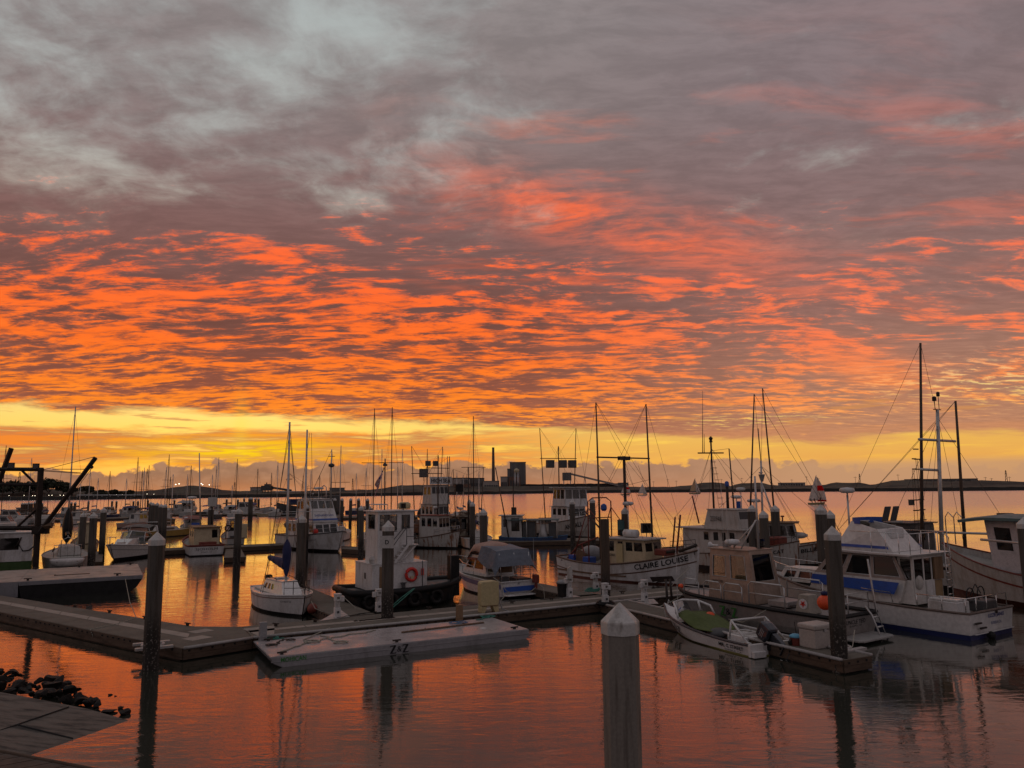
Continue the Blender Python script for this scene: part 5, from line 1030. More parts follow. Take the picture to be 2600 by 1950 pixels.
wires(t, [[(mx, 1, mh - .1), (10.9, 0, 2.3)], [(mx, 1, mh - .2), (8.5, -.9, 2.0)], [(mx, 1, mh * .9), (7.4, -.8, 2.7)], [(mx, 1, mh * .9), (7.4, .8, 2.7)], [(mx, 1, mh), (.2, 0, 1.3)]])
# ------------------------------------------------------------------ grey aluminium workboat
t = moored('workboat', 'bare aluminium workboat with a box cabin moored across the float from the skiff', 'workboat', 2172, 1622, 124, 0, 0)
H_ = Hull(9.2, 3.0, .92, .95, 1.15, trans=.95, rake=1.0, flare=.22, p=4.0, um=.55, draft=.4); H_.build(t, alum, alum, antif, hb=.06, rail=black, deck=pm('aluminium_deck', (.30, .27, .25), .5, .3, col2=(.2, .18, .17)), bulw=.10, railr=.085)
def zz(u0, z, w, side, body=None):
    def fn(x, y):
        u = u0 - side * x / H_.L if side > 0 else u0 + x / H_.L; p = H_.at_x(u * H_.L, H_.sh(u) - z + y, side); return p + Vector((0, side * .05, 0))
    return fn
for ch, off, mat in (('Z', -.30, lime), ('&', .01, ink), ('Z', .34, lime)):
    letters(t, ch, .30, zz(.545 - off / H_.L, .42, 0, 1), mat, .06 if ch == 'Z' else .0, hgt=.42 if ch == 'Z' else .28)
H_.transom_name(t, 'UNCLE TED', .66, 1.3, ink, hgt=.16); H_.transom_name(t, 'EUREKA, CA', .50, .8, ink, hgt=.07)
cabm = pm('oxidised_cabin_aluminium', (.36, .27, .21), .5, .35, col2=(.22, .16, .12), amt=.7, scale=1.2)
cb = house(t, 'cabin', blk(4.0, 6.6, 1.8, .9), blk(4.35, 6.5, 1.55, 3.12), {2: [(.08, .47, .40, .88), (.52, .44, .88, .90)], 0: [(.12, .44, .48, .9), (.60, .44, .92, .9)], 1: [(.08, .5, .46, .9), (.54, .5, .92, .9)], 3: [(.10, .42, .90, .93)]}, cabm, glass, roof=(.06, .1, .06), rth=.06, frame=spar)
MB().slab([(4.02, .55, .93), (4.02, -.55, .93), (4.13, -.5, 1.85), (4.13, .5, 1.85)], -.03).build('aft_door', pm('grey_green_door', (.22, .22, .18), .5), t)
letters(t, 'UNCLE TED', .62, flat((6.05, .885, 1.72), (-1, 0, 0), (0, -.09, 1), .012), ink, .03, hgt=.11)
radar(t, (5.6, .3, 3.32), .34); floodlight(t, (4.55, -.35, 3.42), 180, .42, black); MB().lathe([(.05, 0), (.05, .35), (.16, .5)], (6.3, .45, 3.25), 10, Matrix.Rotation(R(90), 3, 'Y')).build('loudhailer', white, t); antenna(t, (5.5, .7, 3.2), 2.4); antenna(t, (5.9, .55, 3.2), 2.9); MB().box((6.1, -.2, 3.2), (6.35, .1, 3.4)).build('searchlight', grey, t)
tubes(t, 'roof_arch', [[(4.9, .6, 3.15), (4.4, .1, 4.45), (4.4, -.1, 4.45), (4.9, -.6, 3.15)], [(4.4, 0, 4.45), (5.8, 0, 3.18)]], .035, spar); mtp = pole(t, 'light_mast', (4.4, 0, 3.2), (4.4, 0, 6.4), .06, spar, .04)
for x0, x1 in ((4.35, 5.35), (5.5, 6.5), (6.8, 7.7)):
    tubes(t, 'hoop_rail', [[(x0, 1.32, 1.0), (x0, 1.32, 1.62), (x0 + .14, 1.32, 1.74), (x1 - .14, 1.32, 1.74), (x1, 1.32, 1.62), (x1, 1.32, 1.0)], [(x0, 1.32, 1.4), (x1, 1.32, 1.4)]], .025, spar)
for s, x0, x1 in ((1, 2.2, 4.0), (-1, 2.2, 4.0), (-1, 4.4, 6.4)):
    tubes(t, 'side_rail', [[(x0, s * 1.3, 1.0), (x0, s * 1.3, 1.8), (x0 + .15, s * 1.3, 1.92), (x1 - .15, s * 1.3, 1.92), (x1, s * 1.3, 1.8), (x1, s * 1.3, 1.0)], [(x0, s * 1.3, 1.45), (x1, s * 1.3, 1.45)]], .03, spar)
MB().hexa([(1.15, .35, .86), (1.9, .35, .86), (1.9, 1.1, .86), (1.15, 1.1, .86)], [(1.3, .45, 1.6), (1.75, .45, 1.6), (1.75, 1.0, 1.6), (1.3, 1.0, 1.6)]).build('towing_bitt', pm('bitt_grey', (.30, .27, .22), .6), t, bev=.03)
disc = MB(); disc.lathe([(.20, 0), (.20, .01), (.01, .012)], (1.5, 1.075, 1.25), 22, Matrix.Rotation(R(-90), 3, 'X')); disc.build('round_emblem', white, t)
star = MB(); star.prism([(.15 * (1 if k % 2 == 0 else .42) * math.sin(k * math.pi / 5), .15 * (1 if k % 2 == 0 else .42) * math.cos(k * math.pi / 5)) for k in range(10)], 0, .01); so = star.build('star', red, t); so.location = (1.5, 1.09, 1.25); so.rotation_euler = (R(-90), 0, 0)
so = letters(t, 'T', .07, flat((1.5, 1.103, 1.25), (-1, 0, 0), (0, 0, 1), .003), ink, .03, hgt=.09)
cap_ = MB(); cap_.box((2.6, -.6, .9), (3.6, .6, 1.15)); cap_.build('engine_hatch', alum, t, bev=.03)
pl = MB(); pl.prism([(-1.0, -1.0), (-.85, -1.15), (-.02, -1.15), (-.02, 1.15), (-.85, 1.15), (-1.0, 1.0)], .10, .18); pl.build('swim_platform', pm('platform_grey', (.32, .31, .29), .5), t, bev=.02)
lx = -.75; tubes(t, 'boarding_ladder', [[(-.1, -1.05, 3.0), (-.3, -1.05, 1.0), (lx, -1.05, -.1)], [(-.1, -.65, 1.2), (-.35, -.65, .9), (lx, -.65, -.1)], [(-.4, -1.05, .8), (-.4, -.65, .8)], [(-.55, -1.05, .45), (-.55, -.65, .45)]], .035, spar)
tubes(t, 'stern_rail', [[(.1, -1.2, .95), (.1, -1.2, 1.7), (.1, 1.2, 1.7), (.1, 1.2, .95)], [(.1, -1.2, 1.35), (.1, 1.2, 1.35)], [(.1, .2, .95), (.1, .2, 1.7)]], .025, spar)
MB().torus((2.3, .5, 1.0), .18, .05, 'z', 16).build('rope_coil', darkst, t); MB().lathe([(.09, 0), (.12, .06), (.12, .18), (.06, .22)], (8.6, .6, 1.1), 12).build('fender_ball', orange, t, smooth=True)
tubes(t, 'push_bar', [[(9.1, 1.0, -.2), (9.2, 1.0, 1.5)], [(9.1, .7, -.2), (9.2, .7, 1.5)]], .06, darkst)

# ------------------------------------------------------------------ skiff with outboard
t = moored('skiff', 'white open skiff with green cover and black outboard at the finger float', 'skiff', 1902, 1672, 115, 0, .98)
H_ = Hull(6.2, 2.0, .42, .48, .98, trans=.90, rake=.9, flare=.30, p=2.3, um=.50, draft=.25, srake=0); skm = pm('skiff_white', (.62, .60, .58), .4, col2=(.45, .42, .39), amt=.4)
H_.build(t, skm, lime and pm('skiff_boot_olive', (.20, .19, .05), .6), antif, hb=.05, rail=pm('dark_gunwale', (.05, .04, .045), .5), deck=pm('skiff_sole', (.16, .16, .17), .6), bulw=.30, railr=.045)
fd = MB(); us = [.66 + .34 * i / 10 for i in range(11)]; fd.rows([[H_.pt(u, H_.sh(u) - .03, 1), Vector((H_.pt(u, H_.sh(u), 1).x, 0, H_.sh(u) + .06)), H_.pt(u, H_.sh(u) - .03, -1)] for u in us]); fd.build('foredeck', skm, t)
sd = MB()
for s in (1, -1): sd.rows([[H_.pt(u, H_.sh(u) - .02, s), H_.pt(u, H_.sh(u) - .02, s) + Vector((0, -s * .16, 0))] for u in [i * .066 for i in range(11)]])
sd.build('side_deck', skm, t)
for ch, off, w, h in (('Z', -.22, .22, .27), ('&', 0, .16, .18), ('Z', .22, .22, .27)):
    H_.name(t, ch, .70 - off / H_.L, .30, w, 1, ink, bold=.05 if ch == 'Z' else .0, hgt=h)
H_.name(t, "MR. C STREET", .155, .17, 1.25, 1, ink, bold=.03, hgt=.13); H_.name(t, 'EUREKA, CA', .14, .31, .85, 1, ink, hgt=.065)
for y0, y1 in ((-.95, -.35), (.35, .95)): MB().box((-.07, y0, .02), (.07, y1, .46)).build('transom_corner', skm, t, bev=.015)
MB().box((-.22, .38, .02), (-.07, .93, .24)).box((-.22, -.93, .02), (-.07, -.38, .24)).build('swim_step', skm, t, bev=.02)
# outboard tilted up
M_ = Matrix.Translation((-.16, 0, .70)) @ Matrix.Rotation(R(58), 4, 'Y') @ Matrix.Scale(1.18, 4)
def ob(pts): return [M_ @ Vector(p) for p in pts]
om = pm('outboard_navy', (.018, .022, .032), .3, coat=.5); O = MB()
O.rows([ob([(x, y, z) for x, y in ((-a, -b), (c * .9, -b), (c, -b * .6), (c, b * .6), (c * .9, b), (-a, b), (-a * 1.1, b * .5), (-a * 1.1, -b * .5))]) for a, b, c, z in ((.14, .12, .16, .0), (.19, .19, .30, .06), (.20, .20, .34, .30), (.17, .18, .30, .46), (.08, .10, .18, .54))], True)
O.add(ob([(-.08, -.1, .54), (.18, -.1, .54), (.18, .1, .54), (-.08, .1, .54)]), [(0, 1, 2, 3)]); c_ = O.build('outboard_motor', om, t, smooth=False, bev=.02)
L_ = MB(); L_.rows([ob([(-a, -b, z), (c, -b * .6, z), (c, b * .6, z), (-a, b, z)]) for a, b, c, z in ((.12, .10, .12, .02), (.11, .08, .12, -.25), (.09, .05, .12, -.55), (.12, .035, .16, -.72), (.10, .02, .10, -.95))], True); L_.build('lower_leg', om, c_)
L_ = MB(); L_.tube(ob([(-.22, 0, -.78), (.2, 0, -.78)]), .065, 10); L_.hexa(ob([(-.1, -.13, -.58), (.22, -.13, -.58), (.22, .13, -.58), (-.1, .13, -.58)]), ob([(-.1, -.13, -.56), (.22, -.13, -.56), (.22, .13, -.56), (-.1, .13, -.56)])); L_.build('gearcase', om, c_)
Pp = MB(); ce = M_ @ Vector((.26, 0, -.78)); Pp.tube(ob([(.2, 0, -.78), (.34, 0, -.78)]), .05, 10)
for k in range(3):
    a = k * 2.094 + .5; u = Vector((0, math.cos(a), math.sin(a))); v = Vector((0, -math.sin(a), math.cos(a)))
    loop = [Vector((.26, 0, -.78)) + u * r + v * w + Vector((.05 * w / .08, 0, 0)) for r, w in ((.04, -.02), (.10, -.075), (.17, -.06), (.195, .0), (.16, .07), (.09, .06), (.04, .02))]
    n = len(loop); Pp.add(ob(loop) + ob([p + Vector((.012, 0, 0)) for p in loop]), [tuple(range(n)), tuple(range(n, 2 * n))[::-1]] + [(i, (i + 1) % n, n + (i + 1) % n, n + i) for i in range(n)])
Pp.build('propeller', gelcoat, c_); L_ = MB()
for z in (.18, .24, .30): L_.add(ob([(-.05, .2045, z), (.2, .2045, z), (.2, .2045, z + .025), (-.05, .2045, z + .025)]), [(0, 1, 2, 3)])
L_.build('cowl_stripe', grey, c_); MB().box((-.14, -.14, .2), (.05, .14, .52)).build('clamp_bracket', black, t, bev=.02)
tubes(t, 'stern_frame', [[(.12, s * .86, .44), (1.05, s * .80, 1.12)] for s in (-1, 1)] + [[(1.05, -.80, 1.12), (1.05, .80, 1.12)]] + [[(1.05, s * .80, 1.12), (1.12, s * .86, .48)] for s in (-1, 1)] + [[(.0, s * .86, .48), (.3, s * .86, .48)] for s in (-1, 1)], .04, white)
MB().box((.9, -.55, .22), (1.9, .3, .50)).build('bench_seat', gelcoat, t, bev=.03); tubes(t, 'seat_rack', [[(1.0, -.5, .58), (1.8, -.5, .58), (1.8, .2, .58), (1.0, .2, .58), (1.0, -.5, .58)], [(1.2, -.5, .58), (1.2, .2, .58)], [(1.5, -.5, .58), (1.5, .2, .58)]], .02, white)
MB().box((.1, -.75, .13), (.85, .75, .20)).build('splash_well', dgrey, t)
Cv = MB(); rr = random.Random(3)
Cv.rows([[(x, y * w * H_.hb(x / 6.2) * 2 / 2, z + .16 * math.exp(-((x - 4.0) / .5) ** 2) * math.exp(-((y - .45) / .25) ** 2) + .14 * math.exp(-((x - 3.5) / .3) ** 2) * math.exp(-((y + .35) / .3) ** 2) - .06 * abs(y) ** 2 - .07 * math.cos(y * 3) * (x < 3)) for y in [-1 + .2 * i for i in range(11)]] for x, w, z in ((2.35, .35, .44), (2.6, .75, .50), (3.0, .92, .60), (3.4, .95, .72), (3.8, .95, .84), (4.15, .92, .92), (4.4, .88, .94))]); Cv.build('green_cover', grcan, t, smooth=True, th=.015)
bk_ = MB().ball((2.55, .1, .36), .42, 12, (1.1, 1.3, .5)); bk_.build('dark_tarp', dgrey, t, smooth=True)
Wf = MB(); Wf.tube([(4.05, -.92, .78), (4.25, -.86, 1.12), (4.75, -.60, 1.28), (4.95, 0, 1.32), (4.75, .60, 1.28), (4.25, .86, 1.12), (4.05, .92, .78)], .045, 8); Wf.tube([(4.62, -.55, 1.26), (4.55, -.6, .86)], .05, 6); Wf.tube([(4.62, .55, 1.26), (4.55, .6, .86)], .05, 6); Wf.build('windscreen_frame', white, t, smooth=True)
Ws = MB(); Ws.rows([[(4.10, -.90, .82), (4.5, -.72, .86), (4.78, 0, .94), (4.5, .72, .86), (4.10, .90, .82)], [(4.25, -.84, 1.10), (4.7, -.60, 1.26), (4.93, 0, 1.3), (4.7, .60, 1.26), (4.25, .84, 1.10)]]); Ws.build('windscreen', glass, t)
antenna(t, (4.6, .5, .95), 2.6, .014); tubes(t, 'bow_eye', [[(5.85, -.1, 1.02), (5.9, 0, 1.2), (5.85, .1, 1.02)]], .015, chrome); MB().ball((3.9, -.55, .78), .2, 12, (1, 1, .8)).build('orange_float', orange, t, smooth=True)
MB().slab([H_.pt(1, z, 0) * 1 for z in (0, 0, 0, 0)] if False else [(6.0, -.012, -.1), (6.22, -.012, .9), (6.25, -.012, .9), (6.03, -.012, -.1)], .024).build('stem_band', white, t)

# ------------------------------------------------------------------ blue and white cabin cruiser at right
t = moored('cabin_cruiser', 'large white cabin cruiser with a blue side band and flybridge', 'cruiser', 2519, 1616, 123, 0, 0)
H_ = Hull(10.6, 3.7, 1.02, 1.12, 1.75, trans=.93, rake=1.2, flare=.45, p=2.3, um=.48, draft=.6, srake=.1); bw_ = pm('cruiser_white', (.66, .64, .61), .4, col2=(.48, .44, .40), amt=.5, scale=.9, streak=(1, 1, .3))
H_.build(t, bw_, antib, antib, hb=.20, rail=pm('worn_brown_rail', (.14, .10, .08), .7), deck=deckm, bulw=.22, railr=.05); ws_ = MB()
for s in (1, -1): ws_.rows([[H_.pt(u / 20, .22, s) + Vector((0, s * .012, 0)), H_.pt(u / 20, .245, s) + Vector((0, s * .012, 0))] for u in range(21)])
ws_.box((-.16, -1.5, .22), (-.10, 1.5, .245)); ws_.build('waterline_stripe', white, t)
H_.transom_name(t, 'LIZZIE JANES', .80, 1.25, inkblue, y=-.35, bold=.018, hgt=.18); H_.transom_name(t, 'EUREKA CA', .53, .8, inkblue, y=-.35, hgt=.11)
for y, z in ((1.2, .62), (.85, .42)): MB().box((-.16, y - .22, z - .02), (-.09, y + .22, z + .04)).build('trim_tab_bracket', darkst, t)
MB().ball((-.2, .45, .12), .16, 10).build('exhaust', black, t)
hm = pm('cabin_white', (.62, .60, .56), .45, col2=(.42, .36, .30), amt=.6, scale=1.2, streak=(1, 1, .4)); sillm = pm('weathered_window_trim', (.34, .27, .23), .6)
mz0, mz1, mz2 = 1.02, 1.98, 2.98
house(t, 'saloon', blk(3.0, 7.4, 2.9, mz0, 2.5), blk(2.7, 7.0, 2.85, mz1, 2.45), {3: [(.1, .15, .5, .95)]}, hm, dglass, roof=None)
for s in (1, -1): MB().slab([(3.05, s * 1.462, 1.40), (7.2, s * 1.272, 1.48), (7.1, s * 1.262, 1.90), (2.80, s * 1.452, 1.90)] if s > 0 else [(2.80, s * 1.452, 1.90), (7.1, s * 1.262, 1.90), (7.2, s * 1.272, 1.48), (3.05, s * 1.462, 1.40)], .012).build('blue_band', blue, t)
house(t, 'window_house', blk(2.65, 7.0, 2.85, mz1 + .002, 2.45), blk(3.1, 6.1, 2.7, mz2, 2.3), {2: [(.06, .12, .30, .92), (.36, .10, .64, .92), (.68, .12, .96, .92)], 0: [(.04, .12, .32, .92), (.36, .10, .64, .92), (.70, .12, .94, .92)], 1: [(.05, .1, .33, .9), (.36, .1, .64, .9), (.67, .1, .95, .9)], 3: [(.05, .06, .45, .92)]}, sillm, dglass, roof=None, frame=white)
MB().hexa([(2.2, -1.55, mz2), (6.3, -1.3, mz2), (6.3, 1.3, mz2), (2.2, 1.55, mz2)], [(2.1, -1.58, mz2 + .10), (6.35, -1.33, mz2 + .13), (6.35, 1.33, mz2 + .13), (2.1, 1.58, mz2 + .10)]).build('roof', bw_, t, bev=.03)
house(t, 'aft_wheelhouse', blk(2.35, 3.05, 2.2, mz0), blk(2.35, 3.0, 2.2, mz2 - .003), {3: [(.04, .48, .34, .94), (.38, .48, .62, .94), (.66, .48, .96, .94)], 2: [(.15, .5, .85, .94)], 0: [(.15, .5, .85, .94)]}, hm, glass, roof=None)
MB().box((2.30, -.98, mz0), (2.345, -.42, mz0 + .9)).build('aft_door', pm('buff_door', (.30, .20, .10), .6), t); MB().box((2.29, -.36, mz0), (2.345, .25, mz0 + .92)).build('white_door', white, t); MB().box((2.26, -1.06, mz0 + .94), (2.345, -.40, mz2 - .1)).build('door_frame', tanw, t)
fb = house(t, 'flybridge', blk(3.2, 6.0, 2.6, mz2 + .13, 2.1), [(3.9, -1.0, 4.05), (5.25, -.75, 4.35), (5.25, .75, 4.35), (3.9, 1.0, 4.05)], {}, bw_, glass, roof=None, th=.04)
for s in (1, -1):
    q = [(3.25, s * 1.30, mz2 + .25), (5.95, s * 1.06, mz2 + .25), (5.88, s * 1.05, mz2 + .37), (3.3, s * 1.285, mz2 + .37)]; MB().slab(q if s > 0 else q[::-1], .012).build('flybridge_stripe', blue, t)
cv = MB(); cv.rows([[(x, y, z) for x, y in ((4.75, -.90), (5.05, -.84), (5.3, -.6), (5.36, 0), (5.3, .6), (5.05, .84), (4.75, .90))] for z in (4.24, 4.50)]); cv.build('windscreen_cover', blue, t, th=.02)
radar(t, (5.5, .55, 5.6), .33, 1.6); pole(t, 'radar_post', (5.5, .55, 3.3), (5.5, .55, 5.5), .045, spar)
tubes(t, 'flybridge_rail', [[(5.1, 1.15, mz2 + .95), (2.2, 1.45, mz2 + .95), (2.2, -1.45, mz2 + .95), (5.1, -1.15, mz2 + .95)]] + [[(x, s * (1.47 - .08 * (x - 2.2)), mz2 + .1), (x, s * (1.47 - .08 * (x - 2.2)), mz2 + .95)] for x in (2.2, 2.7, 3.3, 4.0) for s in (-1, 1)] + [[(2.2, y, mz2 + .1), (2.2, y, mz2 + .95)] for y in (-.7, 0, .7)], .018, chrome)
MB().box((3.6, -.5, mz2 + .13), (4.4, .5, mz2 + .65)).box((3.55, -.5, mz2 + .66), (3.7, .5, mz2 + 1.1)).build('helm_seat', white, t, bev=.04)
for y in (-.35, .3): MB().slab([(3.9, y - .22, 4.35), (3.9, y + .22, 4.35), (3.7, y + .22, 5.0), (3.7, y - .22, 5.0)], .06).build('seat_back', dgrey, t, bev=.02)
net = MB(); net.ball((4.9, .55, 4.2), .34, 10, (1.2, .7, .5)); net.build('net_bundle', pm('dull_net', (.06, .05, .035), .9), t, smooth=True)
tubes(t, 'ladder', [[(2.05, -1.3, mz0 - .1), (2.05, -1.3, mz2 + .2), (2.05, -1.3, mz2 + .7), (2.3, -1.3, mz2 + .9)], [(2.05, -.9, mz0 - .1), (2.05, -.9, mz2 + .7), (2.3, -.9, mz2 + .9)]] + [[(2.05, -1.3, mz0 + .3 * k), (2.05, -.9, mz0 + .3 * k)] for k in range(1, 7)], .022, chrome)
tubes(t, 'cockpit_rail', [[(.1, -1.6, 1.05), (.1, -1.6, 1.55), (.1, 1.6, 1.55), (2.0, 1.62, 1.55)]] + [[(.1, y, 1.05), (.1, y, 1.55)] for y in (-.8, .0, .8, 1.6)] + [[(x, 1.62, 1.05), (x, 1.62, 1.55)] for x in (1.0, 2.0)], .022, chrome)
MB().box((.5, .5, .85), (1.7, 1.4, 1.35)).build('bait_tank', white, t, bev=.04); MB().box((.55, .55, 1.36), (1.65, 1.35, 1.44)).build('tank_lid', gelcoat, t, bev=.02); MB().box((.3, -1.3, .85), (.9, -.2, 1.3)).build('cockpit_crate', dgrey, t, bev=.05)
bi = MB(); bi.torus((.75, -.95, 1.5), .28, .025, 'x', 18, 6); bi.torus((.75, -.1, 1.5), .28, .025, 'x', 18, 6); bi.tube([(.75, -.95, 1.5), (.75, -.55, 1.9), (.75, -.1, 1.5)], .02, 5); bo_ = bi.build('bicycle', black); bo_.location = MW[t.name].to_translation(); bo_.rotation_euler = (0, 0, R(123)); tag(bo_, 'small bicycle leaning in the stern of the blue-banded cruiser', 'bicycle')
house(t, 'trunk_cabin', blk(7.45, 9.6, 2.2, 1.35, 1.2), blk(7.45, 9.2, 1.9, 1.95, 1.0), {2: [(.12, .25, .42, .85), (.52, .25, .90, .85)], 0: [(.10, .25, .46, .85), (.56, .25, .88, .85)]}, hm, dglass, roof=.02, rth=.05, frame=white)
railing(t, [(7.0, 1.55, 1.4), (8.2, 1.35, 1.5), (9.4, .9, 1.62), (10.55, .0, 1.78), (9.4, -.9, 1.62), (8.2, -1.35, 1.5), (7.0, -1.55, 1.4)], .62, .02, chrome, mid=False)
tubes(t, 'side_grab', [[(3.0, 1.66, 1.1), (3.1, 1.66, 1.5), (4.4, 1.66, 1.55)]], .02, chrome); tubes(t, 'side_grab', [[(6.4, 1.62, 1.25), (6.5, 1.62, 1.65), (7.0, 1.6, 1.7)]], .02, chrome); MB().torus((6.0, 1.25, 3.45), .0 + .10, .025, 'y', 12).build('horn_ring', darkst, t); MB().box((-.11, -.4, .88), (-.09, -.26, .98)).build('exhaust_plate', darkst, t)
MB().ball((2.33, .75, 1.9), .3, 10, (.3, 1, 1)).build('white_curtain', white2, t, smooth=True)

# ------------------------------------------------------------------ numbered trawler between the workboat and the named white bow
def troller(root, mast_px, base_x, base_z, poles, thick=.07, mat=woodp, mastm=darkst, cross=None, yc=0.0, wires_to=()):
    if len(mast_px) > 2: base_x = x_for(root, mast_px[2], yc)
    mt = seen(root, mast_px[0], mast_px[1], base_x, yc); B = MB(); B.tube([(base_x, yc, base_z), (mt.x, mt.y, mt.z)], thick, 8, thick * .75); B.build('mast', mastm, root, smooth=True)
    wr = []
    for (tx, ty, bx, by, bz) in poles:
        if bx > 100: bx = x_for(root, bx, by)
        a = seen(root, tx, ty, bx, by); pole(root, 'trolling_pole', (bx, by, bz), a, thick * .85, mat, thick * .5); wr += [[a, (mt.x, mt.y, mt.z * .93)]] + [[a, w] for w in wires_to[:1]]
    for w in wires_to: wr.append([(mt.x, mt.y, mt.z * .95), w])
    if cross:
        for zc, hw, off in cross: 
            c = seen(root, mast_px[0], zc, base_x, yc); pole(root, 'crosstree', (c.x, c.y - hw + off, c.z), (c.x, c.y + hw + off, c.z + .05), thick * .6, mastm)
    wires(root, wr, .012); return mt
t = moored('trawler', 'white trawler with a tall numbered wheelhouse behind the workboat', 'trawler', 2018, 1462, -58, 11.0, 0)
H_ = Hull(11.5, 3.9, 1.25, 1.2, 2.3, trans=.75, rake=.3, flare=.35, p=2.4, um=.45, draft=.7); H_.build(t, rusty, hullblk, antif, hb=.3, rail=rail_w, deck=deckm, bulw=.4)
H_.name(t, 'CAT', .90, .45, .62, -1, ink, bold=.02, hgt=.24)
house(t, 'main_house', blk(2.2, 8.0, 2.9, 1.0, 2.4), blk(2.2, 7.8, 2.8, 2.85, 2.3), {0: [(.36, .58, .44, .90), (.52, .58, .60, .9), (.66, .58, .72, .9), (.78, .58, .86, .9)], 1: [(.1, .55, .45, .9), (.55, .55, .9, .9)], 3: [(.1, .5, .4, .9)]}, white2, dglass, roof=(.6, .2, .2), rth=.1)
uh = house(t, 'upper_house', blk(4.2, 7.4, 2.5, 2.96, 2.2), blk(4.6, 7.2, 2.4, 4.25, 2.1), {1: [(.1, .5, .9, .9)]}, white2, dglass, roof=.06)
letters(t, '233948', 1.05, flat((5.4, -1.243, 3.62), (1, 0, 0), (0, .05, 1), .012), ink, .0, hgt=.36)
mt = troller(t, (1805, 1123, 1816), 4.0, 1.2, [(1851, 1139, 1871, 1.0, 1.4)], .085, woodp, darkst, [(1151, 1.35, .0)], wires_to=[(11.2, 0, 2.4), (.3, 0, 1.4), (2.0, -1.3, 1.4), (2.0, 1.3, 1.4), (7.5, 1.2, 2.9)])
a = seen(t, 1784, 992, 4.0, -1.0); b = seen(t, 1784, 1150, 4.0, -1.0); pole(t, 'whip_antenna', b, a, .03, dgrey, .012); a2 = seen(t, 1788, 1102, 4.0, -.9); pole(t, 'whip_antenna', seen(t, 1788, 1150, 4.0, -.9), a2, .03, dgrey, .015)
MB().lathe([(.14, 0), (.1, .15), (.16, .3), (.05, .45)], (mt.x, mt.y, mt.z), 10).build('wind_sensor', darkst, t); lad = MB(); 
for s in (-.25, .25): lad.tube([(4.3, s + .6, 4.3), (4.05, s * .4 + .1, 8.2)], .016, 4)
for k in range(8): lad.box((4.3 - .03 * k, .32 - .05 * k, 4.6 + .45 * k), (4.34 - .03 * k, .88 - .07 * k, 4.64 + .45 * k))
lad.build('ratlines', darkst, t); MB().lathe([(.08, 0), (.17, .12), (.15, .34), (.06, .42)], (5.2, .3, 5.9), 12).build('blue_block', blue, t); pole(t, 'short_boom', (5.2, .3, 4.3), (5.2, .3, 6.0), .1, darkst)
a = seen(t, 1758, 1260, 1.0, -1.0); pole(t, 'derrick', (3.0, -.5, 3.2), (a.x, a.y, a.z), .06, redox); pole(t, 'derrick', (.2, -.6, 1.3), (.9, -.9, 3.6), .07, redox); MB().ball((a.x + .9, a.y + .2, a.z - 2.4), .22, 10).build('tackle_block', darkst, t); wires(t, [[(a.x, a.y, a.z), (.9, -.9, 3.6)], [(a.x, a.y, a.z), (mt.x, mt.y, mt.z * .8)]])
radar(t, (6.4, .4, 5.6), .33, 1.3); railing(t, [(9.0, -1.4, 1.9), (10.2, -.9, 2.1), (11.3, 0, 2.35), (10.2, .9, 2.1)], .5, .02, darkst); MB().box((9.3, -.5, 1.9), (10.2, .5, 2.5)).build('foredeck_winch', redox, t, bev=.1); MB().ball((9.0, -.6, 2.3), .35, 10, (1.2, .8, .8)).build('brown_tarp', brown, t, smooth=True)

# ------------------------------------------------------------------ white troller with the twin tall poles
t = moored('troller', 'white rust-stained troller with two tall dark poles and grey mast', 'fishing boat', 2135, 1443, -22, 11.6, 0)
H_ = Hull(12, 3.9, 1.2, 1.2, 2.2, trans=.75, rake=.5, flare=.4, p=2.3, um=.45, draft=.7); H_.build(t, rusty, hullblk, antif, hb=.35, rail=rail_w, deck=deckm, bulw=.35)
H_.name(t, 'BILLIE', .80, .36, 1.15, -1, ink, bold=.03, hgt=.27)
house(t, 'pilothouse', blk(4.2, 9.0, 2.6, 1.2, 1.9), blk(4.2, 8.6, 2.5, 3.2, 1.8), {0: [(.30, .55, .48, .9), (.60, .55, .72, .92), (.75, .55, .86, .92), (.88, .55, .98, .92)], 1: [(.06, .55, .46, .92), (.54, .55, .94, .92)], 2: [(.5, .55, .68, .92), (.74, .55, .96, .92)]}, white2, glass, roof=(.2, .35, .2), roofm=tanw, rth=.09)
mt = troller(t, (1932, 1170, 1937), 3.4, 1.2, [(1915, 1001, 1901, -1.1, 1.4), (1936, 986, 1973, 1.4, 1.4)], .09, woodp, spar, [(1201, 1.5, 0)], wires_to=[(11.8, 0, 2.4), (8.5, -.9, 3.2), (8.5, .9, 3.2), (.2, 0, 1.3), (9.6, -.9, 2.0)])
pole(t, 'mast_stay', (mt.x, mt.y - .1, mt.z * .78), (7.6, -1.2, 2.2), .035, spar); pole(t, 'mast_stay', (mt.x, mt.y + .1, mt.z * .78), (7.6, 1.2, 2.2), .035, spar); pole(t, 'topmast', (mt.x, mt.y, mt.z), seen(t, 1925, 1088, 3.4), .03, dgrey)
cn = MB(); cn.lathe([(.10, 0), (.24, .5), (.24, .55)], (mt.x, mt.y, mt.z * .80), 12); cn.build('crow_nest', steel, t); radar(t, (4.6, -.3, 5.0), .38, 1.7); radar(t, (5.8, .4, 4.7), .5, 1.5); MB().box((4.6, -.6, 4.2), (4.9, -.2, 4.8)).build('deck_lamp', blue, t); MB().box((2.8, -1.0, 1.2), (4.0, 1.0, 3.0)).build('stern_shelter', white2, t, bev=.03)
rf = MB().ball((8.8, .0, 2.3), .5, 10, (1.5, 1.2, .5)); rf.build('white_tarp', white2, t, smooth=True); MB().lathe([(.05, 0), (.05, .3), (.15, .32), (.12, .42)], (7.8, .3, 3.3), 10).build('horn', redox, t)
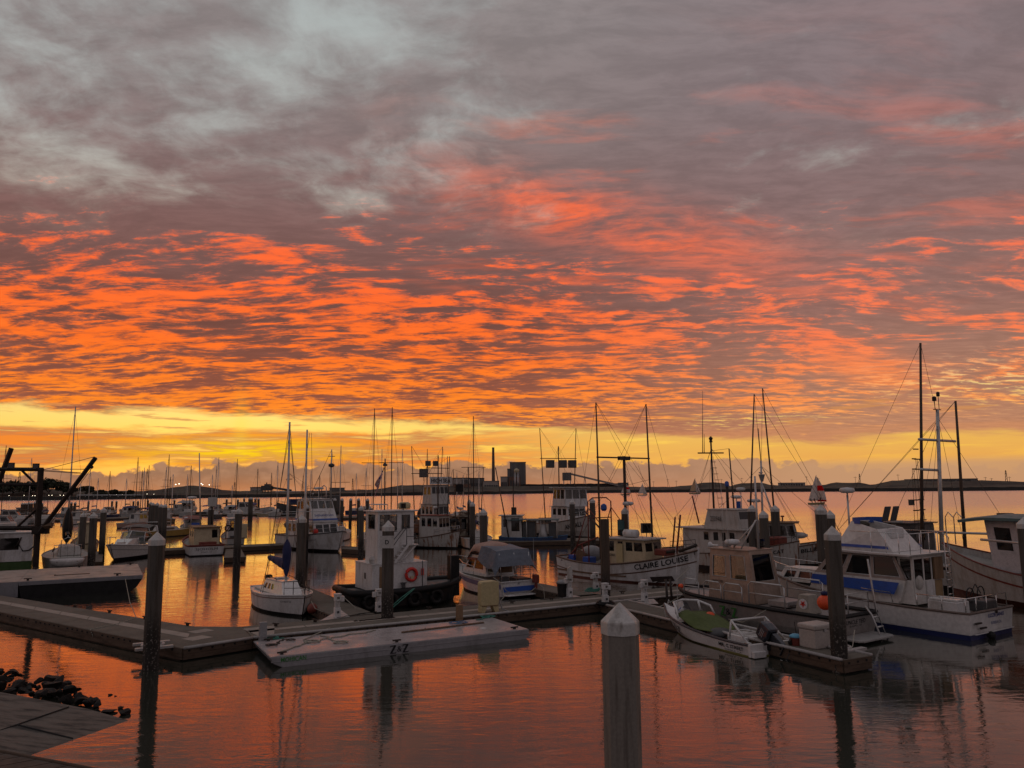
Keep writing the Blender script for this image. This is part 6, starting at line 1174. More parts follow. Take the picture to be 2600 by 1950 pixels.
# cormorant on a bow post behind
p = at_y(2143, 1392, 52); o = MB(); o.box((-.32, -.25, -1.0), (.32, .25, -.12)); o = o.build('hull_post', white2); o.location = (p.x, p.y, p.z); tag(o, 'white bow post with a dark bird perched on it', 'post')
Bd = MB(); Bd.rows([[(x + r * .6 * math.cos(a) * .4, r * math.sin(a), z + r * math.cos(a) * .8) for a in [i * math.pi / 5 for i in range(10)]] for x, z, r in ((-.30, -.10, .02), (-.16, .0, .05), (-.06, .10, .10), (.02, .22, .11), (.05, .34, .07), (.05, .44, .045), (.09, .50, .055), (.15, .51, .035), (.26, .50, .008))], True); Bd.tube([(.0, -.05, .12), (.02, -.05, -.12)], .015, 5); Bd.tube([(.0, .05, .12), (.02, .05, -.12)], .015, 5); Bd.slab([(-.04, .08, .25), (-.28, .34, .10), (-.34, .30, .02), (-.06, .08, .10)], .012); Bd.slab([(-.04, -.08, .25), (-.28, -.34, .10), (-.34, -.30, .02), (-.06, -.08, .10)], .012)
o = Bd.build('cormorant', black, smooth=True); o.location = (p.x, p.y, p.z + .02); o.rotation_euler = (0, 0, R(-20)); o.scale = (1.25,) * 3; tag(o, 'dark cormorant perched with wings ajar beside the blue-banded cruiser', 'bird')

# ------------------------------------------------------------------ black and white troller with the tallest mast, behind the cruiser
t = moored('troller', 'black-topped troller with the tallest mast and poles, behind the blue-banded cruiser', 'fishing boat', 2500, 1500, 118, 3.0, 0)
H_ = Hull(13, 4.2, 1.5, 1.4, 2.6, trans=.75, rake=.5, flare=.4, p=2.3, um=.45, draft=.7); H_.build(t, white2, hullblk, antif, hb=.3, rail=rail_w, deck=deckm, bulw=.35, strake=hullblk)
house(t, 'pilothouse', blk(6.5, 9.2, 2.4, 1.6), blk(6.5, 9.0, 2.3, 3.6), {0: [(.2, .55, .45, .9), (.55, .55, .8, .9)], 2: [(.2, .55, .45, .9), (.55, .55, .8, .9)], 3: [(.2, .5, .6, .92)]}, dgrey, dglass, roof=.2)
mt = troller(t, (2380, 1040, 2391), 6.6, 1.4, [(2337, 871, 2340, 1.2, 1.5), (2426, 1018, 2451, -1.4, 1.5)], .13, woodp, spar, [(1119, 1.75, 0), (1194, .9, .7)], wires_to=[(12.8, 0, 2.7), (.3, 0, 1.6), (5.0, -1.8, 1.7), (5.0, 1.8, 1.7), (8.2, 1.7, 2.0), (8.2, -1.7, 2.0)])
MB().lathe([(.02, 0), (.02, .5), (.12, .52), (.12, .75), (.04, .8)], (mt.x, mt.y + .22, mt.z), 10).lathe([(.02, 0), (.02, .8), (.1, .82), (.1, 1.05), (.04, 1.1)], (mt.x, mt.y - .18, mt.z), 10).box((mt.x - .05, mt.y - .3, mt.z - .02), (mt.x + .05, mt.y + .35, mt.z + .02)).build('masthead_lights', darkst, t)
ld = MB()
for s in (-.22, .22): ld.tube([(6.9, -.9 + s, 2.0), (6.7, -.35 + s * .3, mt.z * .72)], .016, 4)
for k in range(10): ld.box((6.84 - .015 * k, -1.15 + .055 * k, 2.5 + .62 * k), (6.9 - .015 * k, -.62 + .05 * k, 2.57 + .62 * k))
for s in (-.22, .22): ld.tube([(6.3, .75 + s, 2.0), (6.5, .35 + s * .3, mt.z * .66)], .016, 4)
for k in range(9): ld.box((6.26, .45 - .02 * k, 2.5 + .62 * k), (6.32, 1.05 - .05 * k, 2.57 + .62 * k))
ld.build('ratlines', darkst, t); MB().box((6.5, .45, mt.z * .45), (6.7, .75, mt.z * .45 + .35)).build('mast_box', dgrey, t); MB().lathe([(.3, 0), (.3, .75), (.38, .75), (.38, .85)], (7.5, .9, 2.9), 12).build('exhaust_stack', white2, t)
pole(t, 'long_boom', (6.4, 0, 3.1), (2.2, -3.2, 3.0), .07, spar); tubes(t, 'arch_rail', [[(5.2, -.4, 2.4), (5.2, -.4, 4.0), (5.0, -.4, 4.3), (4.7, -.4, 4.0)], [(5.0, -.9, 2.4), (5.0, -.9, 4.0), (4.8, -.9, 4.3), (4.5, -.9, 4.0)]], .03, chrome)
# teal-roofed white trawler at the right edge
t = moored('trawler', 'white trawler with a drooping teal roof at the right edge', 'trawler', 2642, 1553, 112, 6.5, 2.0)
H_ = Hull(13, 4.4, 1.6, 1.5, 2.7, trans=.8, rake=.6, flare=.4, p=2.2, um=.5, draft=.7, ); H_.build(t, white2, antir, antif, hb=.3, rail=redox, deck=deckm, bulw=.35, stripe=(.55, .10, redox))
house(t, 'wheelhouse', blk(5.0, 9.0, 3.4, 1.6, 2.9), [(4.9, -1.6, 4.0), (9.4, -1.35, 4.15), (9.4, 1.35, 4.15), (4.9, 1.6, 4.0)], {2: [(.10, .42, .30, .86), (.50, .40, .62, .88), (.74, .50, .84, .90)], 3: [(.12, .42, .42, .88), (.56, .42, .86, .88)], 0: [(.2, .5, .8, .9)]}, pm('house_pale_grey', (.50, .48, .48), .5), dglass, roof=None)
rf = MB(); rf.rows([[(x, y, z - .05 * abs(y) ** 1.6) for y in (-2.0, -1.2, 0, 1.2, 2.0)] for x, z in ((3.2, 4.18), (5, 4.3), (7, 4.42), (9, 4.42), (10.4, 4.25))]); rf.build('roof', teal, t, th=.14); tubes(t, 'roof_stay', [[(4.2, 1.9, 4.0), (3.6, 2.0, 1.7)], [(4.4, 1.2, 4.0), (4.6, 2.1, 1.7)]], .03, darkst)
pole(t, 'boom_pole', (3.0, 2.4, 3.05), (8.8, 2.5, 3.2), .06, spar); MB().ball((2.2, 1.2, 1.7), .7, 12, (1.6, 1, .5)).build('red_net_heap', pm('red_net', (.14, .03, .02), .95, bump=.05), t, smooth=True); MB().ball((1.0, .2, 1.6), .6, 12, (1.2, 1, .5)).build('dark_net_heap', pm('dull_net2', (.05, .045, .035), .95, bump=.05), t, smooth=True); MB().box((1.6, 1.2, 1.5), (3.4, 1.9, 1.85)).build('hatch_box', white2, t, bev=.03)
wires(t, [[(7, 0, 4.5), (1.0, 1.6, 1.8)], [(7, 0, 4.5), (2.4, 2.0, 1.8)]])
dock('dark finger float along the right edge behind the cruiser stern', [(22.3, 33.5), (24.5, 29.8), (26.5, 31), (24.3, 34.7)], bolts=False)
# ------------------------------------------------------------------ mid-distance vessels
def sloop(px, D, ytop, hd, L, label, hullm=white, cover=navy, group='moored sailboats in the left marina', spread=True, cov=True, bare=False, name='sailboat', lean=0):
    q = at_y(px, ytop, D); t = thing(name, label, 'sailboat', (0, 0, 0), hd, group)
    mx_ = L * .56; o = Matrix.Rotation(R(hd), 3, 'Z') @ Vector((mx_, 0, 0)); t.location = (q.x - o.x, D - o.y, 0); MW[t.name] = Matrix.Translation(t.location) @ Matrix.Rotation(R(hd), 4, 'Z')
    H_ = Hull(L, L * .32, L * .1, L * .1, L * .125, trans=.6, rake=L * .08, flare=.35, p=2.2); H_.build(t, hullm, antif, antif, hb=.12, rail=hullm, bulw=.03, N=10, railr=.04)
    MB().hexa(blk(L * .26, L * .72, L * .2, L * .1, L * .12), blk(L * .30, L * .64, L * .17, L * .165, L * .1)).build('cabin', white2, t, bev=.04)
    for s in (-1, 1): MB().slab([(L * .32, s * L * .096, L * .122), (L * .58, s * L * .078, L * .122), (L * .57, s * L * .076, L * .148), (L * .33, s * L * .093, L * .148)], .02).build('window', dgrey, t)
    r = max(.06, D * .00050); pole(t, 'mast', (mx_, 0, L * .1), (mx_, 0, q.z), r, woodp if bare else darkst if rnd.random() < .5 else spar, r * .7)
    pole(t, 'boom', (mx_, 0, L * .24), (L * .1, 0, L * .25), .06, spar)
    if cov:
        B = MB(); B.rows([[(mx_ - .1 - k * L * .043, .17 * math.cos(a), L * .25 + .10 + (.16 + .02 * (k % 2)) * math.sin(a) - k * .012) for a in [i * math.pi / 3 for i in range(6)]] for k in range(10)], True); B.build('sail_cover', cover, t, smooth=True)
    if spread: pole(t, 'spreader', (mx_, -L * .13, q.z * .6), (mx_, L * .13, q.z * .6), max(.03, D * .0002), darkst)
    wires(t, [[(mx_, 0, q.z), (L * .98, 0, L * .13)], [(mx_, 0, q.z), (.1, 0, L * .1)], [(mx_, 0, q.z * .97), (mx_ - .2, L * .15, L * .1)], [(mx_, 0, q.z * .97), (mx_ - .2, -L * .15, L * .1)]], max(.008, D * .00008))
    return t
def cruiser(px, py, hd, L, label, top=white, group='moored motor boats in the left marina', canopy=None, name='motor_boat', house_m=white2, cat='motor boat'):
    t = moored(name, label, cat, px, py, hd, L * .5, 0, group=group); b = L * .34
    H_ = Hull(L, b, L * .1, L * .11, L * .17, trans=.88, rake=L * .13, flare=.45, p=2.2); H_.build(t, top, antif, antif, hb=.1, rail=white2, bulw=.08, N=10, railr=.05)
    house(t, 'cabin', blk(L * .32, L * .72, b * .78, L * .11, b * .6), blk(L * .34, L * .6, b * .7, L * .28, b * .58), {0: [(.08, .4, .45, .88), (.52, .4, .92, .85)], 1: [(.08, .35, .46, .9), (.54, .35, .92, .9)], 2: [(.08, .4, .45, .88), (.52, .4, .92, .85)], 3: [(.1, .4, .45, .9)]}, house_m, dglass, roof=.12)
    if canopy: B = MB(); B.rows([[(x, y * b * .42, z - .12 * abs(y) ** 3) for y in (-1, -.6, 0, .6, 1)] for x, z in ((L * .05, L * .25), (L * .2, L * .285), (L * .36, L * .30))]); B.build('canopy', canopy, t, th=.02); tubes(t, 'canopy_pole', [[(L * .06, s * b * .4, L * .1), (L * .06, s * b * .4, L * .25)] for s in (-1, 1)], .03, chrome)
    railing(t, [(L * .6, -b * .42, L * .135), (L * .85, -b * .25, L * .155), (L * .98, 0, L * .17), (L * .85, b * .25, L * .155), (L * .6, b * .42, L * .135)], .5, .025, chrome, mid=False)
    antenna(t, (L * .45, b * .2, L * .3), L * .3, .02); return t
def fisher(px, py, hd, L, label, top=white2, hm=white2, group='moored fishing boats', mast=None, house_x=(.45, .75), name='fishing_boat', boot=antif, extra=True, bow=True, polesx=(), hh=.30, gl=dglass, wl=.0, roofm=None):
    t = moored(name, label, 'fishing boat', px, py, hd, L if bow else 0, wl, group=group); b = L * .32
    H_ = Hull(L, b, L * .11, L * .10, L * .19, trans=.75, rake=L * .05, flare=.4, p=2.2); H_.build(t, top, boot, antif, hb=.18, rail=rail_w, bulw=.3, N=14, railr=.06)
    a, c = house_x; house(t, 'wheelhouse', blk(L * a, L * c, b * .68, L * .09, b * .55), blk(L * a, L * (c - .02), b * .66, L * hh, b * .52), {0: [(.1, .55, .3, .9), (.4, .55, .62, .9), (.7, .55, .92, .9)], 1: [(.06, .52, .34, .9), (.37, .52, .63, .9), (.66, .52, .94, .9)], 2: [(.1, .55, .3, .9), (.4, .55, .62, .9), (.7, .55, .92, .9)], 3: [(.1, .4, .4, .92)]}, hm, gl, roof=(.3, .25, .15), rth=.08, roofm=roofm)
    if mast:
        mx_ = x_for(t, mast[0], 0, L * .08, L * .92); mt = seen(t, mast[0], mast[1], mx_); mt = Vector((mx_, 0, mt.z)); rr = max(.06, MW[t.name].translation.y * .0009); pole(t, 'mast', (mx_, 0, L * .1), mt, rr, darkst, rr * .7); w = [[mt, (L * .98, 0, L * .2)], [mt, (.2, 0, L * .12)], [mt, (L * a, b * .45, L * .1)], [mt, (L * a, -b * .45, L * .1)]]
        for x, y, sy in polesx: p = seen(t, x, y, L * a * .9, sy * b * .5); p = Vector((mx_, sy * b * .55, p.z)); pole(t, 'trolling_pole', (mx_, sy * b * .42, L * .11), p, rr * .8, woodp, rr * .5); w.append([p, (mt.x, mt.y, mt.z * .9)]); w.append([p, (L * .95, 0, L * .19)])
        pole(t, 'crosstree', (mt.x, -b * .55, mt.z * .86), (mt.x, b * .55, mt.z * .86), rr * .5, darkst); wires(t, w, max(.01, rr * .14))
    if extra: radar(t, (L * (a + c) / 2, 0, L * hh + .7), .3, .6); MB().box((L * .12, -b * .2, L * .06), (L * .26, b * .2, L * .135)).build('fish_hatch', dgrey, t, bev=.03); railing(t, [(L * .74, -b * .38, L * .15), (L * .9, -b * .2, L * .175), (L * .99, 0, L * .19), (L * .9, b * .2, L * .175), (L * .74, b * .38, L * .15)], .5, .025, steel)
    return t, H_
# white cabin cruiser with the blue band
t = moored('cabin_cruiser', 'large white named cabin cruiser with thin blue band, bow toward the tug', 'cruiser', 862, 1402, -52, 12, 0)
H_ = Hull(12.6, 4.3, 1.3, 1.4, 2.0, trans=.85, rake=1.2, flare=.45, p=2.6, um=.5, draft=.6); H_.build(t, white, hullblk, antif, hb=.22, rail=dgrey, bulw=.1, railr=.06)
H_.name(t, 'SHENANDOAH', .72, .55, 1.5, -1, grey, hgt=.16)
house(t, 'saloon', blk(2.6, 9.2, 3.4, 1.35, 2.6), blk(2.6, 8.7, 3.3, 2.75, 2.5), {0: [(.08, .3, .2, .85), (.24, .3, .36, .85), (.42, .3, .58, .86), (.62, .3, .78, .86), (.82, .3, .96, .86)], 1: [(.06, .3, .34, .86), (.38, .3, .62, .86), (.66, .3, .94, .86)], 2: [(.2, .3, .5, .86), (.6, .3, .9, .86)]}, white, dglass, roof=.12, frame=white)
house(t, 'wheelhouse', blk(4.6, 8.6, 3.0, 2.84, 2.7), blk(4.8, 7.4, 2.7, 5.0, 2.4), {0: [(.06, .56, .22, .9), (.28, .56, .5, .92), (.56, .56, .72, .92), (.78, .56, .95, .92)], 1: [(.03, .58, .32, .93), (.36, .58, .64, .93), (.68, .58, .97, .93)], 2: [(.3, .56, .6, .92), (.66, .56, .94, .92)], 3: [(.1, .5, .9, .93)]}, white, glass, roof=.15, frame=white)
bn = MB(); bn.slab([(4.62, -1.512, 2.95), (8.58, -1.362, 2.95), (8.5, -1.36, 3.10), (4.62, -1.512, 3.10)], -.012); bn.slab([(8.605, -1.35, 2.95), (8.605, 1.35, 2.95), (8.55, 1.35, 3.10), (8.55, -1.35, 3.10)], .012); bn.build('blue_band', blue, t)
letters(t, 'SHENANDOAH', 2.0, flat((8.27, .0, 3.42), (0, 1, 0), (-.54, 0, 1), .012), inkblue, .02, hgt=.24)
xm = x_for(t, 838, 0, 0, 12); mt = seen(t, 838, 1141, xm); mt.x = xm; mt.y = 0; pole(t, 'mast', (xm, 0, 5.05), mt, .09, spar, .05); pole(t, 'crosstree', (xm, -.35, mt.z * .93), (xm, .35, mt.z * .93), .03, darkst); MB().lathe([(.1, 0), (.3, .1), (.3, .3), (.1, .4)], (xm, 0, mt.z * .82), 12).build('radar_ball', dgrey, t, smooth=True); radar(t, (6.2, .3, 6.0), .5, .9)
wires(t, [[mt, (12, 0, 2.1)], [mt, (5.6, 1.5, 2.8)], [mt, (5.6, -1.5, 2.8)], [mt, (.4, 0, 1.4)]], .016); sloop(866, 96, 1131, 100, 9, 'sailboat hidden behind the white cabin cruiser, mast with a yard', group=None)
railing(t, [(4.5, -2.05, 1.4), (7, -2.0, 1.55), (9.5, -1.6, 1.75), (11.5, -.8, 1.95), (12.5, 0, 2.05), (11.5, .8, 1.95), (9.5, 1.6, 1.75), (7, 2, 1.55)], .75, .025, steel); tubes(t, 'canopy_frame', [[(.4, -1.7, 1.3), (.4, -1.7, 3.4), (2.8, -1.6, 3.5)], [(.4, 1.7, 1.3), (.4, 1.7, 3.4), (2.8, 1.6, 3.5)], [(.4, -1.7, 3.4), (.4, 1.7, 3.4)]], .04, steel)
MB().ball((9.0, -1.2, 1.9), .3, 10).build('fender_ball', red, t); dk = MB(); dk.ball((1.6, -.6, 2.3), .9, 12, (1.3, .9, .55)); dk.build('covered_dinghy', dgrey, t, smooth=True)
# boats in the middle
t, H_ = fisher(1168, 1394, -40, 9.5, 'white fishing boat streaked with rust, dark red wheelhouse roof, behind the tug', rusty, white2, None, (1112, 1156), (.50, .78), boot=hullblk, roofm=redox, polesx=((1136, 1160, 1),), hh=.34, gl=glass); floodlight(t, (4.4, -.2, 7.6), -60, .9)
t, H_ = fisher(1152, 1362, -62, 13, 'dark-hulled seiner with high white bridge carrying its name board', hullblk, white2, None, (1084, 1178), (.40, .70), polesx=((1056, 1132, -1), (1097, 1134, 1)), hh=.30)
house(t, 'bridge', blk(6.0, 8.8, 3.0, 4.0, 2.6), blk(6.2, 8.4, 2.8, 6.4, 2.4), {1: [(.04, .55, .24, .9), (.28, .55, .48, .9), (.52, .55, .72, .9), (.76, .55, .96, .9)], 0: [(.1, .5, .4, .9), (.55, .5, .9, .9)]}, white2, dglass, roof=.15); bb = MB().box((8.7, -1.55, 6.5), (8.78, 1.55, 7.5)).build('name_board', white, t); letters(bb, 'HIGH SEA', 2.7, flat((8.785, 0, 7.0), (0, 1, 0), (0, 0, 1), .02), ink, .04, hgt=.55)
for s in (-.55, .55): MB().box((5.4, s - .35, 9.0), (5.8, s + .35, 9.7)).build('mast_lamp', dgrey, t, bev=.05)
MB().ball((4.2, -.4, 2.6), 1.1, 12, (1, 1, .9)).build('covered_net', black, t, smooth=True)
weath = pm('peeling_paint', (.30, .26, .20), .85, col2=(.07, .04, .025), amt=.95, scale=2.2, lo=.42, hi=.56)
t, H_ = fisher(1198, 1388, 118, 10, 'weathered dark boat with peeling deckhouse and a tyre at its corner', weath, weath, None, (1228, 1186), (.12, .45), bow=False, polesx=((1199, 1191, 1), (1259, 1187, -1)), hh=.30)
MB().torus((.9, 1.6, 2.2), .5, .18, 'x', 18).build('tyre_fender', black, t, smooth=True); MB().box((2.0, -1.0, 3.1), (3.0, .2, 3.5)).build('roof_box', weath, t, bev=.05); MB().box((3.2, -.5, 5.6), (3.4, .4, 6.4)).build('radar_reflector', black, t)
m = seen(t, 1203, 1057, 3.4, 1.9); sloop(1202, 82, 1057, 100, 10, 'tall-masted sailboat hidden behind the weathered dark boat', group=None)
t = moored('workboat', 'low blue-decked workboat with white house under a long teal awning', 'workboat', 1268, 1384, -6, 0, -1.2)
H_ = Hull(7.2, 2.7, .85, .75, .95, trans=.85, rake=.4, flare=.3, p=2.4); dbl = pm('dull_blue_hull', (.03, .07, .17), .6, col2=(.05, .05, .06), amt=.7); H_.build(t, dbl, hullblk, antif, hb=.3, rail=bluep, bulw=.2, N=14)
house(t, 'wheelhouse', blk(.2, 2.4, 2.2, .75), blk(.2, 2.3, 2.1, 3.0), {0: [(.1, .5, .3, .85), (.5, .3, .9, .9)], 3: [(.2, .5, .6, .9)], 1: [(.1, .1, .4, .85)]}, white2, dglass, roof=(.3, .2, .15), rth=.1)
MB().hexa([(.9, -1.3, 2.55), (6.3, -1.3, 2.55), (6.3, 1.3, 2.55), (.9, 1.3, 2.55)], [(.9, -1.3, 2.65), (6.3, -1.3, 2.65), (6.3, 1.3, 2.65), (.9, 1.3, 2.65)]).build('awning', teal, t, bev=.02); tubes(t, 'awning_post', [[(x, s * 1.15, .7), (x, s * 1.15, 2.55)] for x in (2.9, 4.4, 6.1) for s in (-1, 1)], .05, white2)
MB().lathe([(.6, 0), (.36, .6), (.32, 1.3), (.18, 1.4)], (4.6, -.5, .75), 10).build('white_cowl', white, t, smooth=True); MB().box((5.2, -.9, .7), (6.0, .8, 2.3)).build('dark_locker', dgrey, t); MB().box((2.45, -.9, .7), (3.8, .9, 2.4)).build('dark_locker', dgrey, t)
q = seen(t, 1258, 1187, .6, -1.0); pole(t, 'leaning_pole', (1.0, -1.25, .8), (q.x, q.y, q.z), .07, woodp, .05); MB().box((1.2, -.3, 3.12), (1.7, .3, 3.9)).build('roof_box', darkst, t); pole(t, 'mast', (1.4, 0, 3.1), (1.4, 0, 6.2), .06, darkst)
t, H_ = fisher(1512, 1368, -66, 15, 'big grey and white trawler with cross-armed mast carrying three lamps', white2, white, None, (1421, 1133), (.46, .72), polesx=((1380, 1087, -1), (1455, 1087, 1)), hh=.24, gl=dglass, boot=hullblk)
house(t, 'bridge', blk(7.6, 10.6, 3.6, 3.70, 3.2), blk(7.8, 10.4, 3.4, 5.9, 3.0), {0: [(.06, .4, .28, .9), (.34, .4, .6, .9), (.66, .4, .94, .9)], 1: [(.04, .4, .32, .9), (.36, .4, .64, .9), (.68, .4, .96, .9)], 2: [(.1, .4, .9, .9)]}, white, glass, roof=.4); H_.name(t, 'AND ALL', .80, .75, 2.6, -1, ink, bold=.03, hgt=.55)
p3 = seen(t, 1421, 1178, 6.2); p3 = Vector((6.2, 0, p3.z))
for dy in (-1.3, .5, 1.9): MB().box((p3.x - .3, p3.y + dy - .5, p3.z - .5), (p3.x + .3, p3.y + dy + .5, p3.z + .5)).build('mast_lamp', dgrey, t, bev=.06)
for px, hd_, D in ((951, 100, 60), (996, 100, 62)): pass
t = sloop(951, 82, 1037, 112, 10, 'ketch hidden behind the tug, main mast left of the flag', group=None, name='ketch'); sloop(996, 80, 1034, 112, 10, 'sailboat hidden behind the tug, mast right of the flag', group=None)
# ------------------------------------------------------------------ left group
t = moored('fishing_boat', 'red-railed white boat with tan house, stern toward the camera', 'fishing boat', 524, 1412, 118, 0, 0)
H_ = Hull(9.6, 3.3, 1.0, 1.0, 1.7, trans=.92, rake=.5, flare=.35, p=2.4, um=.5); H_.build(t, white, antif, antif, hb=.12, rail=redox, bulw=.28, strake=redox, railr=.06); H_.transom_name(t, 'SJOHOLM', .62, 1.9, ink, bold=.0, hgt=.28); H_.transom_name(t, 'EUREKA, CA', .36, .9, ink, hgt=.10)
house(t, 'deckhouse', blk(1.6, 6.4, 2.6, .8, 2.0), blk(1.6, 6.2, 2.5, 2.5, 1.9), {3: [(.70, .45, .92, .9)], 0: [(.2, .5, .4, .9), (.6, .5, .8, .9)], 2: [(.2, .5, .4, .9), (.6, .5, .8, .9)], 1: [(.1, .5, .45, .9), (.55, .5, .9, .9)]}, cream, dglass, roof=(.25, .2, .15), roofm=tanw, rth=.1)
MB().box((.35, -.9, .75), (1.1, .6, 1.25)).build('stern_bench', redox, t, bev=.03); tubes(t, 'side_pole', [[(2.0, -1.35, 1.0), (3.2, -1.5, 2.9)], [(2.8, -1.35, 1.0), (1.9, -1.5, 2.7)]], .04, redox); pole(t, 'mast', (6.0, 0, 2.6), seen(t, 506, 1150, 6.0), .08, spar, .05)
radar(t, (5.8, .9, 5.2), .45, 2.7); MB().box((5.6, -1.4, 4.4), (6.1, -.6, 5.3)).build('lamp_box', white2, t, bev=.05); pole(t, 'lamp_post', (5.8, -1, 2.6), (5.8, -1, 4.4), .06, darkst)
t, H_ = fisher(598, 1386, 116, 7.5, 'small white fishing boat with a boxy tan tank beside a dark pile', white2, white, None, None, (.2, .55), bow=False, hh=.38, gl=glass); MB().box((.6, -1.25, .7), (1.6, -.2, 2.3)).build('tan_tank', cream, t, bev=.04); tubes(t, 'stern_frame', [[(.3, 1.0, .8), (.3, 1.0, 2.4), (.3, .1, 2.4), (.3, .1, .8)], [(.3, .9, 1.7), (1.3, .3, 2.3)]], .05, redox); MB().torus((.5, .8, 1.9), .3, .07, 'x', 16).build('pot_hauler', black, t)
t = cruiser(484, 1354, 116, 8.5, 'dark-windowed pilot boat with blue tubs on its stern', dgrey, None, canopy=redox, name='pilot_boat'); MB().box((.4, -.9, .8), (1.2, .2, 1.6)).build('blue_tub', blue, t, bev=.05); MB().ball((1.5, .8, 2.0), .42, 12).build('white_drum', white, t, smooth=True)
sloop(440, 104, 1204, 60, 8, 'yellow-hulled small sailboat tied beyond the pile cluster', pm('yellow_hull', (.34, .22, .05), .5), navy, None, cov=False)
# white express cruiser
t = moored('express_cruiser', 'white express cruiser with a radar arch and bow rail, bow toward the camera', 'cruiser', 284, 1426, -84, 8.6, 0)
H_ = Hull(9.2, 3.1, 1.05, 1.1, 1.5, trans=.9, rake=1.5, flare=.5, p=2.2, um=.5); H_.build(t, gelcoat, hullblk, antif, hb=.25, rail=white, deck=gelcoat, bulw=.05, railr=.05, stripe=(.42, .05, grey))
tr = MB(); tr.hexa(blk(3.6, 7.6, 2.3, 1.1, .9), blk(3.9, 6.0, 1.9, 1.75, 1.4)); tr.build('trunk_cabin', gelcoat, t, bev=.06)
ws = MB(); ws.rows([[(3.0, -1.35, 1.25), (4.4, -1.1, 1.45), (5.2, 0, 1.72), (4.4, 1.1, 1.45), (3.0, 1.35, 1.25)], [(3.0, -1.28, 2.0), (3.9, -1.0, 2.25), (4.5, 0, 2.4), (3.9, 1.0, 2.25), (3.0, 1.28, 2.0)]]); ws.build('windscreen', glassm('blue_tinted_glass', (.35, .45, .48), .35), t)
tubes(t, 'windscreen_frame', [[(3.0, -1.28, 2.0), (3.9, -1.0, 2.25), (4.5, 0, 2.4), (3.9, 1.0, 2.25), (3.0, 1.28, 2.0)], [(4.4, -1.1, 1.45), (3.9, -1.0, 2.25)], [(4.4, 1.1, 1.45), (3.9, 1, 2.25)], [(5.2, 0, 1.72), (4.5, 0, 2.4)]], .035, white)
tubes(t, 'radar_arch', [[(1.2, s * 1.4, 1.1), (1.9, s * 1.3, 2.7), (1.9, 0, 2.85)] for s in (-1, 1)], .09, white); B = MB(); B.rows([[(x, y, z - .1 * y * y) for y in (-1.25, -.6, 0, .6, 1.25)] for x, z in ((1.3, 2.85), (2.4, 2.95), (3.8, 2.75))]); B.build('bimini_top', dgrey, t, th=.03)
tubes(t, 'bimini_pole', [[(3.7, s * 1.2, 2.62), (3.0, s * 1.35, 1.3)] for s in (-1, 1)] + [[(1.4, s * 1.2, 2.7), (2.4, s * 1.35, 1.2)] for s in (-1, 1)], .025, chrome); railing(t, [(4.2, -1.5, 1.2), (6.2, -1.25, 1.3), (8.0, -.7, 1.42), (9.2, 0, 1.5), (8.0, .7, 1.42), (6.2, 1.25, 1.3), (4.2, 1.5, 1.2)], .62, .02, chrome, mid=False); MB().box((6.2, -.35, 1.42), (6.8, .35, 1.5)).build('pink_hatch', pinkcan, t); tubes(t, 'anchor', [[(8.6, 0, 1.55), (9.4, 0, 1.42)]], .05, darkst); MB().box((3.2, -.9, 1.1), (3.5, .9, 1.9)).build('helm_console', white2, t, bev=.05)
# sailboat seen from the stern, dinghy on its davits
t = sloop(192, 64, 1032, 121, 10.5, 'grey sailboat seen from astern with the tallest left-hand mast', pm('sailboat_grey', (.30, .29, .27), .5), black, None)
rl = MB(); tubes(t, 'stern_rail', [[(.4, -.9, 1.1), (.3, -.9, 2.0), (.3, .9, 2.0), (.4, .9, 1.1)], [(.3, -.45, 1.1), (.3, -.45, 2.35), (.3, 0, 2.6), (.3, .45, 2.35), (.3, .45, 1.1)]], .03, chrome)
fs_ = MB(); fs_.rows([[(5.4 + r * math.cos(a), r * math.sin(a) * .8, z) for a in [i * math.pi / 4 for i in range(8)]] for r, z in ((.1, 1.9), (.42, 2.3), (.5, 3.2), (.38, 4.0), (.2, 4.5), (.05, 4.7))], True); fs_.build('furled_mainsail', black, t, smooth=True)
d_ = thing('dinghy', 'pale dinghy hung across the stern of the grey sailboat', 'dinghy', MW[t.name] @ Vector((-.55, 0, .62)), 121); B = MB(); B.rows([[(x * (1 - .0), y, z) for x, z in ((-.35, .55), (-.42, .1), (0, -.15), (.35, .15), (.3, .6))] for y in (-.02,)] + [[]] if False else [[(.42 * w * math.cos(a), y, .42 - .62 * w * math.sin(a)) for a in [math.pi * k / 8 for k in range(9)]] for y, w in ((-1.15, .15), (-1.0, .55), (-.6, .9), (0, 1), (.6, .9), (1.0, .55), (1.15, .15))]); B.build('hull', gelcoat, d_, smooth=True, th=.03); MB().box((-.35, -.12, .2), (.35, .12, .25)).box((-.35, -.7, .22), (.35, -.5, .26)).box((-.35, .5, .22), (.35, .7, .26)).build('thwart', brown, d_)
t, H_ = fisher(214, 1404, 119, 8, 'low tan-housed boat just beyond the dinghy sailboat', cream, cream, None, None, (.1, .6), bow=False, hh=.36, gl=glass)
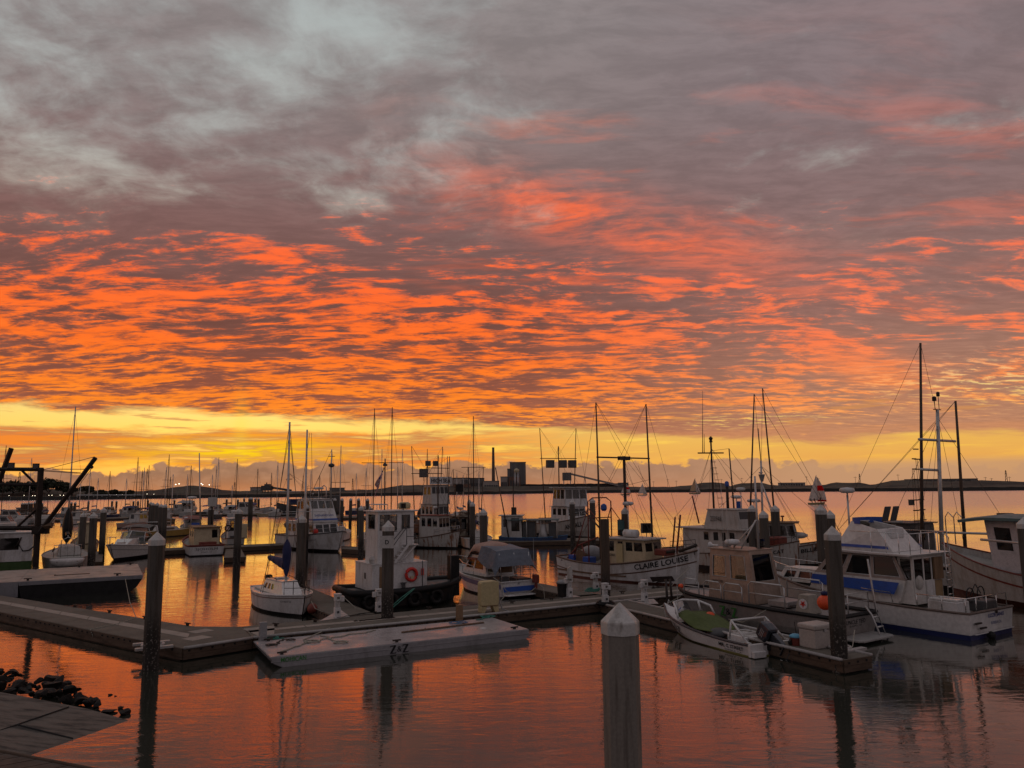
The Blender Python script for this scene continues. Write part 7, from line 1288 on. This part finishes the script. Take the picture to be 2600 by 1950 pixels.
# low scow, houseboat and loading crane
A0, A1 = at_z(61, 1520, 0), at_z(324, 1503, 0); ax_ = (A1 - A0); hd = math.degrees(math.atan2(ax_.y, ax_.x)); L = ax_.length
t = thing('scow', 'low wide grey scow with a raked dark hull moored behind the left walkway', 'barge', A0, hd); sc = pm('scow_black', (.014, .014, .014), .6); scd = pm('scow_deck', (.36, .29, .24), .55, col2=(.20, .15, .12), amt=.8, scale=1.0); scg = pm('scow_grey', (.20, .20, .21), .6)
B = MB(); W_ = 8.0; B.prism_y([(-.3, .72), (-.1, -.3), (L - .2, -.3), (L + .5, .30), (L + .75, .72)], 0, W_); B.build('hull', sc, t)
B = MB(); B.prism_y([(-.35, .95), (-.30, .725), (L + .76, .725), (L + .8, .95)], -.03, W_); B.build('sheer_band', scg, t, bev=.02); MB().box((-.33, 0, .953), (L + .77, W_ - .05, .965)).build('deck', scd, t)
B = MB(); B.hexa([(-.32, -.02, .1), (-9, 1.6, .1), (-9, 7.5, .1), (-.32, W_, .1)], [(-.34, -.02, .94), (-9, 1.6, .94), (-9, 7.5, .94), (-.34, W_, .94)]); B.build('bow_block', scg, t); MB().hexa([(-.36, 0, .945), (-9, 1.65, .945), (-9, 7.5, .945), (-.36, W_, .945)], [(-.36, 0, .957), (-9, 1.65, .957), (-9, 7.5, .957), (-.36, W_, .957)]).build('bow_deck', scd, t)
for x, y in ((.1, .25), (2.5, 7.6), (L - .6, .3), (L + .3, 7.5), (0, 7.6), (-4, 1.2)): MB().box((x - .2, y - .04, 1.06), (x + .2, y + .04, 1.11)).box((x - .06, y - .05, .96), (x + .06, y + .05, 1.07)).build('cleat', darkst, t)
MB().box((1.4, 2.4, .967), (3.2, 2.6, 1.0)).box((1.3, 2.3, .967), (1.38, 2.7, 1.02)).build('deck_plank', brown, t)
p = at_z(78, 1457, 0); t = thing('houseboat', 'white slab-sided houseboat with green waterline cut by the left edge', 'houseboat', p, 211)
MB().box((0, -5, -.2), (9, .0, .95)).build('hull', green, t, bev=.03); house(t, 'deckhouse', [(0.02, -.02, .96), (9, -.02, .96), (9, -5, .96), (.02, -5, .96)], [(.02, -.02, 3.0), (9, -.02, 3.0), (9, -5, 3.0), (.02, -5, 3.0)], {0: [(.095, .40, .23, .84), (.25, .40, .40, .84), (.5, .4, .7, .84)]}, white, dglass, roof=(.15, .15, .12), frame=white, rth=.08); tubes(t, 'hanging_hose', [[(.75, .05, 2.7), (.9, .08, 2.2), (.6, .1, 1.7), (.2, .1, 1.75), (-.4, .1, 2.3)], [(.75, .05, 2.7), (1.1, .08, 2.0)]], .05, darkst); MB().box((1.2, -3, 3.1), (2.6, -1.5, 3.7)).build('roof_locker', white2, t, bev=.03)
pb = at_z(90, 1449, DZ); t = thing('loading_crane', 'dark loading frame with two slanting booms and floodlights at far left', 'crane', pb, 8); q = lambda px, py, dy=0.0: loc_of(t, at_y(px, py, pb.y + dy)); cr = pm('crane_dark', (.028, .02, .016), .7)
def beam(nm, a, b, r, m=cr): B = MB(); B.tube([a, b], r, 4); return B.build(nm, m, t)
top = q(104, 1192); beam('post', (0, 0, -.6), (top.x, 0, top.z), .22); beam('top_beam', q(-30, 1191), q(110, 1192), .14); beam('lower_beam', q(-30, 1341), q(93, 1341), .16); beam('mid_beam', q(-30, 1229), q(98, 1231), .10)
beam('brace', q(55, 1194), q(96, 1234), .09); beam('brace', q(44, 1338), q(96, 1290), .09); beam('post', q(-40, 1447, .0), q(-33, 1190, 0), .2)
for (a, b, r) in ((q(100, 1352, -.5), q(243, 1162, -.5), .17), (q(-20, 1270, 2), q(29, 1138, 2), .19)):
    beam('boom', a, b, r)
beam('winch_box', q(112, 1336, -.5), q(132, 1334, -.5), .2, brown); floodlight(t, q(28, 1182), -80, .42, cr); floodlight(t, q(91, 1184), -80, .42, cr); MB().ball(q(233, 1186, -.5), .13, 8).build('sheave_block', cr, t); MB().box(tuple(q(95, 1345, -.3) - Vector((.3, .2, .3))), tuple(q(110, 1345, -.3) + Vector((.35, .2, .25)))).build('slew_bracket', cr, t)
tubes(t, 'hoist_wire', [[q(110, 1193), q(240, 1160, -.5)], [q(110, 1194), q(204, 1200, -.5)], [q(108, 1196), q(204, 1202, -.5)], [q(234, 1188, -.5), q(120, 1340, -.5)], [q(110, 1196), q(110, 1215)]], .02, wirem, 4)
# boats at far left and rows beyond
for a in ((26, 1327, 20, 9, 'white cruiser with blue side behind the loading crane', white, blue), (6, 1345, 10, 8, 'white runabout cut by the left edge under the crane', white, None), (72, 1318, 160, 9, 'small white cruiser right of the crane post', white2, None), (55, 1312, 30, 8, 'open-backed white boat behind the crane post', white2, None), (105, 1309, 100, 8, 'dark-topped cruiser beside the distant piles', dgrey, dgrey),
          (338, 1313, 100, 9, 'cruiser under a navy canopy in the left marina', white2, navy), (375, 1330, 70, 8.5, 'white cruiser crowded behind the express cruiser arch', white, None), (352, 1338, 80, 8, 'pinkish cluttered boat behind the express cruiser', pinkcan, None), (276, 1311, 95, 8, 'white cruiser right behind the left capped pile', white2, None), (322, 1310, 110, 8, 'low grey cruiser left of the navy canopy', grey, None),
          (478, 1306, 100, 12, 'wide white cruiser on the far pontoon above the pilot boat', white2, grey), (455, 1306, 95, 9, 'pale boxy cruiser left of the wide white one', white2, None), (548, 1308, 95, 9, 'white cruiser behind the tall capped pile', white2, None), (628, 1307, 0, 11, 'sleek white cruiser lying broadside on the far pontoon', gelcoat, None), (590, 1306, 100, 8, 'dark low boat beside the sleek white cruiser', dgrey, grey), (200, 1330, 90, 8, 'white cruiser behind the dinghy sailboat furled sail', white, None), (172, 1312, 80, 8, 'grey cruiser left of the furled black sail', grey, None), (412, 1327, 130, 8, 'brown and white boat hidden by the pile cluster', tanw, None)):
    cruiser(a[0], a[1], a[2], a[3], a[4], a[5], canopy=a[6])
t = moored('skiff', 'small pale skiff with dark outboard in front of the cluttered far trawler', 'skiff', 678, 1311, 170, 3, 0); H_ = Hull(6, 2, .6, .6, .9, trans=.85, rake=.7); H_.build(t, cream, antif, antif, hb=.05, rail=white, bulw=.2, N=10); MB().box((-.4, -.2, .2), (.1, .2, 1.3)).build('outboard_motor', black, t, bev=.05)
t, H_ = fisher(700, 1309, -150, 16, 'large dark cluttered trawler on the far pontoon', dgrey, grey, None, (732, 1202), (.3, .62), hh=.26); MB().box((10.6, -1.6, 2.4), (13, 1.6, 3.8)).build('blue_shelter', navy, t, bev=.1); MB().box((1.0, -1.8, 1.4), (4.2, 1.8, 4.6)).build('gear_stack', dgrey, t, bev=.2); tubes(t, 'gallows', [[(4.6, s * 2, 1.5), (4.6, s * 2, 6.5), (4.6, 0, 7)] for s in (-1, 1)], .12, steel)
MASTS = ((16, 1131, 130), (81, 1163, 150), (230, 1190, 190), (250, 1214, 210), (280, 1196, 170), (322, 1215, 215), (351, 1161, 165), (362, 1194, 180), (367, 1187, 150), (374, 1190, 155), (379, 1181, 175), (423, 1186, 185), (430, 1154, 170), (477, 1204, 190), (486, 1182, 185), (540, 1205, 190), (550, 1183, 180), (556, 1161, 170), (603, 1165, 175), (124, 1240, 150), (205, 1229, 210), (433, 1211, 200), (590, 1232, 210), (655, 1190, 190), (690, 1200, 200), (706, 1172, 180), (770, 1208, 200), (790, 1196, 190), (812, 1206, 205), (905, 1202, 190), (930, 1188, 200))
for i, (px, yt, D) in enumerate(MASTS):
    sloop(px, D, yt, rnd.choice((95, 100, 80, -80, 110)), 8 + 2.5 * rnd.random(), 'distant moored sailboat with a bare mast in the left marina', rnd.choice((white, white2, navy, dgrey)), rnd.choice((navy, blue, black, tanw)), spread=rnd.random() < .5)
for px, yt, D in ((1085, 1140, 110), (1136, 1158, 120), (970, 1140, 115), (1022, 1140, 120), (1010, 1186, 130), (1160, 1200, 150), (1176, 1206, 160), (1216, 1196, 140)): sloop(px, D, yt, 100, 9, 'far sailboat with a thin mast between tug and name-boarded seiner', group='far sailboats behind the tug', spread=False)

# ------------------------------------------------------------------ sailing boats out on the bay
def person(label, p, hd, sit, m, s=1.0):
    J = [((0, 0, .95), .15), ((0, 0, 1.2), .16), ((0, 0, 1.42), .17), ((0, 0, 1.54), .06), ((.02, 0, 1.68), .105), ((.02, 0, 1.80), .06)] + [q for sgn in (-1, 1) for q in (((.0, sgn * .19, 1.42), .06), ((.08, sgn * .26, 1.16), .048), ((.28, sgn * .2, 1.05), .036), ((.34, sgn * .19, 1.03), .04))]
    for sgn in (-1, 1): J += [((.0, sgn * .1, .92), .10), ((.42 if sit else .06, sgn * .12, .90 if sit else .5), .07), ((.44 if sit else .0, sgn * .12, .5 if sit else .08), .05), ((.56 if sit else .14, sgn * .12, .46 if sit else .04), .045)]
    E = [(0, 1), (1, 2), (2, 3), (3, 4), (4, 5), (2, 6), (6, 7), (7, 8), (8, 9), (2, 10), (10, 11), (11, 12), (12, 13), (0, 14), (14, 15), (15, 16), (16, 17), (0, 18), (18, 19), (19, 20), (20, 21)]
    me = bpy.data.meshes.new('person'); me.from_pydata([j[0] for j in J], E, []); me.materials.append(m); o = bpy.data.objects.new('person', me); COL.objects.link(o); o.modifiers.new('skin', 'SKIN'); sv = me.skin_vertices[0].data
    for i, j in enumerate(J): sv[i].radius = (j[1], j[1]); sv[i].use_root = i == 0
    o.modifiers.new('sub', 'SUBSURF').levels = 1; o.location = p; o.rotation_euler = (0, 0, R(hd)); o.scale = (s,) * 3; tag(o, label, 'person', 'crew of the spinnaker boat'); return o
def sheet(fn, nu, nv, m, name, t, mats=None):
    B = MB()
    for i in range(nu):
        for j in range(nv):
            u0, u1, v0, v1 = i / nu, (i + 1) / nu, j / nv, (j + 1) / nv; B.c = mats((u0 + u1) / 2, (v0 + v1) / 2) if mats else 0; B.add([fn(u0, v0), fn(u1, v0), fn(u1, v1), fn(u0, v1)], [(0, 1, 2, 3)])
    o = B.build(name, m, t, smooth=True, th=.012); bm = bmesh.new(); bm.from_mesh(o.data); bmesh.ops.remove_doubles(bm, verts=bm.verts, dist=.001); bm.to_mesh(o.data); bm.free(); return o
def sailcloth(n, c):
    m = bpy.data.materials.new(n); m.use_nodes = True; t = NT(m.node_tree); t.n.clear(); d = t.n.new('ShaderNodeBsdfDiffuse'); e = t.n.new('ShaderNodeBsdfTranslucent'); x = t.n.new('ShaderNodeMixShader'); o = t.n.new('ShaderNodeOutputMaterial')
    tc = t.n.new('ShaderNodeTexCoord'); g = t.ss(t.noise(tc.outputs['Object'], 1.2, 3), .3, .7, .85, 1.05); cc = t.mx(1.0, c + (1,), t.xyz(g, g, g), 'MULTIPLY'); t.l.new(cc, d.inputs[0]); t.l.new(cc, e.inputs[0])
    x.inputs[0].default_value = .55; t.l.new(d.outputs[0], x.inputs[1]); t.l.new(e.outputs[0], x.inputs[2]); t.l.new(x.outputs[0], o.inputs[0]); return m
sailm = sailcloth('white_sailcloth', (.85, .83, .80)); sailr = sailcloth('red_sailcloth', (.85, .04, .04))
def bay_boat(px, py, L, hd, H, label, spin=True, mainm=sailm):
    p = at_z(px, py, 0); t = thing('sailing_boat', label, 'sailboat', p, hd); H_ = Hull(L, L * .3, L * .09, L * .085, L * .11, trans=.7, rake=L * .1, flare=.35); H_.build(t, pm('dull_yellow_hull', (.34, .27, .10), .5), antif, antif, hb=.08, rail=white, bulw=.05, N=10); mx_ = L * .55
    pole(t, 'mast', (mx_, 0, L * .08), (mx_, 0, H), .06, spar, .04); pole(t, 'boom', (mx_, 0, L * .2), (L * .08, L * .14, L * .2), .04, spar)
    sheet(lambda u, v: (mx_ - .08 - u * (mx_ - L * .08) * (1 - v) ** .9, u * (1 - v) * L * .14 + .25 * math.sin(math.pi * u) * (1 - v), L * .2 + v * (H - L * .2) * .98), 8, 12, mainm, 'mainsail', t)
    if spin: sheet(lambda u, v: (mx_ + .15 + L * .52 * math.sin(math.pi * (.08 + .84 * u)) * (1 - v ** 2.2) * .75 + L * .1 * (1 - v), (u - .5) * L * .55 * (1 - v ** 1.8) * 1.1, L * .14 + v * (H * .94 - L * .14)), 12, 14, [sailm, sailr], 'spinnaker', t, lambda u, v: 1 if (.42 < v < .66 or v < .10) else 0)
    else: sheet(lambda u, v: (mx_ + .1 + (L * .42) * (1 - v) * u, .12 * math.sin(math.pi * u), L * .12 + v * (H * .85 - L * .12)), 6, 8, sailm, 'jib', t)
    return t
t = bay_boat(2055, 1281, 5.8, 18, 9.0, 'sailing boat with white and red spinnaker out on the bay, three crew aboard'); M = MW[t.name]
crm = pm('dark_jackets', (.04, .02, .025), .8)
person('crew member standing by the spinnaker boat mast', M @ Vector((3.9, -.4, .50)), 18, False, crm, 1.0); person('crew member sitting amidships on the spinnaker boat', M @ Vector((1.5, -.5, .1)), 18, True, crm, 1.0); person('crew member sitting at the stern of the spinnaker boat', M @ Vector((.4, -.3, .1)), 18, True, crm, 1.0)
bay_boat(1576, 1257, 7, 10, 8.5, 'distant boat under a red and white sail beside the cross-arm mast', True); bay_boat(1620, 1258, 6.5, 10, 8.2, 'distant boat with white sails right of the cross-arm mast', False); bay_boat(1751, 1254, 9, 10, 12, 'tiny far boat with one tan sail near the opposite shore', False, sailcloth('tan_sailcloth', (.75, .62, .45)))
